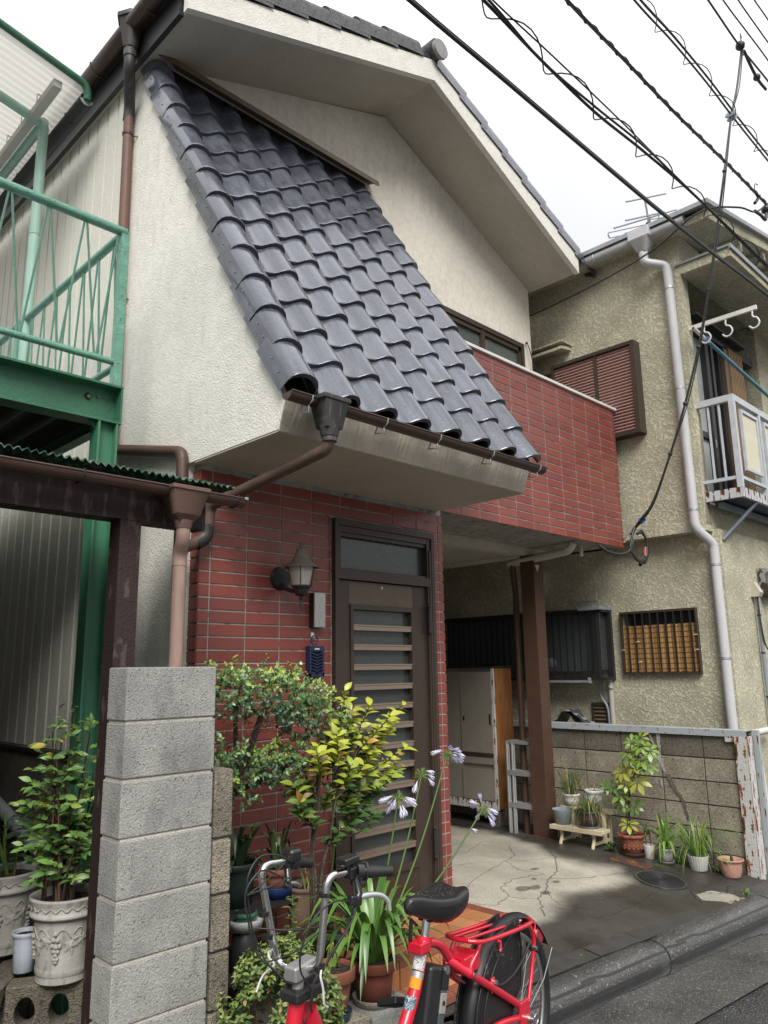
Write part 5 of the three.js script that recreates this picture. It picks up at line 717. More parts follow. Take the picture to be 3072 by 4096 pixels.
{
  const Z = -2.16;
  const line = (pts, ext = 3) => { const a = V(...pts[0]), b = V(...pts[1]), y = V(...pts[pts.length - 2]), z = V(...pts[pts.length - 1]); const s = a.clone().sub(b).setY(0).normalize().multiplyScalar(ext), e = z.clone().sub(y).setY(0).normalize().multiplyScalar(ext * 2.5); return [a.clone().add(s).add(V(0, 0.02 * ext, 0)), ...pts.map((p) => V(...p)), z.clone().add(e).add(V(0, 0.01 * ext, 0))]; };
  const wire = (o, n, pts, r, m = mCable) => part(o, n, tube(line(pts), r, { n: 7, smooth: true, seg: 80 }), m);
  const helix = (o, pts, rr, pitch, r, sagy = 0) => { const c = new THREE.CatmullRomCurve3(line(pts, 1), false, 'centripetal'), Ln = c.getLength(), N = Math.floor(Ln / pitch * 12), q = []; for (let i = 0; i <= N; i++) { const t = i / N, p = c.getPointAt(t), a = t * Ln / pitch * Math.PI * 2; q.push(V(p.x, p.y + Math.cos(a) * rr - sagy, p.z + Math.sin(a) * rr)); } part(o, 'spiral_tie', tube(q, r, { n: 5 }), mCable); };
  const pa = [[2.383, 4.776, Z], [3.129, 4.79, Z], [4.137, 4.804, Z], [5.063, 4.824, Z], [6.074, 4.873, Z], [7.4, 4.95, Z]];
  const A = thing('lowest_cable', 'lowest single black cable crossing in front of both houses', 'cable', [4, 4.8, Z]); wire(A, 'cable', pa, 0.0115); wire(A, 'messenger_wire', pa.map((p) => [p[0], p[1] + 0.021, p[2]]), 0.006);
  const pb = [[3.009, 5.219, Z], [3.534, 5.186, Z], [4.185, 5.175, Z], [4.895, 5.24, Z], [5.772, 5.295, Z], [7.127, 5.285, Z]], pb2 = [[3.099, 5.283, Z], [3.647, 5.30, Z], [4.519, 5.316, Z], [5.309, 5.307, Z], [6.325, 5.295, Z], [7.14, 5.326, Z]];
  const B = thing('spiral_tied_cables', 'bundle of black cables tied by a loose wire spiral, second from the bottom', 'cables', [5, 5.25, Z]); wire(B, 'cable', pb, 0.010); wire(B, 'cable', pb.map((p) => [p[0], p[1] + 0.035 * Math.sin(p[0] * 3.1), p[2] + 0.02]), 0.008); wire(B, 'messenger_wire', pb2, 0.0055); helix(B, pb2.map((p, i) => [p[0], (p[1] + pb[i][1]) / 2 - 0.02, p[2]]), 0.058, 0.60, 0.005);
  const pc = [[3.955, 5.889, Z], [4.748, 5.919, Z], [5.56, 5.945, Z], [6.669, 6.026, Z], [7.612, 6.069, Z], [9, 6.12, Z]];
  const C = thing('lashed_cable', 'thick black cable tightly lashed with wire, middle of the overhead lines', 'cable', [5.5, 5.95, Z]); wire(C, 'cable', pc, 0.013); wire(C, 'cable', pc.map((p) => [p[0], p[1] - 0.02, p[2] + 0.014]), 0.008); helix(C, pc, 0.015, 0.22, 0.005); 
  const pd = [[5.011, 6.64, Z], [5.677, 6.70, Z], [6.438, 6.72, Z], [6.955, 6.70, Z], [7.909, 6.695, Z], [9.4, 6.72, Z]];
  const D2 = thing('high_spiral_cables', 'upper pair of black cables tied by a loose wire spiral', 'cables', [6.4, 6.72, Z]); wire(D2, 'cable', pd, 0.009); wire(D2, 'messenger_wire', pd.map((p) => [p[0], p[1] + 0.085, p[2]]), 0.007); wire(D2, 'cable', pd.map((p) => [p[0], p[1] + 0.03, p[2] + 0.02]), 0.009); helix(D2, pd.map((p) => [p[0], p[1] + 0.03, p[2]]), 0.058, 0.55, 0.0045);
  const pe = [[6.696, 7.829, Z], [7.442, 7.814, Z], [7.917, 7.86, Z], [8.307, 7.90, Z], [9.2, 7.95, Z]];
  const E = thing('power_line', 'power line with the insulator clamp that carries the house drop wire', 'power line', [7.5, 7.82, Z]); wire(E, 'cable', pe, 0.010); part(E, 'clamp', [ball(0.05, 7.50, 7.83, Z, 8, 6), tube([[7.6, 7.84, Z], [7.75, 7.76, Z], [7.95, 7.70, Z], [8.2, 7.72, Z]], 0.016, { n: 6, smooth: true }), ball(0.04, 7.93, 7.71, Z, 8, 6), tube([[7.40, 7.83, Z + 0.05], [7.48, 7.95, Z + 0.02], [7.55, 7.90, Z], [7.56, 7.75, Z], [7.46, 7.74, Z + 0.02]], 0.006, { n: 5, smooth: true })], mCable);
  [[[7.14, 8.142, Z], [8.404, 8.24, Z]], [[7.63, 8.49, Z], [9.0, 8.57, Z]], [[8.219, 8.907, Z], [8.627, 8.938, Z]]].forEach((p, i) => { const o = thing('power_line', ['power line just above the insulator clamp, thin and bare', 'thin power line in the top right corner, second from the corner', 'thin power line nearest the top right corner of the picture'][i], 'power line', p[0]); wire(o, 'cable', [p[0], [(p[0][0] + p[1][0]) / 2, (p[0][1] + p[1][1]) / 2, Z], p[1]], 0.008); });
  const dw = [[7.521, 7.790, -2.160], [7.234, 7.174, -2.160], [6.962, 6.691, -2.160], [6.589, 5.903, -2.160], [6.610, 5.425, -2.280], [6.609, 4.837, -2.420], [6.600, 4.323, -2.560], [6.594, 3.828, -2.730], [6.593, 3.392, -2.910], [6.607, 2.952, -3.140], [6.606, 2.838, -3.250], [6.74, 2.74, -3.44]];
  const q = thing('service_drop', 'black service drop wire curving down to blue insulators at the balcony corner', 'wire', [6.8, 2.8, -3.46]);
  part(q, 'cable', tube(dw, 0.011, { n: 7, smooth: true, seg: 70 }), mCable); part(q, 'cable', tube(dw.map((p, i) => [p[0] + 0.02 * Math.sin(i * 2.1), p[1], p[2] + 0.015]), 0.006, { n: 6, smooth: true, seg: 70 }), mCable);
  for (const i of [2, 3, 5, 6, 7, 8]) part(q, 'cable_tie', ball(0.022, ...dw[i], 7, 5), mCable);
  part(q, 'insulator', [lathe([[0, -0.03], [0.05, -0.03], [0.055, -0.02], [0.03, -0.01], [0.03, 0.01], [0.055, 0.02], [0.05, 0.03], [0, 0.03]], 14).rotateZ(1.1).translate(6.962, 6.69, -2.16)], mGreyPlastic);
  part(q, 'blue_insulator', [lathe([[0, -0.022], [0.022, -0.022], [0.026, -0.014], [0.012, -0.006], [0.012, 0.006], [0.026, 0.014], [0.022, 0.022], [0, 0.022]], 14).rotateZ(0.8).translate(6.63, 2.83, -3.26), lathe([[0, -0.014], [0.018, -0.014], [0.02, -0.006], [0.01, 0], [0.02, 0.008], [0, 0.014]], 12).rotateZ(0.8).translate(6.66, 2.845, -3.25)], M([0.03, 0.13, 0.42], { roughness: 0.35 }));
  part(q, 'guy_wire', [tube([[6.70, 2.70, -3.49], [6.68, 2.77, -3.36], [6.62, 2.82, -3.27]], 0.006, { n: 5 }), tube([[6.70, 2.72, -3.49], [6.72, 2.67, -3.49], [6.69, 2.66, -3.485]], 0.006, { n: 5, smooth: true })], paint([0.55, 0.48, 0.38], 0.7));
  part(q, 'coil', [[0, 0.012], [0.012, 0.009], [0.022, 0.008]].map(([o, r], i) => tube([[6.414 + o, 2.734, -3.226], [6.358, 2.622, -3.235], [6.349 - o, 2.510, -3.235], [6.414, 2.435 + o, -3.226], [6.526, 2.435 - o, -3.216], [6.601 + o, 2.529, -3.216], [6.601, 2.641, -3.216], [6.526, 2.697 + o, -3.216], [6.452, 2.678, -3.226]], r, { n: 6, smooth: true })), mCable);
  part(q, 'coil_tail', tube([[6.003, 2.547, -3.366], [6.078, 2.491, -3.319], [6.190, 2.472, -3.272], [6.311, 2.510, -3.244], [6.395, 2.622, -3.235]], 0.014, { n: 7, smooth: true }), mCable);
  part(q, 'red_connector', tube([[6.564, 2.566, -3.212], [6.536, 2.482, -3.207]], 0.012, { n: 6 }), M([0.45, 0.10, 0.09], { roughness: 0.5 })); part(q, 'taped_end', tube([[6.498, 2.435, -3.212], [6.423, 2.393, -3.207]], 0.018, { n: 7 }), mBlack);
  const br = thing('branch_wire', 'thin branch wire running from the lashed cable to the olive roof corner', 'wire', [6.9, 5.3, -2.3]);
  part(br, 'cable', tube([[7.682, 6.06, Z], [7.284, 5.805, Z], [6.95, 5.72, -2.2], [6.60, 5.62, -2.42], [6.58, 5.42, -2.9], [6.62, 5.30, -3.9], [6.7, 5.3, -5.6]], 0.009, { n: 6, smooth: true, seg: 40 }), mCable);
  part(br, 'joint_bundle', [tube([[7.75, 6.10, Z], [7.66, 5.98, Z], [7.60, 5.86, Z], [7.46, 5.85, Z], [7.3, 5.82, Z]], 0.017, { n: 6, smooth: true }), ball(0.05, 7.66, 6.0, Z, 8, 6), tube([[7.5, 6.08, Z], [7.4, 5.98, Z], [7.33, 5.92, Z]], 0.016, { n: 6 }), tube([[7.50, 6.2, Z], [7.40, 6.16, Z], [7.38, 6.05, Z], [7.46, 6.02, Z]], 0.005, { n: 5, smooth: true })], mCable);
}

// ---------------------------------------------------------------- electric bicycle
{
  const b = thing('electric_bicycle', 'red electric utility bicycle with black saddle, rear rack and tall chrome handlebars', 'bicycle', [2.2, -0.2, -1.95]);
  const B = (t, y, w = 0) => [2.71 - 0.989 * t + 0.148 * w, y, -2.05 + 0.148 * t + 0.989 * w];
  const T = (l, r, o = {}) => tube(l.map((p) => B(...p)), r, { n: 12, ...o }), ry = Math.atan2(-0.148, -0.989); // frame direction
  const turn = (g, t, y, w) => { const p = B(t, y, w); return g.applyMatrix4(new THREE.Matrix4().makeBasis(V(-0.989, 0, 0.148), V(0, 1, 0), V(0.148, 0, 0.989).negate()).setPosition(p[0], p[1], p[2])); }; // local x forward, y up, z away from the street
  const fr = part(b, 'frame', [T([[0.607, 0.568], [0.66, 0.45], [0.76, 0.30], [0.80, 0.12]], (u) => 0.0205 + 0.010 * u * u, { smooth: true }), T([[0.60, 0.572], [0.555, 0.565], [0.497, 0.538], [0.455, 0.496], [0.434, 0.468]], 0.016, { smooth: true }),
    T([[0.44, 0.474, 0.005], [0.50, 0.475, 0.03], [0.395, 0.429, 0.055], [0.269, 0.354, 0.06], [0.07, 0.235, 0.06], [0.0, 0.175, 0.06]].slice(2).concat([]), 0.014), T([[0.45, 0.48, 0.0], [0.395, 0.429, 0.055]], 0.015), T([[0.45, 0.48, 0], [0.36, 0.40, -0.055], [0.0, 0.165, -0.06]], 0.013), T([[0.76, 0.13, 0.02], [0.60, 0.12, 0.05], [0.264, 0.205, 0.06], [0.0, 0.165, 0.06]], 0.013, { smooth: true }), T([[0.76, 0.13, -0.02], [0.264, 0.19, -0.06], [0.0, 0.16, -0.06]], 0.013),
    T([[0.79, 0.24], [0.95, 0.22], [1.10, 0.38], [1.20, 0.56]], 0.030, { smooth: true }), T([[1.262, 0.49], [1.232, 0.625]], 0.024)], mRed);
  part(fr, 'dropout', turn(rbox(-0.03, 0.05, -0.04, 0.05, -0.006, 0.006, 0.004), 0.01, 0.18, 0.07), mRed);
  part(fr, 'stay_plate', [turn(rbox(-0.055, 0.055, -0.028, 0.03, -0.05, 0.05, 0.006), 0.36, 0.452, 0)], mRed);
  part(fr, 'seat_clamp', [T([[0.613, 0.555], [0.598, 0.595]], 0.028), turn(rbox(-0.02, 0.03, -0.018, 0.018, -0.03, 0.03, 0.006), 0.63, 0.573, 0)], mRed);
  part(fr, 'clamp_lever', T([[0.628, 0.575, -0.02], [0.652, 0.578, -0.02], [0.655, 0.60, -0.02], [0.647, 0.655, -0.02]], 0.007, { n: 7 }), mBlack);
  const dots = []; for (let i = 0; i < 26; i++) { const k = i % 6, j = Math.floor(i / 6); dots.push(turn(new THREE.CylinderGeometry(0.0062, 0.0062, 0.002, 8).rotateX(Math.PI / 2), 1.135 - k * 0.014 - (j % 2) * 0.007 + j * 0.004, 0.47 - j * 0.013 + k * -0.006 + 0.03, 0.0305)); }
  part(fr, 'dot_print', dots, mWhite); part(fr, 'blue_print', turn(rbox(-0.03, 0.03, -0.02, 0.02, -0.001, 0.001, 0.001), 1.06, 0.40, 0.031), M([0.12, 0.38, 0.65]));
  const tag = (t, y, h, m, n) => part(fr, n, T([[t, y + h / 2], [t + h * 0.45, y - h / 2]], 0.0213, { n: 14 }), m);
  const tagMap = (bg, fg, k) => M(W, { roughness: 0.4, map: tex(64, 0.06, (u, v) => vn(u * 24, v * 20, 24, k) > 0.62 ? fg : bg, true) });
  tag(0.622, 0.525, 0.045, tagMap([0.62, 0.62, 0.62], [0.2, 0.2, 0.2], 601), 'caution_sticker'); tag(0.640, 0.488, 0.018, mZinc, 'small_sticker'); tag(0.650, 0.466, 0.03, M([0.72, 0.30, 0.02]), 'yellow_sticker'); tag(0.682, 0.405, 0.058, tagMap([0.05, 0.11, 0.15], [0.55, 0.6, 0.6], 603), 'inspection_sticker'); tag(0.712, 0.352, 0.022, tagMap([0.6, 0.6, 0.58], [0.15, 0.15, 0.15], 605), 'serial_sticker');
  const bat = part(b, 'battery', [turn(new RoundedBoxGeometry(0.115, 0.31, 0.088, 3, 0.016).rotateZ(0.30), 0.592, 0.345, -0.01)].map((g) => g), M([0.018, 0.018, 0.02], { roughness: 0.38 }));
  const bl = (x, y, w, h, d, m, n) => part(bat, n, turn(rbox(x - w / 2, x + w / 2, y - h / 2, y + h / 2, -0.003 - d, 0.003, 0.0025).rotateZ(0.30), 0.592, 0.345, 0.036), m);
  bl(-0.03, 0.02, 0.036, 0.27, 0.0, M([0.075, 0.085, 0.10], { roughness: 0.3 }), 'grey_panel'); bl(-0.03, 0.045, 0.036, 0.062, 0.002, M([0.30, 0.29, 0.27], { roughness: 0.35 }), 'charge_panel'); bl(-0.03, 0.046, 0.016, 0.014, 0.004, mBlack, 'button');
  part(bat, 'key_lock', turn(new THREE.CylinderGeometry(0.014, 0.014, 0.01, 16).rotateX(Math.PI / 2), 0.520, 0.475, 0.038), mSteel); bl(-0.03, 0.115, 0.04, 0.06, 0.003, mBlackGloss, 'lock_housing');
  part(b, 'seat_post', T([[0.606, 0.56], [0.572, 0.68]], 0.0145, { n: 16 }), mChrome);
  part(b, 'saddle_clamp', [turn(rbox(-0.04, 0.03, -0.025, 0.02, -0.03, 0.03, 0.006), 0.565, 0.665, 0), T([[0.53, 0.66, 0.025], [0.43, 0.655, 0.035], [0.40, 0.675, 0.03]], 0.005, { n: 6 }), T([[0.53, 0.66, -0.025], [0.43, 0.655, -0.035], [0.40, 0.675, -0.03]], 0.005, { n: 6 })], mBlack);
  const sad = grid(30, 26, (u, v) => { // closed saddle: u along, v around
    const t = mix(0.385, 0.705, u), k = (t - 0.385) / 0.32, wd = (k < 0.45 ? mix(0.078, 0.086, smooth(0, 0.2, k)) : mix(0.086, 0.023, smooth(0.38, 0.92, k))) * Math.pow(Math.max(0, 1 - Math.pow(Math.abs(2 * u - 1), 9)), 0.4), a = v * Math.PI * 2, ca = Math.cos(a), sa = Math.sin(a);
    const yt = 0.722 + 0.022 * smooth(0.5, 1, k) - 0.018 * smooth(0.25, 0, k) * 0 + 0.012 * smooth(0.35, 0.05, k), sink = 0.018 * Math.exp(-Math.pow(ca / 0.5, 2)) * smooth(0.8, 0.4, k), dr = mix(0.092, 0.042, smooth(0.3, 0.95, k));
    const y = sa > 0 ? yt - 0.03 + 0.03 * Math.pow(sa, 0.6) - sink * sa : yt - 0.03 + dr * sa * (0.75 + 0.25 * Math.abs(ca)), w = wd * Math.sign(ca) * Math.pow(Math.abs(ca), 0.75) * (sa < 0 ? 1 - 0.28 * sa * sa : 1);
    const e = Math.pow(Math.max(0, 1 - Math.pow(Math.abs(2 * u - 1), 9)), 0.4); return B(t, mix(yt - 0.035, y, e), w); });
  const sd = part(b, 'saddle', sad, P([0.016, 0.016, 0.017], { roughness: 0.34, clearcoat: 0.35, clearcoatRoughness: 0.25 }));
  const drops = []; for (let i = 0; i < 70; i++) { const t = R(0.42, 0.62), w = R(-0.06, 0.05); drops.push(new THREE.SphereGeometry(R(0.001, 0.0026), 6, 4).scale(1, 0.4, 1).translate(...B(t, 0.723 + 0.02 * smooth(0.535, 0.715, t) - 0.013 * Math.exp(-Math.pow(w / 0.05, 2)) * smooth(0.64, 0.5, t) + 0.012 * smooth(0.48, 0.37, t) - 0.10 * Math.pow(Math.abs(w) / 0.095, 4) * 0.3, w))); }
  part(sd, 'rain_drops', drops, P([0.5, 0.5, 0.5], { roughness: 0.02, transmission: 1, thickness: 0.004, ior: 1.33 })).userData.kind = 'stuff';
  // rear rack
  const rk = [[0.385, 0.532, 0.045], [0.36, 0.528, 0.075], [0.274, 0.512, 0.072], [0.0, 0.487, 0.07], [-0.09, 0.482, 0.06], [-0.13, 0.48, 0.02], [-0.13, 0.478, -0.03], [-0.09, 0.48, -0.068], [0.05, 0.49, -0.072], [0.28, 0.512, -0.072], [0.36, 0.527, -0.06], [0.388, 0.532, -0.02], [0.385, 0.532, 0.045]];
  const rack = part(b, 'rear_rack', [T(rk, 0.0085, { n: 8, smooth: true }), T([[0.375, 0.53, 0.025], [-0.06, 0.484, 0.025]], 0.006, { n: 7 }), T([[0.375, 0.53, -0.025], [-0.06, 0.484, -0.025]], 0.006, { n: 7 }), T([[0.30, 0.508, 0.07], [0.30, 0.508, -0.07]], 0.006, { n: 7 }), T([[-0.02, 0.48, 0.068], [-0.02, 0.48, -0.068]], 0.006, { n: 7 }),
    T([[0.30, 0.508, 0.055], [0.375, 0.452, 0.05], [0.385, 0.415, 0.05]], 0.0085, { n: 8 }), T([[0.30, 0.508, -0.055], [0.375, 0.452, -0.05]], 0.0085, { n: 8 }), T([[-0.04, 0.486, 0.065], [-0.075, 0.465, 0.065], [-0.098, 0.41, 0.065], [-0.078, 0.34, 0.065], [-0.012, 0.215, 0.072]], 0.0085, { n: 8, smooth: true }), T([[-0.04, 0.486, -0.065], [-0.09, 0.43, -0.065], [-0.012, 0.20, -0.072]], 0.0085, { n: 8, smooth: true })], mRed);
  for (const [t, w] of [[0.22, 0.08], [-0.11, 0.06]]) part(rack, 'strap_hook', T([[t, 0.50 - (0.3 - t) * 0.06, w - 0.008], [t - 0.012, 0.495 - (0.3 - t) * 0.06, w], [t - 0.012, 0.468 - (0.3 - t) * 0.06, w], [t - 0.004, 0.462 - (0.3 - t) * 0.06, w]], 0.0055, { n: 7 }), mRed);
  part(rack, 'top_plate', turn(rbox(-0.035, 0.035, -0.002, 0.002, -0.03, 0.03, 0.002).rotateZ(0.1), -0.035, 0.492, 0), mWhite);
  // wheels
  const wheel = (t, y, w, rr, name) => {
    const tor = (R0, r, a = 8, s = 48) => new THREE.TorusGeometry(R0, r, a, s);
    const wl = part(b, name, turn(tor(rr - 0.02, 0.021, 10, 60), t, y, w), mRubber);
    const tread = []; for (let i = 0; i < 90; i++) for (const s of [-1, 1]) { const g = new THREE.BoxGeometry(0.008, 0.005, 0.010).translate(0, rr - 0.001, s * 0.008).rotateZ(i / 90 * Math.PI * 2 + s * 0.02); tread.push(turn(g, t, y, w)); }
    const td = part(wl, 'tread', tread, mRubber); td.userData.kind = 'stuff';
    part(wl, 'rim', [turn(tor(rr - 0.048, 0.011, 6, 48).scale(1, 1, 0.9), t, y, w)], mSteel);
    const sp = []; for (let i = 0; i < 36; i++) { const a = i / 36 * Math.PI * 2, a2 = a + (i % 4 < 2 ? 0.5 : -0.5), s = i % 2 ? 0.028 : -0.028; sp.push(T([[t + 0.022 * Math.cos(a2), y + 0.022 * Math.sin(a2), w + s], [t + (rr - 0.05) * Math.cos(a), y + (rr - 0.05) * Math.sin(a), w]], 0.0012, { n: 4 })); }
    part(wl, 'spokes', sp, mSteel).userData.kind = 'stuff';
    part(wl, 'hub', turn(new THREE.CylinderGeometry(0.024, 0.024, 0.085, 16).rotateX(Math.PI / 2), t, y, w), mSteel);
  };
  wheel(0, 0.16, 0, 0.33, 'rear_wheel'); wheel(1.43, 0.13, 0, 0.33, 'front_wheel');
  part(b, 'axle_nut', [turn(new THREE.CylinderGeometry(0.011, 0.011, 0.03, 6).rotateX(Math.PI / 2), 0, 0.16, 0.085), turn(new THREE.CylinderGeometry(0.015, 0.015, 0.006, 14).rotateX(Math.PI / 2), 0, 0.16, 0.078)], mSteel);
  const guard = (a0, a1, rad, wd, n) => grid(n, 8, (u, v) => { const a = mix(a0, a1, u), q = (v - 0.5) * 2, r = rad - 0.018 * q * q; return B(r * Math.cos(a), 0.16 + r * Math.sin(a), q * wd); });
  const mg = part(b, 'mudguard', guard(-0.35, 2.65, 0.362, 0.032, 40), M([0.014, 0.014, 0.015], { roughness: 0.4, side: THREE.DoubleSide }));
  const skirt = (w) => { const pts = []; for (let i = 0; i <= 24; i++) { const a = mix(0.0 - 0.12, 1.62, i / 24); pts.push([0.352 * Math.cos(a), 0.352 * Math.sin(a)]); } pts.push([-0.03, 0.25], [-0.02, 0.12], [0.06, 0.06], [0.10, -0.05]); const s = new THREE.Shape(pts.map((p) => new THREE.Vector2(...p))); return turn(new THREE.ExtrudeGeometry(s, { depth: 0.004, bevelEnabled: true, bevelSize: 0.003, bevelThickness: 0.002, bevelSegments: 2 }), 0, 0.16, w); };
  const scuff = M(W, { roughness: 0.42, map: tex(512, 0.34, (u, v) => { const k = smooth(0.62, 0.78, fbm(u * 2 + v * 5, v * 2 - u, 16, 4, 611)) * smooth(0.45, 0.6, fbm(u, v, 4, 3, 613)); const q = 0.016 + 0.13 * k; return [q, q, q * 1.03]; }, true) });
  const dg = part(b, 'dress_guard', [skirt(0.042)], scuff); part(b, 'dress_guard', [skirt(-0.046)], scuff);
  const ridge = (k) => { const p = []; for (let i = 0; i <= 20; i++) { const a = mix(-0.05, 1.55, i / 20); p.push([(0.345 - k) * Math.cos(a), 0.16 + (0.345 - k) * Math.sin(a), 0.052]); } p.push([-0.012, 0.16 + 0.25, 0.052], [0.0, 0.27, 0.052], [0.075, 0.215, 0.052]); return T(p, 0.004, { n: 6 }); };
  part(dg, 'raised_edge', [ridge(0.03)], mBlack);
  part(b, 'guard_strap', [T([[0.235, 0.36, 0.058], [0.20, 0.335, 0.062], [0.10, 0.338, 0.066], [0.01, 0.375, 0.07], [-0.05, 0.42, 0.072]], 0.006, { n: 7, smooth: true })], mRubber);
  part(b, 'bracket_bolt', [turn(new THREE.CylinderGeometry(0.009, 0.009, 0.02, 8).rotateX(Math.PI / 2), 0.235, 0.357, 0.065), turn(new THREE.CylinderGeometry(0.008, 0.008, 0.02, 8).rotateX(Math.PI / 2), -0.082, 0.39, 0.075), turn(new THREE.CylinderGeometry(0.009, 0.009, 0.02, 8).rotateX(Math.PI / 2), 0.385, 0.425, 0.062)], mSteel);
  part(b, 'guard_tab', turn(rbox(-0.014, 0.014, -0.03, 0.02, -0.004, 0.004, 0.003), 0.24, 0.352, 0.058), mRed);
  part(b, 'mudguard_stay', T([[-0.02, 0.17, 0.06], [-0.20, 0.235, 0.05], [-0.335, 0.315, 0.03]], 0.0025, { n: 5 }), mSteel);
  const tl = part(b, 'tail_lamp', turn(new RoundedBoxGeometry(0.075, 0.055, 0.05, 3, 0.014).rotateZ(0.7), -0.245, 0.385, 0), P([0.40, 0.05, 0.06], { roughness: 0.15, transmission: 0.3, thickness: 0.03 }));
  part(tl, 'lamp_base', turn(rbox(-0.03, 0.03, -0.03, 0.0, -0.02, 0.02, 0.005).rotateZ(0.7), -0.225, 0.36, 0), mBlack);
  part(b, 'ring_lock', [turn(new THREE.TorusGeometry(0.05, 0.011, 8, 20), -0.02, 0.43, 0.0).translate(0, 0, 0)], mRed);
  part(b, 'pedal', [turn(rbox(-0.05, 0.05, -0.012, 0.014, -0.045, 0.045, 0.006).rotateZ(0.35).rotateX(0.3), 0.545, 0.335, -0.17)], mBlack); part(b, 'crank', [T([[0.76, 0.12, -0.06], [0.545, 0.33, -0.12]], 0.011, { n: 8 })], mDark);
  part(b, 'motor_unit', turn(new RoundedBoxGeometry(0.20, 0.15, 0.09, 3, 0.03), 0.72, 0.10, 0), mDark);
  part(b, 'derailleur_spring', [turn(new THREE.TorusGeometry(0.018, 0.004, 6, 14), -0.045, 0.145, 0.085), turn(rbox(-0.02, 0.02, -0.06, 0.02, -0.004, 0.004, 0.003).rotateZ(0.3), -0.03, 0.13, 0.082)], mSteel);
  // front end
  const st = part(b, 'stem', [turn(new RoundedBoxGeometry(0.095, 0.044, 0.048, 2, 0.007).rotateZ(-0.08), 1.222, 0.672, 0), T([[1.245, 0.60], [1.226, 0.665]], 0.016)], M([0.42, 0.42, 0.42], { metalness: 0.6, roughness: 0.5 }));
  part(st, 'stem_joint', turn(rbox(-0.048, 0.048, -0.0012, 0.0012, -0.025, 0.025, 0.001).rotateZ(-0.08), 1.222, 0.657, 0), mDark);
  part(b, 'handlebar', [tube(fillet([B(1.118, 0.921, 0.09), B(1.200, 0.925, 0.078), B(1.216, 0.68, 0.062), B(1.21, 0.655, -0.105), B(1.285, 0.945, -0.11), B(1.17, 0.935, -0.108)], 0.05, 8), 0.0108, { n: 14 })], mChrome);
  const grip = (a, c, name) => part(b, name, tube([B(...a), B(...[0, 1, 2].map((k) => mix(a[k], c[k], 0.3))), B(...[0, 1, 2].map((k) => mix(a[k], c[k], 0.75))), B(...c)], (u) => 0.0165 + 0.002 * Math.sin(u * 6), { n: 14 }), mRubber);
  grip([1.072, 0.914, 0.112], [0.998, 0.908, 0.158], 'grip'); grip([1.135, 0.926, -0.112], [1.052, 0.905, -0.122], 'grip');
  part(b, 'twist_shifter', [tube([B(1.095, 0.917, 0.10), B(1.068, 0.913, 0.115)], 0.024, { n: 16 }), tube([B(1.075, 0.914, 0.11), B(1.070, 0.913, 0.113)], 0.032, { n: 18 })], mBlackGloss);
  part(b, 'twist_shifter', [tube([B(1.165, 0.934, -0.108), B(1.135, 0.926, -0.112)], 0.026, { n: 16 }), turn(new RoundedBoxGeometry(0.05, 0.04, 0.05, 2, 0.012), 1.155, 0.95, -0.105)], mBlackGloss);
  part(b, 'display_unit', [turn(new RoundedBoxGeometry(0.065, 0.022, 0.045, 2, 0.006).rotateZ(-0.05), 1.128, 0.955, 0.095), turn(rbox(-0.012, 0.012, -0.03, 0, -0.01, 0.01, 0.003), 1.12, 0.945, 0.093)], mBlackGloss);
  const br = part(b, 'brake_mount', [turn(new RoundedBoxGeometry(0.03, 0.035, 0.036, 2, 0.006), 1.112, 0.917, 0.092), T([[1.10, 0.91, 0.10], [1.10, 0.86, 0.115], [1.115, 0.845, 0.115]], 0.011), turn(new RoundedBoxGeometry(0.05, 0.028, 0.024, 2, 0.006).rotateZ(0.2), 1.118, 0.846, 0.112)], mBlackGloss);
  part(br, 'brake_lever', T([[1.098, 0.852, 0.118], [1.07, 0.853, 0.13], [1.035, 0.846, 0.145], [1.012, 0.825, 0.155], [1.008, 0.800, 0.158]], (u) => mix(0.010, 0.0055, u), { n: 8, smooth: true }), M([0.62, 0.62, 0.63], { metalness: 0.7, roughness: 0.35 }));
  const bl2 = part(b, 'brake_mount', [turn(new RoundedBoxGeometry(0.03, 0.03, 0.034, 2, 0.006), 1.175, 0.932, -0.108), T([[1.175, 0.925, -0.105], [1.185, 0.885, -0.09], [1.20, 0.87, -0.085]], 0.011)], mBlackGloss);
  part(bl2, 'brake_lever', T([[1.19, 0.88, -0.088], [1.15, 0.87, -0.09], [1.12, 0.855, -0.10]], 0.006, { n: 7, smooth: true }), mSteel);
  const cab = (l, r = 0.0028) => part(b, 'cable', T(l, r, { n: 6, smooth: true, seg: 50 }), mCable);
  cab([[1.135, 0.846, 0.112], [1.20, 0.862, 0.11], [1.27, 0.84, 0.10], [1.305, 0.77, 0.08], [1.29, 0.70, 0.06], [1.24, 0.64, 0.05], [1.22, 0.60, 0.04], [1.24, 0.55, 0.03]]); cab([[1.11, 0.90, 0.10], [1.115, 0.84, 0.11], [1.14, 0.76, 0.09], [1.19, 0.70, 0.075], [1.23, 0.66, 0.06], [1.235, 0.61, 0.05], [1.22, 0.57, 0.04]]); cab([[1.09, 0.905, 0.11], [1.13, 0.80, 0.115], [1.19, 0.72, 0.085], [1.22, 0.67, 0.07], [1.25, 0.62, 0.03]]);
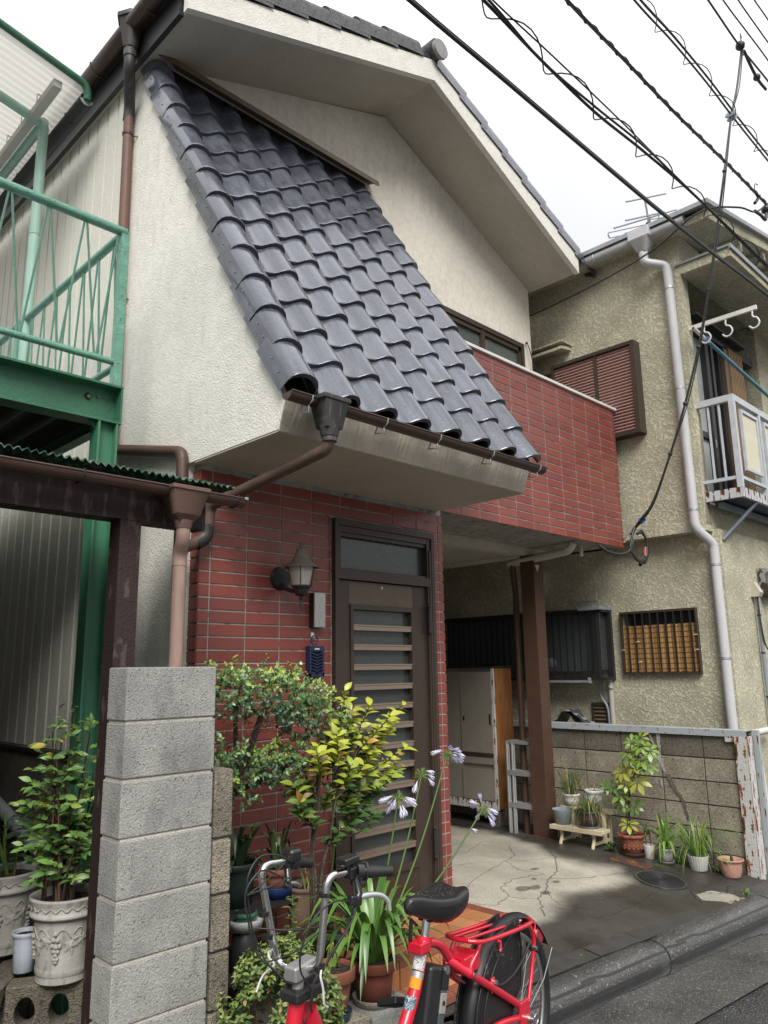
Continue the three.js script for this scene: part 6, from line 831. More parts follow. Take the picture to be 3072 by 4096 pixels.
  cab([[1.165, 0.93, -0.09], [1.24, 0.968, -0.08], [1.32, 0.975, -0.08], [1.36, 0.93, -0.08], [1.345, 0.86, -0.09], [1.31, 0.76, -0.10], [1.27, 0.68, -0.08], [1.24, 0.63, -0.02]]); cab([[1.19, 0.88, -0.08], [1.26, 0.92, -0.06], [1.33, 0.945, -0.06], [1.375, 0.90, -0.07], [1.355, 0.82, -0.08], [1.31, 0.72, -0.09], [1.26, 0.66, -0.05], [1.22, 0.58, 0.0]]); cab([[1.20, 0.90, -0.07], [1.30, 0.895, -0.06], [1.36, 0.885, -0.08]]); cab([[1.16, 0.945, -0.10], [1.30, 0.91, -0.07], [1.37, 0.895, -0.06]], 0.0022); cab([[1.14, 0.92, -0.11], [1.17, 0.895, 0.0], [1.20, 0.885, 0.072]], 0.0022); cab([[1.21, 0.79, 0.075], [1.25, 0.73, 0.01], [1.29, 0.69, -0.08]], 0.0022); cab([[1.30, 0.78, -0.11], [1.24, 0.775, -0.02], [1.21, 0.79, 0.06]], 0.0022);
  for (const [t, y, w] of [[1.206, 0.875, 0.07], [1.215, 0.685, 0.062], [1.267, 0.81, -0.108], [1.25, 0.745, -0.107]]) part(b, 'band', tube([B(t, y - 0.006, w), B(t, y + 0.006, w)], 0.0155, { n: 12 }), mBlack);
  for (const l of [[[1.215, 0.685, -0.10], [1.235, 0.70, -0.115], [1.25, 0.69, -0.10], [1.24, 0.672, -0.09], [1.265, 0.645, -0.11], [1.29, 0.61, -0.11]], [[1.20, 0.675, 0.05], [1.215, 0.685, 0.07], [1.23, 0.672, 0.08], [1.225, 0.64, 0.085], [1.22, 0.60, 0.085], [1.20, 0.585, 0.08]]]) part(b, 'cable_tie', T(l, 0.0035, { n: 5, smooth: true }), mWhite);
  part(b, 'fork', [T([[1.262, 0.49, 0], [1.275, 0.47, 0.045], [1.33, 0.30, 0.05], [1.43, 0.13, 0.05]], 0.014, { smooth: true }), T([[1.262, 0.49, 0], [1.275, 0.47, -0.045], [1.33, 0.30, -0.05], [1.43, 0.13, -0.05]], 0.014, { smooth: true })], mRed);
  part(b, 'front_brake', turn(new RoundedBoxGeometry(0.05, 0.09, 0.06, 2, 0.01), 1.30, 0.46, 0.02), mBlack);
  part(b, 'head_bracket', turn(new RoundedBoxGeometry(0.13, 0.03, 0.07, 2, 0.008), 1.21, 0.615, 0.0), mDark);
}

// ---------------------------------------------------------------- plants: leaves as single faces, built by type
function leafGeo(L, Wd, o = {}) { // a leaf along +x from the origin, face up, folded along its midrib and drooping
  const { n = 4, fold = 0.25, curl = 0.25, tip = 1.3, base = 0.8 } = o, p = [], idx = [];
  for (let i = 0; i <= n; i++) { const t = i / n, w = Wd / 2 * Math.pow(Math.sin(Math.PI * Math.pow(t, base)), 1) * (t > 0.5 ? Math.pow(1 - (t - 0.5) * 0.2, tip) : 1), x = L * t * (1 - curl * t * 0.2), y = -L * curl * t * t; p.push(x, y + w * fold, -w, x, y, 0, x, y + w * fold, w); }
  for (let i = 0; i < n; i++) for (let k = 0; k < 2; k++) { const a = i * 3 + k, b = a + 3; idx.push(a, a + 1, b, b, a + 1, b + 1); }
  const g = new THREE.BufferGeometry(); g.setAttribute('position', new THREE.Float32BufferAttribute(p, 3)); g.setIndex(idx); g.computeVertexNormals(); return uvm(g);
}
const _x = V(0, 0, 0), _y = V(0, 0, 0), _z = V(0, 0, 0);
function leafMatrix(pos, dir, up, s = 1) { _x.copy(dir).normalize(); _z.copy(_x).cross(up).normalize(); if (_z.lengthSq() < 0.1) _z.set(0, 0, 1); _y.copy(_z).cross(_x).normalize(); return new THREE.Matrix4().makeBasis(_x.clone().multiplyScalar(s), _y.clone().multiplyScalar(s), _z.clone().multiplyScalar(s)).setPosition(pos); }
class Leaves { // up to 300 leaves are parts, the rest one part of kind stuff
  constructor(parent, name, geos, mats, max = 290) { Object.assign(this, { parent, name, geos, mats, max, list: [] }); }
  add(pos, dir, up, s, m) { this.list.push([leafMatrix(pos, dir, up, s), m, pos.distanceTo(camera.position) - s * 2, Math.floor(rnd() * this.geos.length)]); }
  flush() {
    const r = rootOf(this.parent).position, off = new THREE.Matrix4().makeTranslation(-r.x, -r.y, -r.z);
    this.list.sort((a, b) => a[2] - b[2]);
    const rest = {};
    this.list.forEach(([m, k, , g], i) => {
      if (i < this.max) { const o = shadow(new THREE.Mesh(this.geos[g], this.mats[k])); o.name = this.name; o.applyMatrix4(off.clone().multiply(m)); this.parent.add(o); }
      else (rest[k] = rest[k] || []).push(this.geos[g].clone().applyMatrix4(m));
    });
    const all = Object.entries(rest); if (!all.length) return;
    const cols = []; const gs = all.map(([k, l]) => { const g = cleanMerge(l), c = this.mats[k].color, n = g.attributes.position.count, a = new Float32Array(n * 3); for (let i = 0; i < n; i++) a.set([c.r, c.g, c.b], i * 3); g.setAttribute('color', new THREE.BufferAttribute(a, 3)); return g; });
    const m0 = leafM([1, 1, 1], this.mats[0].roughness); m0.vertexColors = true;
    const g = mergeGeometries(gs), o = part(this.parent, 'foliage', g, m0, true); o.userData.kind = 'stuff';
  }
}
const pot = (p, name, prof, m, x, y, z, n = 36) => part(p, name, lathe(prof, n, x, y, z), m);
// outside up over the rim and down to the soil
const potProf = (rt, rb, h, rim = 0.015, rh = 0.04, th = 0.008) => [[0, 0.001], [rb, 0], [mix(rb, rt, 0.5), h * 0.5], [mix(rb, rt, 1 - rh / h), h - rh], [rt + rim, h - rh + 0.004], [rt + rim, h - 0.004], [rt + rim - 0.005, h], [rt + rim - th, h], [rt - th, h - 0.01], [rt - th - 0.004, h - 0.06], [rt - th - 0.006, h - 0.07]];
const soil = (p, r, x, y, z) => part(p, 'soil', grid(12, 6, (u, v) => [x + r * v * Math.cos(u * 6.2832), y + 0.006 * Math.sin(u * 17 + v * 9) * (1 - v), z + r * v * Math.sin(u * 6.2832)]), mSoil);
const saucer = (p, r, x, y, z, m, h = 0.035) => part(p, 'saucer', lathe([[0, 0], [r * 0.88, 0], [r, h], [r - 0.006, h], [r * 0.86, 0.008], [0, 0.008]], 32, x, y, z), m);
function strap(p, name, base, tip, rise, w, m, o = {}) { // arching strap leaf
  const n = o.n || 9, b = V(...base), t = V(...tip), d = t.clone().sub(b), flat = V(d.x, 0, d.z), side = V(-flat.z, 0, flat.x).normalize(), tw = o.twist || 0;
  const g = grid(2, n, (u, v) => { const c = b.clone().addScaledVector(d, v); c.y += rise * 4 * v * (1 - v) + 0; c.addScaledVector(flat, 0.10 * Math.sin(v * Math.PI) * (o.bow || 0)); const ww = w * (v < 0.5 ? 0.75 + 0.5 * v : 1.0) * Math.pow(1 - Math.pow(v, 3.5), 0.8) * 0.5, q = (u - 0.5) * 2; return [c.x + side.x * q * ww, c.y + Math.abs(q) * ww * 0.30 + q * ww * tw, c.z + side.z * q * ww]; });
  return part(p, name, g, m);
}

// ---------------------------------------------------------------- plants by the porch
const inBall = () => { for (;;) { const a = V(R(-1, 1), R(-1, 1), R(-1, 1)); if (a.lengthSq() < 1) return a; } };
const dirR = () => inBall().normalize();
{ // cloud pruned shrub with small leaves
  const p = thing('pruned_shrub', 'small leaved evergreen shrub clipped into flat cloud layers behind the grey pillar', 'shrub', [2.02, -0.08, -3.08]);
  part(p, 'trunk', [tube([[1.98, -0.1, -3.05], [1.97, 0.45, -3.06], [1.94, 0.78, -3.05], [2.02, 0.93, -3.08], [2.10, 1.02, -3.1], [2.17, 1.14, -3.1], [2.22, 1.30, -3.08]], (u) => 0.034 - 0.022 * u, { n: 9, smooth: true }), tube([[2.0, 0.91, -3.07], [2.12, 0.96, -3.12], [2.26, 1.0, -3.12], [2.4, 1.05, -3.1]], (u) => 0.018 - 0.010 * u, { n: 7, smooth: true }), tube([[2.12, 1.05, -3.1], [2.08, 1.2, -3.08], [2.06, 1.36, -3.05]], (u) => 0.016 - 0.008 * u, { n: 7, smooth: true })], M([0.035, 0.027, 0.02], { roughness: 0.95, bumpMap: bFine, bumpScale: 0.005 }));
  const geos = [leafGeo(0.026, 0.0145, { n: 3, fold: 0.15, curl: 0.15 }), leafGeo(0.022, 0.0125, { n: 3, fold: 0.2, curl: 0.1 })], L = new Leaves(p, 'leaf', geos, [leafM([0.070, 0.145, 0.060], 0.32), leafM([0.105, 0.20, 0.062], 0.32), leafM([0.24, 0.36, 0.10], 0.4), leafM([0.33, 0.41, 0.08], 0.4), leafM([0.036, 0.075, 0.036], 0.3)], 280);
  const tw = [];
  const blobs = [[2.01, 1.40, 0.085, 0], [2.13, 1.42, 0.115, 0], [2.27, 1.40, 0.13, 0], [2.40, 1.36, 0.125, 0], [2.52, 1.29, 0.115, 0], [2.62, 1.22, 0.095, 0], [2.70, 1.17, 0.07, 0], [2.02, 1.48, 0.05, 0], [1.99, 1.13, 0.075, 1], [2.09, 1.07, 0.095, 1], [2.20, 1.04, 0.085, 1], [2.31, 1.08, 0.095, 1], [2.42, 1.10, 0.08, 1], [2.52, 1.05, 0.06, 1], [2.38, 0.95, 0.05, 1], [2.04, 0.99, 0.06, 1], [2.12, 0.93, 0.045, 1]];
  for (const [x, y, r, k] of blobs) for (let i = 0; i < (r / 0.1) ** 2 * 66; i++) {
    const o = inBall(); o.multiplyScalar(Math.pow(o.length(), -0.35)); const c = V(x + o.x * r * 1.12, y + (k ? 0 : -0.02) + o.y * r * (k ? 1.0 : 1.15), -3.08 + o.z * r * 1.7), d = V(o.x * 0.8 + R(-0.5, 0.5), R(-0.15, 0.75), o.z + R(-0.2, 0.9)).normalize(), shoot = o.y > 0.25 && rnd() < 0.22, len = shoot ? R(0.05, 0.11) : R(0.025, 0.055), n = Math.round(len / 0.007);
    const e = c.clone().addScaledVector(d, len); tw.push(tube([c, e], 0.0011, { n: 3 }));
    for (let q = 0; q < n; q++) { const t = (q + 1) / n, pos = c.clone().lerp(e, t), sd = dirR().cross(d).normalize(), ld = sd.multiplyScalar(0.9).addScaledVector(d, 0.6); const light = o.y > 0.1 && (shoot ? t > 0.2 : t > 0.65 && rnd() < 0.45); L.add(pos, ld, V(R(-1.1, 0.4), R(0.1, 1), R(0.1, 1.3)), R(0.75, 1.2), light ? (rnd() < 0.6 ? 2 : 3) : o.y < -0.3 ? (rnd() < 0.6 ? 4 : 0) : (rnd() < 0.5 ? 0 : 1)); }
  }
  for (const [x, y, h] of [[2.217, 1.44, 0.15], [2.35, 1.42, 0.13], [2.46, 1.40, 0.10], [2.05, 1.42, 0.06]]) { const b0 = V(x, y, -3.05), e0 = V(x + 0.005, y + h, -3.04); tw.push(tube([b0, e0], 0.0014, { n: 4 })); for (let q = 0; q < 16; q++) { const t = q / 16, a = q * 2.4; L.add(b0.clone().lerp(e0, t), V(Math.cos(a), 0.7, Math.sin(a)), V(0, 1, 0), R(0.7, 1.1), q > 11 ? 3 : q > 8 ? 2 : 1); } }
  for (let i = 0; i < 90; i++) { const a = V(R(2.0, 2.6), R(1.20, 1.32), -3.08 + R(-0.15, 0.15)); tw.push(tube([a, a.clone().add(V(R(-0.10, 0.10), R(-0.06, 0.08), R(-0.08, 0.08)))], 0.0014, { n: 3 })); }
  part(p, 'twigs', tw, mTwig).userData.kind = 'stuff';
  L.flush();
}
{ // broad leaved camellia
  const p = thing('camellia_tree', 'young multi stemmed tree with large glossy yellow green leaves in front of the door', 'tree', [2.43, -0.08, -2.95]);
  part(p, 'trunk', tube([[2.43, -0.08, -2.95], [2.437, 0.357, -2.95], [2.43, 0.686, -2.95], [2.464, 0.86, -2.95], [2.47, 1.05, -2.95], [2.53, 1.2, -2.94]], (u) => 0.016 - 0.009 * u, { n: 9, smooth: true }), mBark);
  part(p, 'trunk', tube([[2.445, 0.30, -2.94], [2.487, 0.62, -2.94], [2.53, 0.72, -2.94], [2.57, 0.90, -2.94], [2.66, 1.05, -2.93], [2.75, 1.2, -2.92]], (u) => 0.012 - 0.007 * u, { n: 8, smooth: true }), mBark);
  const brs = [], geos = [leafGeo(0.074, 0.036, { fold: 0.3, curl: 0.35, n: 5 }), leafGeo(0.064, 0.032, { fold: 0.25, curl: 0.5, n: 5 }), leafGeo(0.078, 0.035, { fold: 0.35, curl: 0.25, n: 5 })];
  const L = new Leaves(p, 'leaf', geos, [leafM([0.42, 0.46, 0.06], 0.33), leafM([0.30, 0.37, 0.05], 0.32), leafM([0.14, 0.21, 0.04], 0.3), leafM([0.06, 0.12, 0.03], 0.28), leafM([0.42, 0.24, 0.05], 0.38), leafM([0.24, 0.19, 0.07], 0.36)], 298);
  const tips = [[2.53, 1.2, 1], [2.60, 1.27, 1], [2.675, 1.40, 1], [2.70, 1.30, 1], [2.78, 1.30, 1], [2.84, 1.32, 1], [2.92, 1.27, 1], [2.90, 1.18, 1], [3.0, 1.20, 1], [3.06, 1.24, 1], [3.14, 1.315, 1], [3.10, 1.22, 1], [3.08, 1.10, 1], [3.10, 1.02, 1], [2.98, 1.08, 1], [2.62, 1.18, 1], [2.72, 1.17, 1], [2.82, 1.10, 0], [2.90, 1.02, 0], [3.02, 0.98, 0], [2.70, 1.02, 0], [2.60, 1.05, 0], [2.96, 0.92, 0], [3.06, 0.93, 0], [2.42, 1.03, 0], [2.33, 0.98, 0], [2.30, 0.92, 0], [2.37, 0.86, 0], [2.46, 0.93, 0], [2.55, 0.92, 0], [2.66, 0.90, 0], [2.76, 0.93, 0], [2.86, 0.88, 0], [2.80, 0.82, 0], [2.88, 0.80, 0], [2.58, 0.76, 0], [2.40, 1.14, 0], [2.48, 1.12, 0]];
  for (let [x, y, k] of tips) {
    if (x > 2.7) x = 2.7 + (x - 2.7) * 0.76;
    const tip = V(x, y, -2.95 + R(-0.10, 0.10)), root = V(mix(2.47, x, 0.35), Math.min(y - 0.10, mix(0.75, y, 0.55)), -2.95), md = root.clone().lerp(tip, 0.55).add(V(R(-0.02, 0.02), -0.02, R(-0.03, 0.03)));
    brs.push(tube([root, md, tip], (u) => 0.005 - 0.003 * u, { n: 5, smooth: true }));
    const c = new THREE.CatmullRomCurve3([root, md, tip]), n = 17;
    for (let q = 0; q < n; q++) { const t = 0.30 + 0.70 * (q + 1) / n, pos = c.getPoint(t), d = c.getTangent(t), a = q * 2.5 + x * 30, side = V(Math.cos(a), 0.1, Math.sin(a)); const ld = side.addScaledVector(d, q === n - 1 ? 1.4 : 0.55); const hgt = clamp((pos.y - 0.80) / 0.42 + R(-0.25, 0.25) + (k ? 0.32 : 0.02)); const m = rnd() < 0.02 ? 4 : rnd() < 0.05 ? 5 : hgt > 0.72 ? 0 : hgt > 0.45 ? 1 : hgt > 0.2 ? 2 : 3; L.add(pos, ld, V(R(-0.7, 0.2), R(0.6, 1), R(0, 0.8)), R(0.75, 1.15), m); }  // leaf colours run bright to dark downward, painting light into the crown
  }
  part(p, 'branches', brs, mBark); L.flush();
}
{ // agapanthus with four flower heads
  const a = thing('potted_agapanthus', 'agapanthus with pale violet flowers and long strap leaves in a terracotta pot', 'potted plant', [2.675, -0.02, -2.8]);
  pot(a, 'pot', potProf(0.0968, 0.0779, 0.175, 0.0115, 0.045), mTerra[1], 2.675, 0.025, -2.8); saucer(a, 0.1000, 2.675, 0.012, -2.8, mUrn, 0.035); soil(a, 0.0902, 2.675, 0.188, -2.8);
  const lm = [[0.095, 0.205, 0.04], [0.07, 0.16, 0.032], [0.13, 0.25, 0.05]].map((c) => leafM(c, 0.3));
  const yl = leafM([0.45, 0.28, 0.03], 0.45);
  for (let i = 0; i < 62; i++) { const an = i * 2.3999 + R(-0.3, 0.3), r = R(0.28, 0.56), near = i < 6; const dx = Math.cos(an) * r, dz = Math.sin(an) * r * 0.75, ty = near ? R(0.35, 0.5) : mix(0.46, 0.02, Math.pow(rnd(), 1.1)); strap(a, 'leaf', [2.675 + Math.cos(an) * 0.035 + R(-0.03, 0.03), 0.19, -2.8 + Math.sin(an) * 0.03], [2.675 + dx * (near ? 0.6 : 1.0), near ? ty : ty, Math.max(-3.3, -2.8 + dz)], near ? 0.05 : R(0.10, 0.22), R(0.026, 0.040), pick(lm), { twist: R(-0.3, 0.3) }); }
  strap(a, 'yellow_leaf', [2.71, 0.19, -2.76], [2.93, -0.08, -2.72], 0.13, 0.022, yl);
  const fl = (() => { const tb = new THREE.LatheGeometry([[0.0014, 0], [0.003, 0.008], [0.0065, 0.022], [0.0095, 0.030]].map((q) => new THREE.Vector2(...q)), 7).rotateZ(-Math.PI / 2), l = [tb]; for (let i = 0; i < 6; i++) l.push(leafGeo(0.026, 0.0095, { n: 3, fold: 0.2, curl: 0.55 }).clone().rotateZ(0.62).translate(0.027, 0.006, 0).rotateX(i * Math.PI / 3)); return uvm(cleanMerge(l)); })();
  const fmat = [P([0.72, 0.71, 0.86], { roughness: 0.6, side: THREE.DoubleSide, transmission: 0.25 }), P([0.63, 0.61, 0.82], { roughness: 0.6, side: THREE.DoubleSide, transmission: 0.25 })], bud = M([0.28, 0.16, 0.36]);
  const mStalk = M([0.085, 0.15, 0.035], { roughness: 0.5 });
  const head = (x, y, z, n, dirs, base) => {
    part(a, 'flower_stalk', tube([base, [mix(base[0], x, 0.55) + 0.01, mix(base[1], y, 0.5), mix(base[2], z, 0.5)], [x, y, z]], (u) => 0.0058 - 0.0014 * u, { n: 7, smooth: true }), mStalk);
    const ax = V(x - base[0], y - base[1], z - base[2]).normalize(), ped = [];
    for (let i = 0; i < 34; i++) { const d = dirR().addScaledVector(ax, 0.75).normalize(), e = V(x, y, z).addScaledVector(d, R(0.035, 0.05)); e.y -= 0.004; ped.push(tube([V(x, y, z), e], 0.0011, { n: 4 })); ped.push(ball(0.0019, e.x, e.y, e.z, 5, 4)); }
    part(a, 'pedicels', ped, leafM([0.20, 0.28, 0.05], 0.5));
    for (let i = 0; i < n; i++) { const q = dirs(i), d = V(...q).normalize(), e = V(x, y, z).addScaledVector(d, 0.042), f = d.clone().add(V(0, -0.75, 0)).normalize(), m = shadow(new THREE.Mesh(fl, pick(fmat))); m.name = 'flower'; const r = a.position; m.quaternion.setFromUnitVectors(V(1, 0, 0), f); m.position.set(e.x - r.x, e.y - r.y, e.z - r.z); m.scale.setScalar(R(0.95, 1.2)); a.add(m); part(a, 'pedicel', tube([V(x, y, z), e], 0.0013, { n: 4 }), leafM([0.20, 0.28, 0.05], 0.5)); }
  };
  const ring = (c, k) => (i) => [c[0] + 0.9 * Math.cos(i * 2.4 + k), c[1] + R(-0.6, 0.5), c[2] + 0.9 * Math.sin(i * 2.4 + k)];
  head(3.235, 1.045, -2.80, 15, ring([0.75, 0.3, -0.2], 0), [2.70, 0.20, -2.80]);
  head(3.03, 0.965, -2.80, 4, (i) => [[0.9, 0.5, 0], [0.8, -0.3, 0.2], [-0.8, -0.5, 0.1], [1, 0.1, 0.1]][i], [2.66, 0.20, -2.79]);
  head(2.855, 0.870, -2.80, 13, ring([0.15, 0.0, 0.1], 1), [2.65, 0.20, -2.82]);
  head(3.515, 0.730, -2.80, 12, ring([0.85, 0.1, -0.2], 2), [2.72, 0.20, -2.81]);
  part(a, 'flower', fl.clone().rotateZ(-0.5).translate(3.415, 0.655, -2.80), fmat[0]);
  const k = thing('support_block', 'grey concrete block carrying the agapanthus pot', 'block', [2.68, -0.1, -2.8]); part(k, 'block', rbox(2.55, 2.84, -0.12, 0.012, -2.90, -2.68, 0.006), mBlock[0]);
}
{ // the other pots around the bicycle
  const b = thing('large_terracotta_pot', 'large terracotta pot with mossy soil standing in a blue saucer', 'plant pot', [2.35, 0.05, -2.72]);
  pot(b, 'pot', potProf(0.0915, 0.0660, 0.19, 0.0106, 0.05), mTerra[0], 2.35, 0.075, -2.72); saucer(b, 0.0880, 2.35, 0.06, -2.72, M([0.03, 0.07, 0.12], { roughness: 0.5 })); soil(b, 0.0862, 2.35, 0.25, -2.72);
  for (let i = 0; i < 5; i++) strap(b, 'leaf', [2.36 + R(-0.04, 0.04), 0.25, -2.72], [2.36 + R(-0.05, 0.16), R(0.26, 0.36), -2.68 + R(-0.08, 0.08)], 0.05, 0.012, leafM([0.30, 0.33, 0.05]));
  const bb = thing('hidden_block', 'concrete block under the blue saucer of the large terracotta pot', 'block', [2.35, -0.1, -2.72]); part(bb, 'block', rbox(2.22, 2.48, -0.14, 0.06, -2.82, -2.62, 0.006), mOldBlock[1]);
  const s = thing('small_terracotta_pot', 'small terracotta pot on a blue base at the left foot of the door', 'plant pot', [2.92, 0.1, -3.38]);
  pot(s, 'pot', potProf(0.062, 0.048, 0.085, 0.007, 0.022), mTerra[0], 2.92, 0.125, -3.38); pot(s, 'blue_base', [[0, 0], [0.05, 0], [0.056, 0.03], [0.05, 0.03], [0, 0.028]], M([0.04, 0.10, 0.22], { roughness: 0.5 }), 2.92, 0.1, -3.38); soil(s, 0.058, 2.92, 0.198, -3.38);
  for (let i = 0; i < 5; i++) strap(s, 'leaf', [2.90, 0.19, -3.38], [2.90 + R(-0.06, 0.1), R(0.45, 0.62), -3.38 + R(-0.05, 0.05)], 0.05, 0.014, leafM([0.12, 0.2, 0.05]));
  part(s, 'bulb_stem', tube([[2.90, 0.19, -3.38], [2.895, 0.29, -3.38]], 0.012, { n: 8, r1: 0.007 }), M([0.45, 0.42, 0.33]));
  // stand
  const st = thing('plant_stand', 'black slatted plant stand against the red tiles', 'plant stand', [2.4, -0.08, -3.25]);
  for (const x of [2.05, 2.68]) for (const z of [-3.40, -3.12]) part(st, 'leg', box(x - 0.015, x + 0.015, -0.08, 0.425, z - 0.015, z + 0.015), mDark);
  for (let i = 0; i < 5; i++) { part(st, 'slat', box(2.02, 2.71, 0.425, 0.44, -3.42 + i * 0.066, -3.42 + i * 0.066 + 0.052), mDark); part(st, 'slat', box(2.02, 2.71, 0.19, 0.205, -3.36 + i * 0.07, -3.36 + i * 0.07 + 0.055), mDark); }
  const g = thing('dark_green_pot', 'dark green plastic pot of broad dark strap leaves on the plant stand', 'potted plant', [2.2, 0.44, -3.24]);
  pot(g, 'pot', potProf(0.10, 0.08, 0.19, 0.008, 0.03), M([0.012, 0.022, 0.018], { roughness: 0.45 }), 2.20, 0.44, -3.24); soil(g, 0.095, 2.2, 0.60, -3.24);
  const dk = [leafM([0.022, 0.045, 0.02], 0.3), leafM([0.035, 0.07, 0.025], 0.3)];
  for (let i = 0; i < 24; i++) { const an = i * 2.4, r = R(0.08, 0.2); strap(g, 'leaf', [2.20 + 0.03 * Math.cos(an), 0.60, -3.24 + 0.03 * Math.sin(an)], [2.20 + r * Math.cos(an), R(0.55, 0.80), -3.24 + r * 0.8 * Math.sin(an)], R(0.03, 0.08), R(0.025, 0.036), pick(dk)); }
  const wl = leafGeo(0.055, 0.022, { fold: 0.25, curl: 0.2 }); part(g, 'stem', tube([[2.22, 0.6, -3.22], [2.27, 0.78, -3.20]], 0.004, { n: 5 }), mStem); for (let i = 0; i < 8; i++) { const m = shadow(new THREE.Mesh(wl, leafM([0.10, 0.20, 0.06], 0.3))); m.name = 'leaf'; m.applyMatrix4(leafMatrix(V(2.265 - 2.2, 0.77 - 0.44, 0.04), V(Math.cos(i * 0.8), 0.5, Math.sin(i * 0.8)), V(0, 1, 0), 1)); g.add(m); }
  const c = thing('pot_with_blue_base', 'brown clay pot in a deep blue base on the plant stand', 'potted plant', [2.42, 0.44, -3.2]);
  pot(c, 'pot', potProf(0.078, 0.064, 0.10, 0.008, 0.03), mTerra[0], 2.42, 0.475, -3.2); pot(c, 'blue_base', [[0, 0], [0.068, 0], [0.082, 0.05], [0.076, 0.05], [0, 0.04]], M([0.018, 0.05, 0.16], { roughness: 0.35 }), 2.42, 0.441, -3.2); soil(c, 0.072, 2.42, 0.56, -3.2);
  for (let i = 0; i < 20; i++) { const an = i * 2.4, r = R(0.06, 0.17); strap(c, 'leaf', [2.42 + 0.02 * Math.cos(an), 0.56, -3.2], [2.42 + r * Math.cos(an), R(0.56, 0.80), -3.2 + r * 0.7 * Math.sin(an)], R(0.04, 0.10), R(0.012, 0.026), pick([...dk, leafM([0.09, 0.12, 0.04], 0.4)])); }
  const q = thing('pink_brown_pot', 'large dusty pink brown pot with bulb shoots and a pale saucer on the lower shelf', 'potted plant', [2.56, 0.21, -3.14]);
  pot(q, 'pot', potProf(0.098, 0.085, 0.245, 0.008, 0.02), paint([0.22, 0.13, 0.10], 0.6), 2.56, 0.235, -3.14); saucer(q, 0.115, 2.56, 0.207, -3.14, mUrn, 0.03); soil(q, 0.092, 2.56, 0.455, -3.14);
  for (let i = 0; i < 9; i++) strap(q, 'leaf', [2.56 + R(-0.05, 0.05), 0.455, -3.14 + R(-0.04, 0.04)], [2.56 + R(-0.09, 0.12), R(0.5, 0.66), -3.14 + R(-0.08, 0.08)], 0.04, R(0.010, 0.020), leafM(pick([[0.12, 0.19, 0.05], [0.35, 0.30, 0.06], [0.08, 0.14, 0.04]]), 0.4));
  const w = thing('white_dish', 'white dish with a green pot on the left of the lower shelf', 'dish', [2.18, 0.205, -3.12]); saucer(w, 0.085, 2.18, 0.37, -3.12, mWhite, 0.045); pot(w, 'upturned_pot', [[0, 0.16], [0.05, 0.16], [0.075, 0.0], [0, 0]], mDark, 2.18, 0.208, -3.12); pot(w, 'pot', potProf(0.05, 0.04, 0.06, 0.005, 0.02), mGreenDk, 2.18, 0.38, -3.12);
  const lb = thing('light_blue_tub', 'pale blue plastic tub at the left end of the plant stand', 'tub', [2.07, 0.44, -3.3]); pot(lb, 'tub', potProf(0.055, 0.045, 0.24, 0.006, 0.03), M([0.20, 0.33, 0.46], { roughness: 0.5 }), 2.07, 0.441, -3.33);
  const sp = thing('spotted_sapling', 'little seedling with mottled yellow green leaves in front of the stand', 'seedling', [2.33, 0.1, -2.98]);
  part(sp, 'stem', tube([[2.35, -0.06, -2.98], [2.345, 0.3, -2.98], [2.34, 0.50, -2.98]], 0.003, { n: 5 }), mStem); const sl = leafGeo(0.05, 0.022, { fold: 0.2, curl: 0.3 }); for (let i = 0; i < 18; i++) { const m = shadow(new THREE.Mesh(sl, leafM(i % 3 ? [0.14, 0.19, 0.07] : [0.24, 0.27, 0.10], 0.4))); m.name = 'leaf'; m.applyMatrix4(leafMatrix(V(0.01, 0.23 + i * 0.0095, 0), V(Math.cos(i * 2.4), 0.5, Math.sin(i * 2.4)), V(0, 1, 0), R(0.8, 1.1))); sp.add(m); }
}
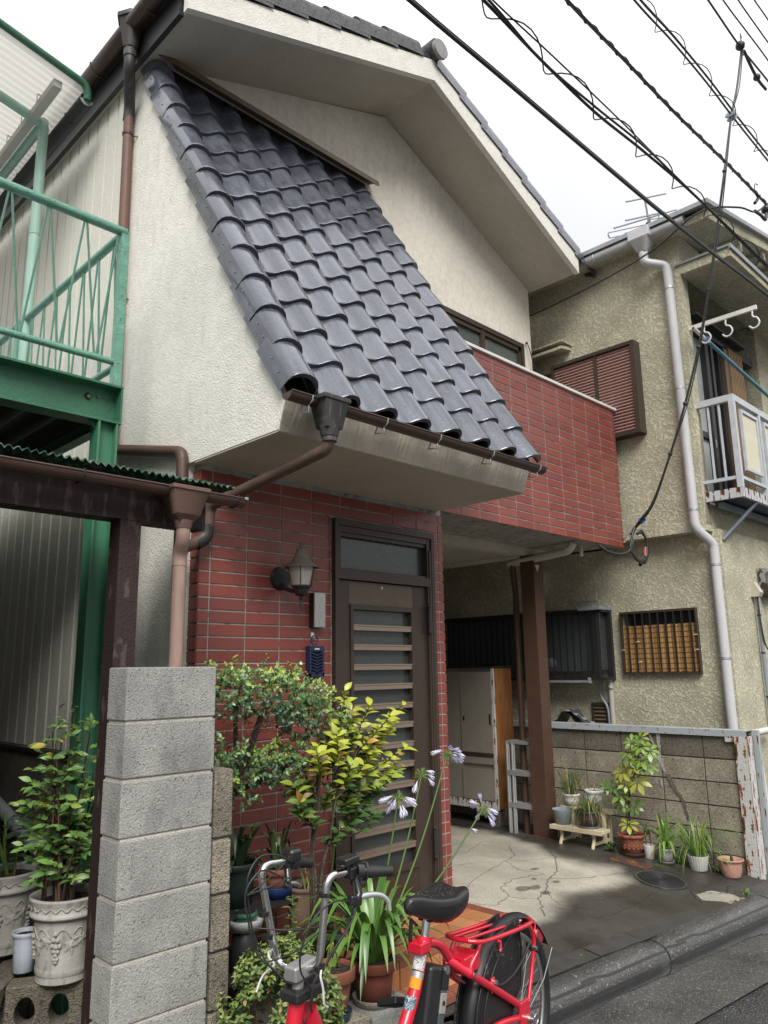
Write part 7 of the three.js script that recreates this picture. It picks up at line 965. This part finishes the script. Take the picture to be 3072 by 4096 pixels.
{ // azalea bush
  const p = thing('azalea_bush', 'dense low azalea bush between the pillar and the bicycle handlebars', 'bush', [1.92, -0.1, -2.52]);
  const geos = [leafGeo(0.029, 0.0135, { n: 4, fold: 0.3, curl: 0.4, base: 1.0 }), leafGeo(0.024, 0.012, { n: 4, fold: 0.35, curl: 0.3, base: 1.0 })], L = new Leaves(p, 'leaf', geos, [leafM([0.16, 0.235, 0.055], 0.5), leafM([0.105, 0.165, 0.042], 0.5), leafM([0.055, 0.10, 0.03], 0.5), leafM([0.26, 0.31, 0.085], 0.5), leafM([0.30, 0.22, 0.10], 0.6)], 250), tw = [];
  for (let i = 0; i < 720; i++) {
    let o = inBall(); o.multiplyScalar(Math.pow(o.length(), -0.55)); if (o.z < -0.5 && rnd() < 0.6) continue;
    const y = 0.20 + o.y * 0.33; const c = V(1.93 + o.x * (0.25 - 0.04 * o.y), y, -2.52 + o.z * 0.24); if (y < -0.12) continue;
    const d = V(o.x * 0.7 + R(-0.4, 0.4), o.y * 0.4 + 0.85, o.z * 0.7 + R(-0.2, 0.4)).normalize(); tw.push(tube([c.clone().addScaledVector(d, -0.06), c], 0.0013, { n: 3 }));
    const k = rnd() < 0.3 ? 3 : o.y > 0.1 ? 0 : 1; const n = 7 + Math.floor(rnd() * 4);
    for (let q = 0; q < n; q++) { const a = q / n * Math.PI * 2 + i, s = V(Math.cos(a), 0, Math.sin(a)); const up = q % 2; s.addScaledVector(d, (up ? R(0.9, 1.8) : R(0.1, 0.5)) - s.dot(d)); L.add(c.clone().addScaledVector(d, up ? 0 : R(-0.015, -0.004)), s, d, up ? R(0.45, 0.8) : R(0.7, 1.25), rnd() < 0.03 ? 4 : rnd() < 0.35 ? (k + 1) % 3 : k); }
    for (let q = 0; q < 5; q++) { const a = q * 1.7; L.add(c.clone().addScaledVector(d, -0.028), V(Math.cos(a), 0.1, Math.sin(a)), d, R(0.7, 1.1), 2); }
  }
  for (let i = 0; i < 30; i++) { const e = V(1.93 + R(-0.18, 0.18), R(0.1, 0.4), -2.52 + R(-0.15, 0.15)); tw.push(tube([V(1.93 + R(-0.04, 0.04), -0.12, -2.52), e], 0.003, { n: 4 })); }
  part(p, 'twigs', tw, mTwig).userData.kind = 'stuff'; L.flush();
}
// ---------------------------------------------------------------- left passage: urns, small pot, hollow blocks
{
  const urn = (p, x, y, z, k, ang) => {
    pot(p, 'urn', [[0, 0], [0.100, 0], [0.104, 0.006], [0.100, 0.03], [0.106, 0.034], [0.107, 0.055], [0.104, 0.06], [0.112, 0.15], [0.122, 0.235], [0.124, 0.24], [0.138, 0.245], [0.141, 0.252], [0.139, 0.262], [0.133, 0.27], [0.136, 0.29], [0.146, 0.31], [0.145, 0.318], [0.130, 0.318], [0.122, 0.300], [0.118, 0.27]].map((q) => [q[0] * k, q[1] * k]), mUrn, x, y, z, 48);
    const at = (a, h, o = 0) => { const r = (mix(0.104, 0.122, (h - 0.06) / 0.175) + o) * k; return [x + r * Math.sin(a), y + h * k, z + r * Math.cos(a)]; };
    for (const a0 of [ang, ang + 1.25, ang - 1.25]) {
      const gr = []; [[0, 0.115], [-0.08, 0.13], [0.08, 0.128], [-0.15, 0.15], [0, 0.145], [0.15, 0.147], [-0.10, 0.172], [0.08, 0.17], [-0.03, 0.193], [0.0, 0.09], [0.05, 0.10], [-0.05, 0.1]].forEach(([a, h]) => { const q = at(a0 - 0.06 + a * 0.75, h); gr.push(ball(0.0098 * k, ...q, 10, 8)); });
      part(p, 'grape_relief', gr, mUrn);
      const lf = (ca, ch, s, rot) => { const g = grid(14, 3, (u, v) => { const t = u * Math.PI * 2 + rot, rr = s * v * (0.72 + 0.28 * Math.cos(5 * t)) * (1 + 0.12 * Math.sin(17 * t)); return at(a0 + ca + rr * Math.cos(t) / 0.115, ch + rr * Math.sin(t), 0.0065 * (1 - 0.75 * v) + 0.0015 * Math.cos(5 * t) * v); }); return g; };
      part(p, 'leaf_relief', lf(0.42, 0.145, 0.036, 0.4), mUrn); part(p, 'leaf_relief', lf(-0.42, 0.165, 0.030, 1.4), mUrn);
      const vine = []; for (let i = 0; i <= 22; i++) { const t = i / 22; vine.push(at(a0 - 0.75 + t * 1.5, 0.19 + 0.018 * Math.sin(t * 13) - 0.03 * t * t + 0.02 * t, 0.001)); } part(p, 'vine_relief', tube(vine, 0.0026 * k, { n: 5 }), mUrn);
      const rim = []; for (let i = 0; i <= 26; i++) { const t = i / 26, r = 0.1365 * k; rim.push([x + r * Math.sin(a0 - 0.6 + t * 1.2), y + (0.282 + 0.007 * Math.sin(t * 25)) * k, z + r * Math.cos(a0 - 0.6 + t * 1.2)]); } part(p, 'rim_relief', tube(rim, 0.0024 * k, { n: 5 }), mUrn);
    }
  };
  const n = thing('potted_nandina', 'nandina with many bare stems in a white urn with grape relief left of the post', 'potted plant', [1.46, 0.3, -3.36]);
  urn(n, 1.46, 0.30, -3.36, 1.0, -0.62); soil(n, 0.118, 1.46, 0.59, -3.36);
  const geos = [leafGeo(0.046, 0.019, { fold: 0.15, curl: 0.25 }), leafGeo(0.038, 0.017, { fold: 0.2, curl: 0.15 }), leafGeo(0.054, 0.022, { fold: 0.2, curl: 0.3 })];
  const L = new Leaves(n, 'leaf', geos, [leafM([0.12, 0.24, 0.055], 0.45), leafM([0.16, 0.30, 0.06], 0.45), leafM([0.08, 0.17, 0.045], 0.45), leafM([0.24, 0.30, 0.05], 0.45), leafM([0.4, 0.32, 0.04], 0.5)], 280), tw = [];
  for (let i = 0; i < 17; i++) {
    const bx = 1.42 + R(-0.07, 0.06), bz = -3.36 + R(-0.05, 0.06), h = R(0.85, 1.28), tx = bx + R(-0.10, 0.10), tz = bz + R(-0.06, 0.06);
    part(n, 'stem', tube([[bx, 0.57, bz], [mix(bx, tx, 0.4) + R(-0.01, 0.01), mix(0.57, h, 0.5), mix(bz, tz, 0.5)], [tx, h, tz]], (u) => 0.007 - 0.0045 * u, { n: 6, smooth: true }), i % 2 ? mTwig : mBark);
    for (let q = 0; q < 9; q++) { const t = 0.28 + 0.72 * q / 8, y = mix(0.57, h, t), x = mix(bx, tx, t), z = mix(bz, tz, t), a = q * 2.4 + i; const e = V(x + Math.cos(a) * R(0.05, 0.12), y + R(0.0, 0.06), z + Math.sin(a) * R(0.04, 0.10)); tw.push(tube([V(x, y, z), e], 0.0013, { n: 3 })); const d = e.clone().sub(V(x, y, z)).normalize(); for (let w = 0; w < 6; w++) { const f = 0.45 + 0.55 * Math.floor(w / 2 + 0.5) / 3, sd = V(-d.z, 0, d.x).multiplyScalar(w % 2 ? 1 : -1); L.add(V(x, y, z).lerp(e, f), w === 5 ? d : sd.addScaledVector(d, 0.55), V(R(-0.9, 0.2), R(0.2, 1), R(0, 1.2)), R(0.8, 1.25), rnd() < 0.03 ? 4 : rnd() < 0.08 ? 3 : Math.floor(rnd() * 3)); } }
  }
  for (const [x, y] of [[1.455, 1.15], [1.475, 1.26], [1.44, 1.34], [1.30, 1.02], [1.27, 0.98], [1.33, 1.10]]) { const c = V(x, y, -3.34 + R(-0.03, 0.03)); tw.push(tube([[1.42, y - 0.22, -3.35], [mix(1.42, x, 0.6), y - 0.06, -3.35], c], 0.0016, { n: 4 })); for (let w = 0; w < 9; w++) L.add(c.clone().add(V(R(-0.05, 0.04), R(-0.05, 0.05), R(-0.03, 0.03))), V(R(-1, 0.8), R(-0.2, 0.7), R(-0.6, 0.8)), V(0, 1, 0.3), R(0.6, 1), Math.floor(rnd() * 3)); }
  part(n, 'twigs', tw, mTwig).userData.kind = 'stuff'; L.flush();
  const u = thing('potted_dark_shrub', 'plant with long dark leaves in the larger white urn at the left edge', 'potted plant', [1.36, 0.33, -3.78]);
  urn(u, 1.36, 0.33, -3.78, 1.02 * 1.0, -0.45); soil(u, 0.12, 1.36, 0.63, -3.78);
  const dl = leafGeo(0.13, 0.042, { fold: 0.2, curl: 0.45, n: 5 }), dm = [leafM([0.022, 0.052, 0.025], 0.35), leafM([0.03, 0.068, 0.03], 0.35)];
  for (let i = 0; i < 34; i++) { const m = shadow(new THREE.Mesh(dl, pick(dm))), a = i * 2.4, r = R(0.01, 0.08); m.name = 'leaf'; m.applyMatrix4(leafMatrix(V(r * Math.cos(a) - 0.02, R(0.34, 0.55), r * Math.sin(a)), V(Math.cos(a), R(-0.1, 0.7), Math.sin(a)), V(0, 1, 0.2), R(0.6, 1.0))); u.add(m); }
  for (let i = 0; i < 5; i++) part(u, 'stem', tube([[1.36 + R(-0.04, 0.04), 0.62, -3.78], [1.34 + R(-0.08, 0.06), R(0.78, 0.9), -3.78 + R(-0.05, 0.05)]], 0.005, { n: 5 }), mStem);
  const w = thing('small_white_pot', 'small white plastic pot of bare soil between the two urns', 'plant pot', [1.357, 0.31, -3.5]);
  pot(w, 'pot', [[0, 0], [0.042, 0], [0.0435, 0.08], [0.046, 0.082], [0.047, 0.13], [0.054, 0.135], [0.056, 0.145], [0.052, 0.15], [0.044, 0.147], [0.042, 0.12]], paint([0.52, 0.57, 0.64], 0.35, 0.06), 1.357, 0.318, -3.5); soil(w, 0.043, 1.357, 0.452, -3.5);
  const blk = (x, y, z, ry, label, m) => { const o = thing('hollow_block', label, 'block', [x, y, z]); const s = []; for (const hx of [-0.125, 0, 0.125]) s.push(hx); const sh = new THREE.Shape([[-0.195, 0], [0.195, 0], [0.195, 0.19], [-0.195, 0.19]].map((q) => new THREE.Vector2(...q))); for (const hx of s) { const h = new THREE.Path(); h.absellipse(hx, 0.095, 0.042, 0.062, 0, Math.PI * 2); sh.holes.push(h); } const g = new THREE.ExtrudeGeometry(sh, { depth: 0.10, bevelEnabled: true, bevelSize: 0.004, bevelThickness: 0.004, bevelSegments: 1, curveSegments: 8 }).translate(0, 0, -0.05).rotateY(ry).translate(x, y, z); part(o, 'block', g, m); };
  blk(1.46, 0.104, -3.36, -0.5, 'hollow concrete block lying under the grape urn of the nandina', mOldBlock[3]); blk(1.47, -0.09, -3.38, -0.35, 'lower hollow concrete block in the stack below the nandina urn', mOldBlock[3]); blk(1.30, 0.112, -3.56, 0.9, 'hollow concrete block standing under the small white pot', mOldBlock[3]); blk(1.40, 0.13, -3.86, -0.9, 'hollow concrete block below the larger urn at the left edge', mOldBlock[3]); blk(1.32, -0.085, -3.6, 0.9, 'bottom block beneath the small white pot, half in darkness', mOldBlock[3]); blk(1.40, -0.066, -3.86, -0.8, 'bottom block under the larger urn against the plinth', mOldBlock[3]);
}
// ---------------------------------------------------------------- pots along the boundary wall
{
  const grass = (p, x, y, z, n, reach, up, w, ms, o = {}) => { for (let i = 0; i < n; i++) { const a = i * 2.3999 + R(-0.3, 0.3), r = reach * R(0.4, 1), b = [x + (o.rx || 0.04) * Math.cos(a) * rnd(), y, z + (o.rz || 0.04) * Math.sin(a) * rnd()], ty = R(o.lo ?? -0.05, o.hi ?? up); strap(p, 'blade', b, [Math.min(x + r * Math.cos(a), 6.40), y + ty, z + r * Math.sin(a)], R(0.5, 1) * up, w * R(0.7, 1.2), pick(ms), { n: 7 }); } };
  const gd = [[0.045, 0.085, 0.025], [0.06, 0.11, 0.03], [0.09, 0.14, 0.03], [0.38, 0.28, 0.05]].map((c) => leafM(c, 0.45)), gb = [[0.14, 0.26, 0.04], [0.19, 0.32, 0.05], [0.10, 0.20, 0.035]].map((c) => leafM(c, 0.4));
  const f = thing('flower_bench', 'small two tier cream plastic plant bench beside the brown steel post', 'plant bench', [6.0, 0.04, -3.7]);
  for (let i = 0; i < 4; i++) part(f, 'slat', rbox(5.885 + i * 0.036, 5.885 + i * 0.036 + 0.032, 0.160, 0.188, -3.95, -3.46, 0.004), mCream);
  part(f, 'front_edge', rbox(5.878, 5.886, 0.152, 0.189, -3.955, -3.455, 0.003), mCream);
  for (let i = 0; i < 4; i++) part(f, 'slat', rbox(6.10 + i * 0.032, 6.10 + i * 0.032 + 0.028, 0.285, 0.310, -3.98, -3.48, 0.004), mCream);
  for (const z of [-3.865, -3.56]) { part(f, 'leg', tube([[5.91, 0.158, z], [5.93, 0.11, z], [5.905, 0.05, z], [5.90, 0.035, z]], 0.016, { n: 6, smooth: true }), mCream); part(f, 'side_frame', [box(5.93, 6.18, 0.06, 0.08, z - 0.01, z + 0.01), box(6.09, 6.12, 0.05, 0.285, z - 0.012, z + 0.012), box(6.19, 6.21, 0.03, 0.29, z - 0.012, z + 0.012)], mCream); }
  const g1 = thing('grey_oval_planter', 'grey oval planter at the left end of the bench', 'planter', [5.97, 0.19, -3.87]);
  part(g1, 'planter', lathe([[0, 0], [0.06, 0], [0.082, 0.10], [0.088, 0.12], [0.084, 0.12], [0.076, 0.10], [0, 0.09]], 32).scale(0.85, 1, 1.05).rotateZ(0.05).translate(5.965, 0.19, -3.87), mGreyPlastic); part(g1, 'soil', lathe([[0, 0.097], [0.072, 0.093]], 20).scale(0.85, 1, 1.05).translate(5.965, 0.19, -3.87), mSoil);
  const g2 = thing('grass_in_brown_bowl', 'shaggy grass with yellowed blades in a brown bowl on the bench', 'potted plant', [5.97, 0.19, -3.62]);
  pot(g2, 'bowl', potProf(0.0950, 0.0660, 0.13, 0.0053, 0.02), paint([0.085, 0.05, 0.042], 0.45), 5.97, 0.197, -3.62); saucer(g2, 0.0880, 5.97, 0.189, -3.62, mGreyPlastic, 0.018); soil(g2, 0.0880, 5.97, 0.31, -3.62); grass(g2, 5.97, 0.31, -3.62, 120, 0.28, 0.12, 0.006, [gd[0], gd[1], gd[1], gd[2], gd[3]], { rx: 0.08, rz: 0.09, lo: -0.17, hi: 0.10 });
  const g3 = thing('grass_in_white_pot', 'tall thin grass in a white pot at the back of the bench beside the post', 'potted plant', [6.17, 0.31, -3.9]);
  pot(g3, 'pot', potProf(0.0748, 0.0616, 0.10, 0.0053, 0.02), mWhite, 6.16, 0.311, -3.9); soil(g3, 0.0704, 6.16, 0.395, -3.9); grass(g3, 6.16, 0.40, -3.9, 110, 0.26, 0.12, 0.005, gd, { rx: 0.07, rz: 0.07, lo: -0.10, hi: 0.25 });
  for (let i = 0; i < 16; i++) strap(g3, 'blade', [6.16 + R(-0.06, 0.06), 0.40, -3.9 + R(-0.07, 0.07)], [6.16 + R(-0.1, 0.1), R(0.5, 0.72), -3.9 + R(-0.12, 0.14)], 0.02, 0.004, pick(gd));
  const g4 = thing('seedlings_in_white_pot', 'white pot of low seedlings on the bench back tier, right of tall grass', 'potted plant', [6.17, 0.31, -3.66]);
  pot(g4, 'pot', potProf(0.0722, 0.0598, 0.15, 0.0088, 0.025), mWhite, 6.16, 0.312, -3.67); soil(g4, 0.0669, 6.16, 0.448, -3.67); grass(g4, 6.16, 0.45, -3.67, 26, 0.12, 0.04, 0.004, gd, { rx: 0.06, rz: 0.06, lo: -0.06, hi: 0.07 });
  // schefflera
  const s = thing('potted_schefflera', 'tall umbrella plant with yellow green whorled leaves in a scalloped terracotta pot', 'potted plant', [6.05, 0.0, -3.29]);
  part(s, 'pot', grid(64, 9, (u, v) => { const a = u * Math.PI * 2, pr = [[0.001, 0.0], [0.085, 0.0], [0.095, 0.06], [0.107, 0.115], [0.112, 0.122], [0.126, 0.128], [0.127, 0.142], [0.118, 0.150], [0.106, 0.146], [0.10, 0.10]][Math.round(v * 9)], sc = pr[1] > 0.12 ? 1 + 0.035 * Math.cos(a * 10) : 1, r = pr[0] * sc * 0.89; return [6.05 + r * Math.cos(a), 0.025 + pr[1], -3.29 + r * Math.sin(a)]; }), mTerra[0]);
  const rel = []; for (let i = 0; i < 9; i++) { const a = Math.PI + 0.2 - i * 0.4; for (let k = 0; k < 5; k++) rel.push(ball(0.008, 6.05 + 0.0885 * Math.cos(a + 0.09 * Math.cos(k * 1.257)), 0.082 + 0.013 * Math.sin(k * 1.257), -3.29 + 0.0885 * Math.sin(a + 0.09 * Math.cos(k * 1.257)), 6, 5)); } part(s, 'flower_relief', rel, mTerra[0]);
  saucer(s, 0.105, 6.05, 0.0, -3.29, paint([0.10, 0.05, 0.04], 0.5), 0.04); soil(s, 0.092, 6.05, 0.155, -3.29);
  part(s, 'stem', tube([[6.06, 0.15, -3.30], [6.08, 0.35, -3.31], [6.09, 0.5, -3.29], [6.08, 0.7, -3.21], [6.08, 0.86, -3.17]], (u) => 0.010 - 0.005 * u, { n: 7, smooth: true }), mBark); part(s, 'stem', tube([[6.05, 0.15, -3.28], [6.07, 0.28, -3.27]], 0.006, { n: 6 }), mStem);
  const sg = [leafGeo(0.085, 0.036, { fold: 0.12, curl: 0.3, base: 1.3, n: 5 }), leafGeo(0.075, 0.032, { fold: 0.12, curl: 0.5, base: 1.3, n: 5 })], sm = [leafM([0.16, 0.26, 0.04], 0.35), leafM([0.30, 0.33, 0.05], 0.35), leafM([0.09, 0.17, 0.04], 0.35), leafM([0.42, 0.27, 0.05], 0.4)];
  for (const [x, y, z, m, sc] of [[6.08, 0.92, -3.16, 0, 0.8], [6.08, 0.885, -3.235, 0, 0.7], [6.05, 0.855, -3.145, 0, 0.8], [6.08, 0.825, -3.09, 0, 0.9], [6.07, 0.80, -3.27, 0, 0.9], [6.05, 0.76, -3.25, 0, 0.8], [6.05, 0.745, -3.15, 0, 0.9], [6.05, 0.70, -3.22, 1, 0.85], [6.08, 0.70, -3.11, 0, 0.95], [6.04, 0.645, -3.32, 1, 1.0], [6.04, 0.58, -3.19, 1, 1.15], [6.04, 0.55, -3.30, 1, 0.8], [6.06, 0.53, -3.42, 2, 0.85], [6.06, 0.51, -3.48, 2, 0.7], [6.06, 0.46, -3.36, 0, 0.95], [6.07, 0.385, -3.36, 2, 0.8], [6.07, 0.375, -3.25, 2, 0.75], [6.03, 0.24, -3.30, 1, 0.8]]) {
    const c = V(x, y, z), tl = V(R(-0.9, -0.2), R(0.5, 1), R(-0.1, 0.7)).normalize(); part(s, 'petiole', tube([[6.085, y - 0.06, mix(-3.28, z, 0.4)], c], 0.0022, { n: 4 }), mStem);
    const n = 7 + Math.floor(rnd() * 2), e1 = V(1, 0, 0).cross(tl).normalize(), e2 = tl.clone().cross(e1); for (let i = 0; i < n; i++) { const a = i / n * Math.PI * 2, d = e1.clone().multiplyScalar(Math.cos(a)).addScaledVector(e2, Math.sin(a)).addScaledVector(tl, 0.15), o = shadow(new THREE.Mesh(pick(sg), sm[rnd() < 0.12 ? (m === 1 ? 3 : 1) : m])); o.name = 'leaf'; o.applyMatrix4(leafMatrix(c.clone().sub(s.position).addScaledVector(d, 0.012), d, tl, sc * R(1.1, 1.35))); s.add(o); }
  }
  const w = thing('slim_white_pot', 'slim white pot with two upright shoots between schefflera and lily', 'potted plant', [6.1, -0.015, -3.17]);
  pot(w, 'pot', [[0, 0], [0.034, 0], [0.046, 0.105], [0.049, 0.11], [0.046, 0.113], [0.042, 0.10], [0, 0.09]], mWhite, 6.10, -0.014, -3.17); for (const z of [-3.19, -3.15]) part(w, 'shoot', tube([[6.10, 0.08, z], [6.09, 0.2, z - 0.005]], 0.005, { n: 5 }), mTwig); for (let i = 0; i < 5; i++) strap(w, 'leaf', [6.09, 0.17, -3.17], [6.05 + R(-0.08, 0.05), R(0.12, 0.27), -3.17 + R(-0.15, 0.12)], 0.05, 0.026, pick(gb));
  const l = thing('potted_lily', 'plant with broad arching bright green straps in a pale grey pot and saucer', 'potted plant', [6.1, -0.02, -3.03]);
  pot(l, 'pot', potProf(0.0581, 0.0458, 0.10, 0.0053, 0.02), paint([0.42, 0.41, 0.41], 0.5), 6.10, -0.008, -3.03); saucer(l, 0.0651, 6.10, -0.022, -3.03, paint([0.30, 0.27, 0.27], 0.5), 0.022); soil(l, 0.0528, 6.1, 0.078, -3.03);
  for (let i = 0; i < 20; i++) { const a = i * 2.4, r = R(0.1, 0.24), up = i < 7; strap(l, 'leaf', [6.10, 0.08, -3.03 + R(-0.02, 0.02)], [Math.min(6.38, 6.10 + (up ? 0.3 : 1) * r * Math.cos(a)), up ? R(0.28, 0.38) : R(-0.01, 0.2), -3.03 + (up ? 0.4 : 1) * r * Math.sin(a)], up ? 0.03 : R(0.08, 0.15), R(0.022, 0.034), pick(gb)); } strap(l, 'yellow_leaf', [6.06, 0.08, -3.05], [5.98, -0.02, -3.12], 0.05, 0.022, leafM([0.5, 0.30, 0.02]));
  const sp = thing('potted_spider_grass', 'fountain of thin bright green grass in a ribbed white pot', 'potted plant', [6.18, -0.05, -2.81]);
  part(sp, 'pot', grid(96, 5, (u, v) => { const a = u * Math.PI * 2, pr = [[0.001, 0], [0.070, 0], [0.088, 0.10], [0.092, 0.108], [0.086, 0.108], [0.08, 0.08]][Math.round(v * 5)], r = 0.86 * pr[0] * (v > 0.1 && v < 0.7 ? 1 + 0.025 * Math.cos(a * 24) : 1); return [6.18 + r * Math.cos(a), -0.048 + pr[1], -2.81 + r * Math.sin(a)]; }), mWhite); soil(sp, 0.069, 6.18, 0.04, -2.81);
  grass(sp, 6.18, 0.05, -2.81, 150, 0.44, 0.17, 0.0055, gb, { rx: 0.07, rz: 0.07, lo: -0.08, hi: 0.20 }); for (let i = 0; i < 22; i++) strap(sp, 'blade', [6.2 + R(-0.05, 0.05), 0.05, -2.81 + R(-0.08, 0.06)], [6.26 + R(-0.05, 0.12), R(0.22, 0.42), -2.81 + R(-0.18, 0.2)], 0.02, 0.0035, pick(gd));
  const pk = thing('pink_clay_pot', 'weathered pink pot with a small cactus pad at the right end of the row', 'potted plant', [6.25, -0.08, -2.59]);
  pot(pk, 'pot', [[0, 0], [0.058, 0], [0.066, 0.012], [0.078, 0.06], [0.080, 0.10], [0.083, 0.115], [0.096, 0.122], [0.096, 0.132], [0.088, 0.132], [0.078, 0.115], [0, 0.09]], mPink, 6.25, -0.078, -2.59); soil(pk, 0.075, 6.25, 0.025, -2.59); part(pk, 'cactus_pad', ball(0.013, 0, 0, 0, 10, 8).scale(0.6, 2.4, 1).translate(6.25, 0.05, -2.58), leafM([0.05, 0.10, 0.03], 0.5)); for (let i = 0; i < 7; i++) strap(pk, 'leaf', [6.24, 0.03, -2.62], [6.24 + R(-0.05, 0.05), 0.045, -2.62 + R(-0.05, 0.04)], 0.01, 0.018, gb[1]);
  const tuft = (x, y, z, n, r, label, ms) => { const t = thing('weed', label, 'weed', [x, y, z]); for (let i = 0; i < n; i++) { const a = i * 2.4; strap(t, 'leaf', [x, y, z], [x + r * R(0.4, 1) * Math.cos(a), y + R(0.1, 0.9) * r, z + r * R(0.4, 1) * Math.sin(a)], r * 0.25, r * 0.22, pick(ms), { n: 5 }); } };
  tuft(5.86, -0.09, -2.34, 16, 0.055, 'small bright weed growing out of the cracked kerb corner', gb); tuft(5.95, 0.03, -3.42, 22, 0.09, 'dark fern like weed between bench and terracotta pot', [gd[0], gd[1]]); tuft(6.22, -0.05, -2.68, 12, 0.05, 'tiny weed between the ribbed pot and the pink pot', gb); tuft(6.16, -0.02, -2.95, 12, 0.07, 'little leafy weed between the lily and the ribbed pot', gb); tuft(4.05, -0.09, -2.56, 7, 0.025, 'tiny weed in the mortar strip along the kerb', gb);
}
{ // out of view walls beside and behind the passage, placed to darken it
  const a = thing('unseen_apartment_wall', 'unseen apartment wall beside the steel landing, placed to darken the passage', 'building', [-2, -0.2, -8]);
  part(a, 'wall', box(-6, 0.80, -0.2, 2.80, -13, -3.0), mOldBlock[3]); part(a, 'rear_wall', box(0.80, 2.05, -0.2, 2.8, -11, -10.8), mOldBlock[3]);
}

renderer.render(scene, camera);
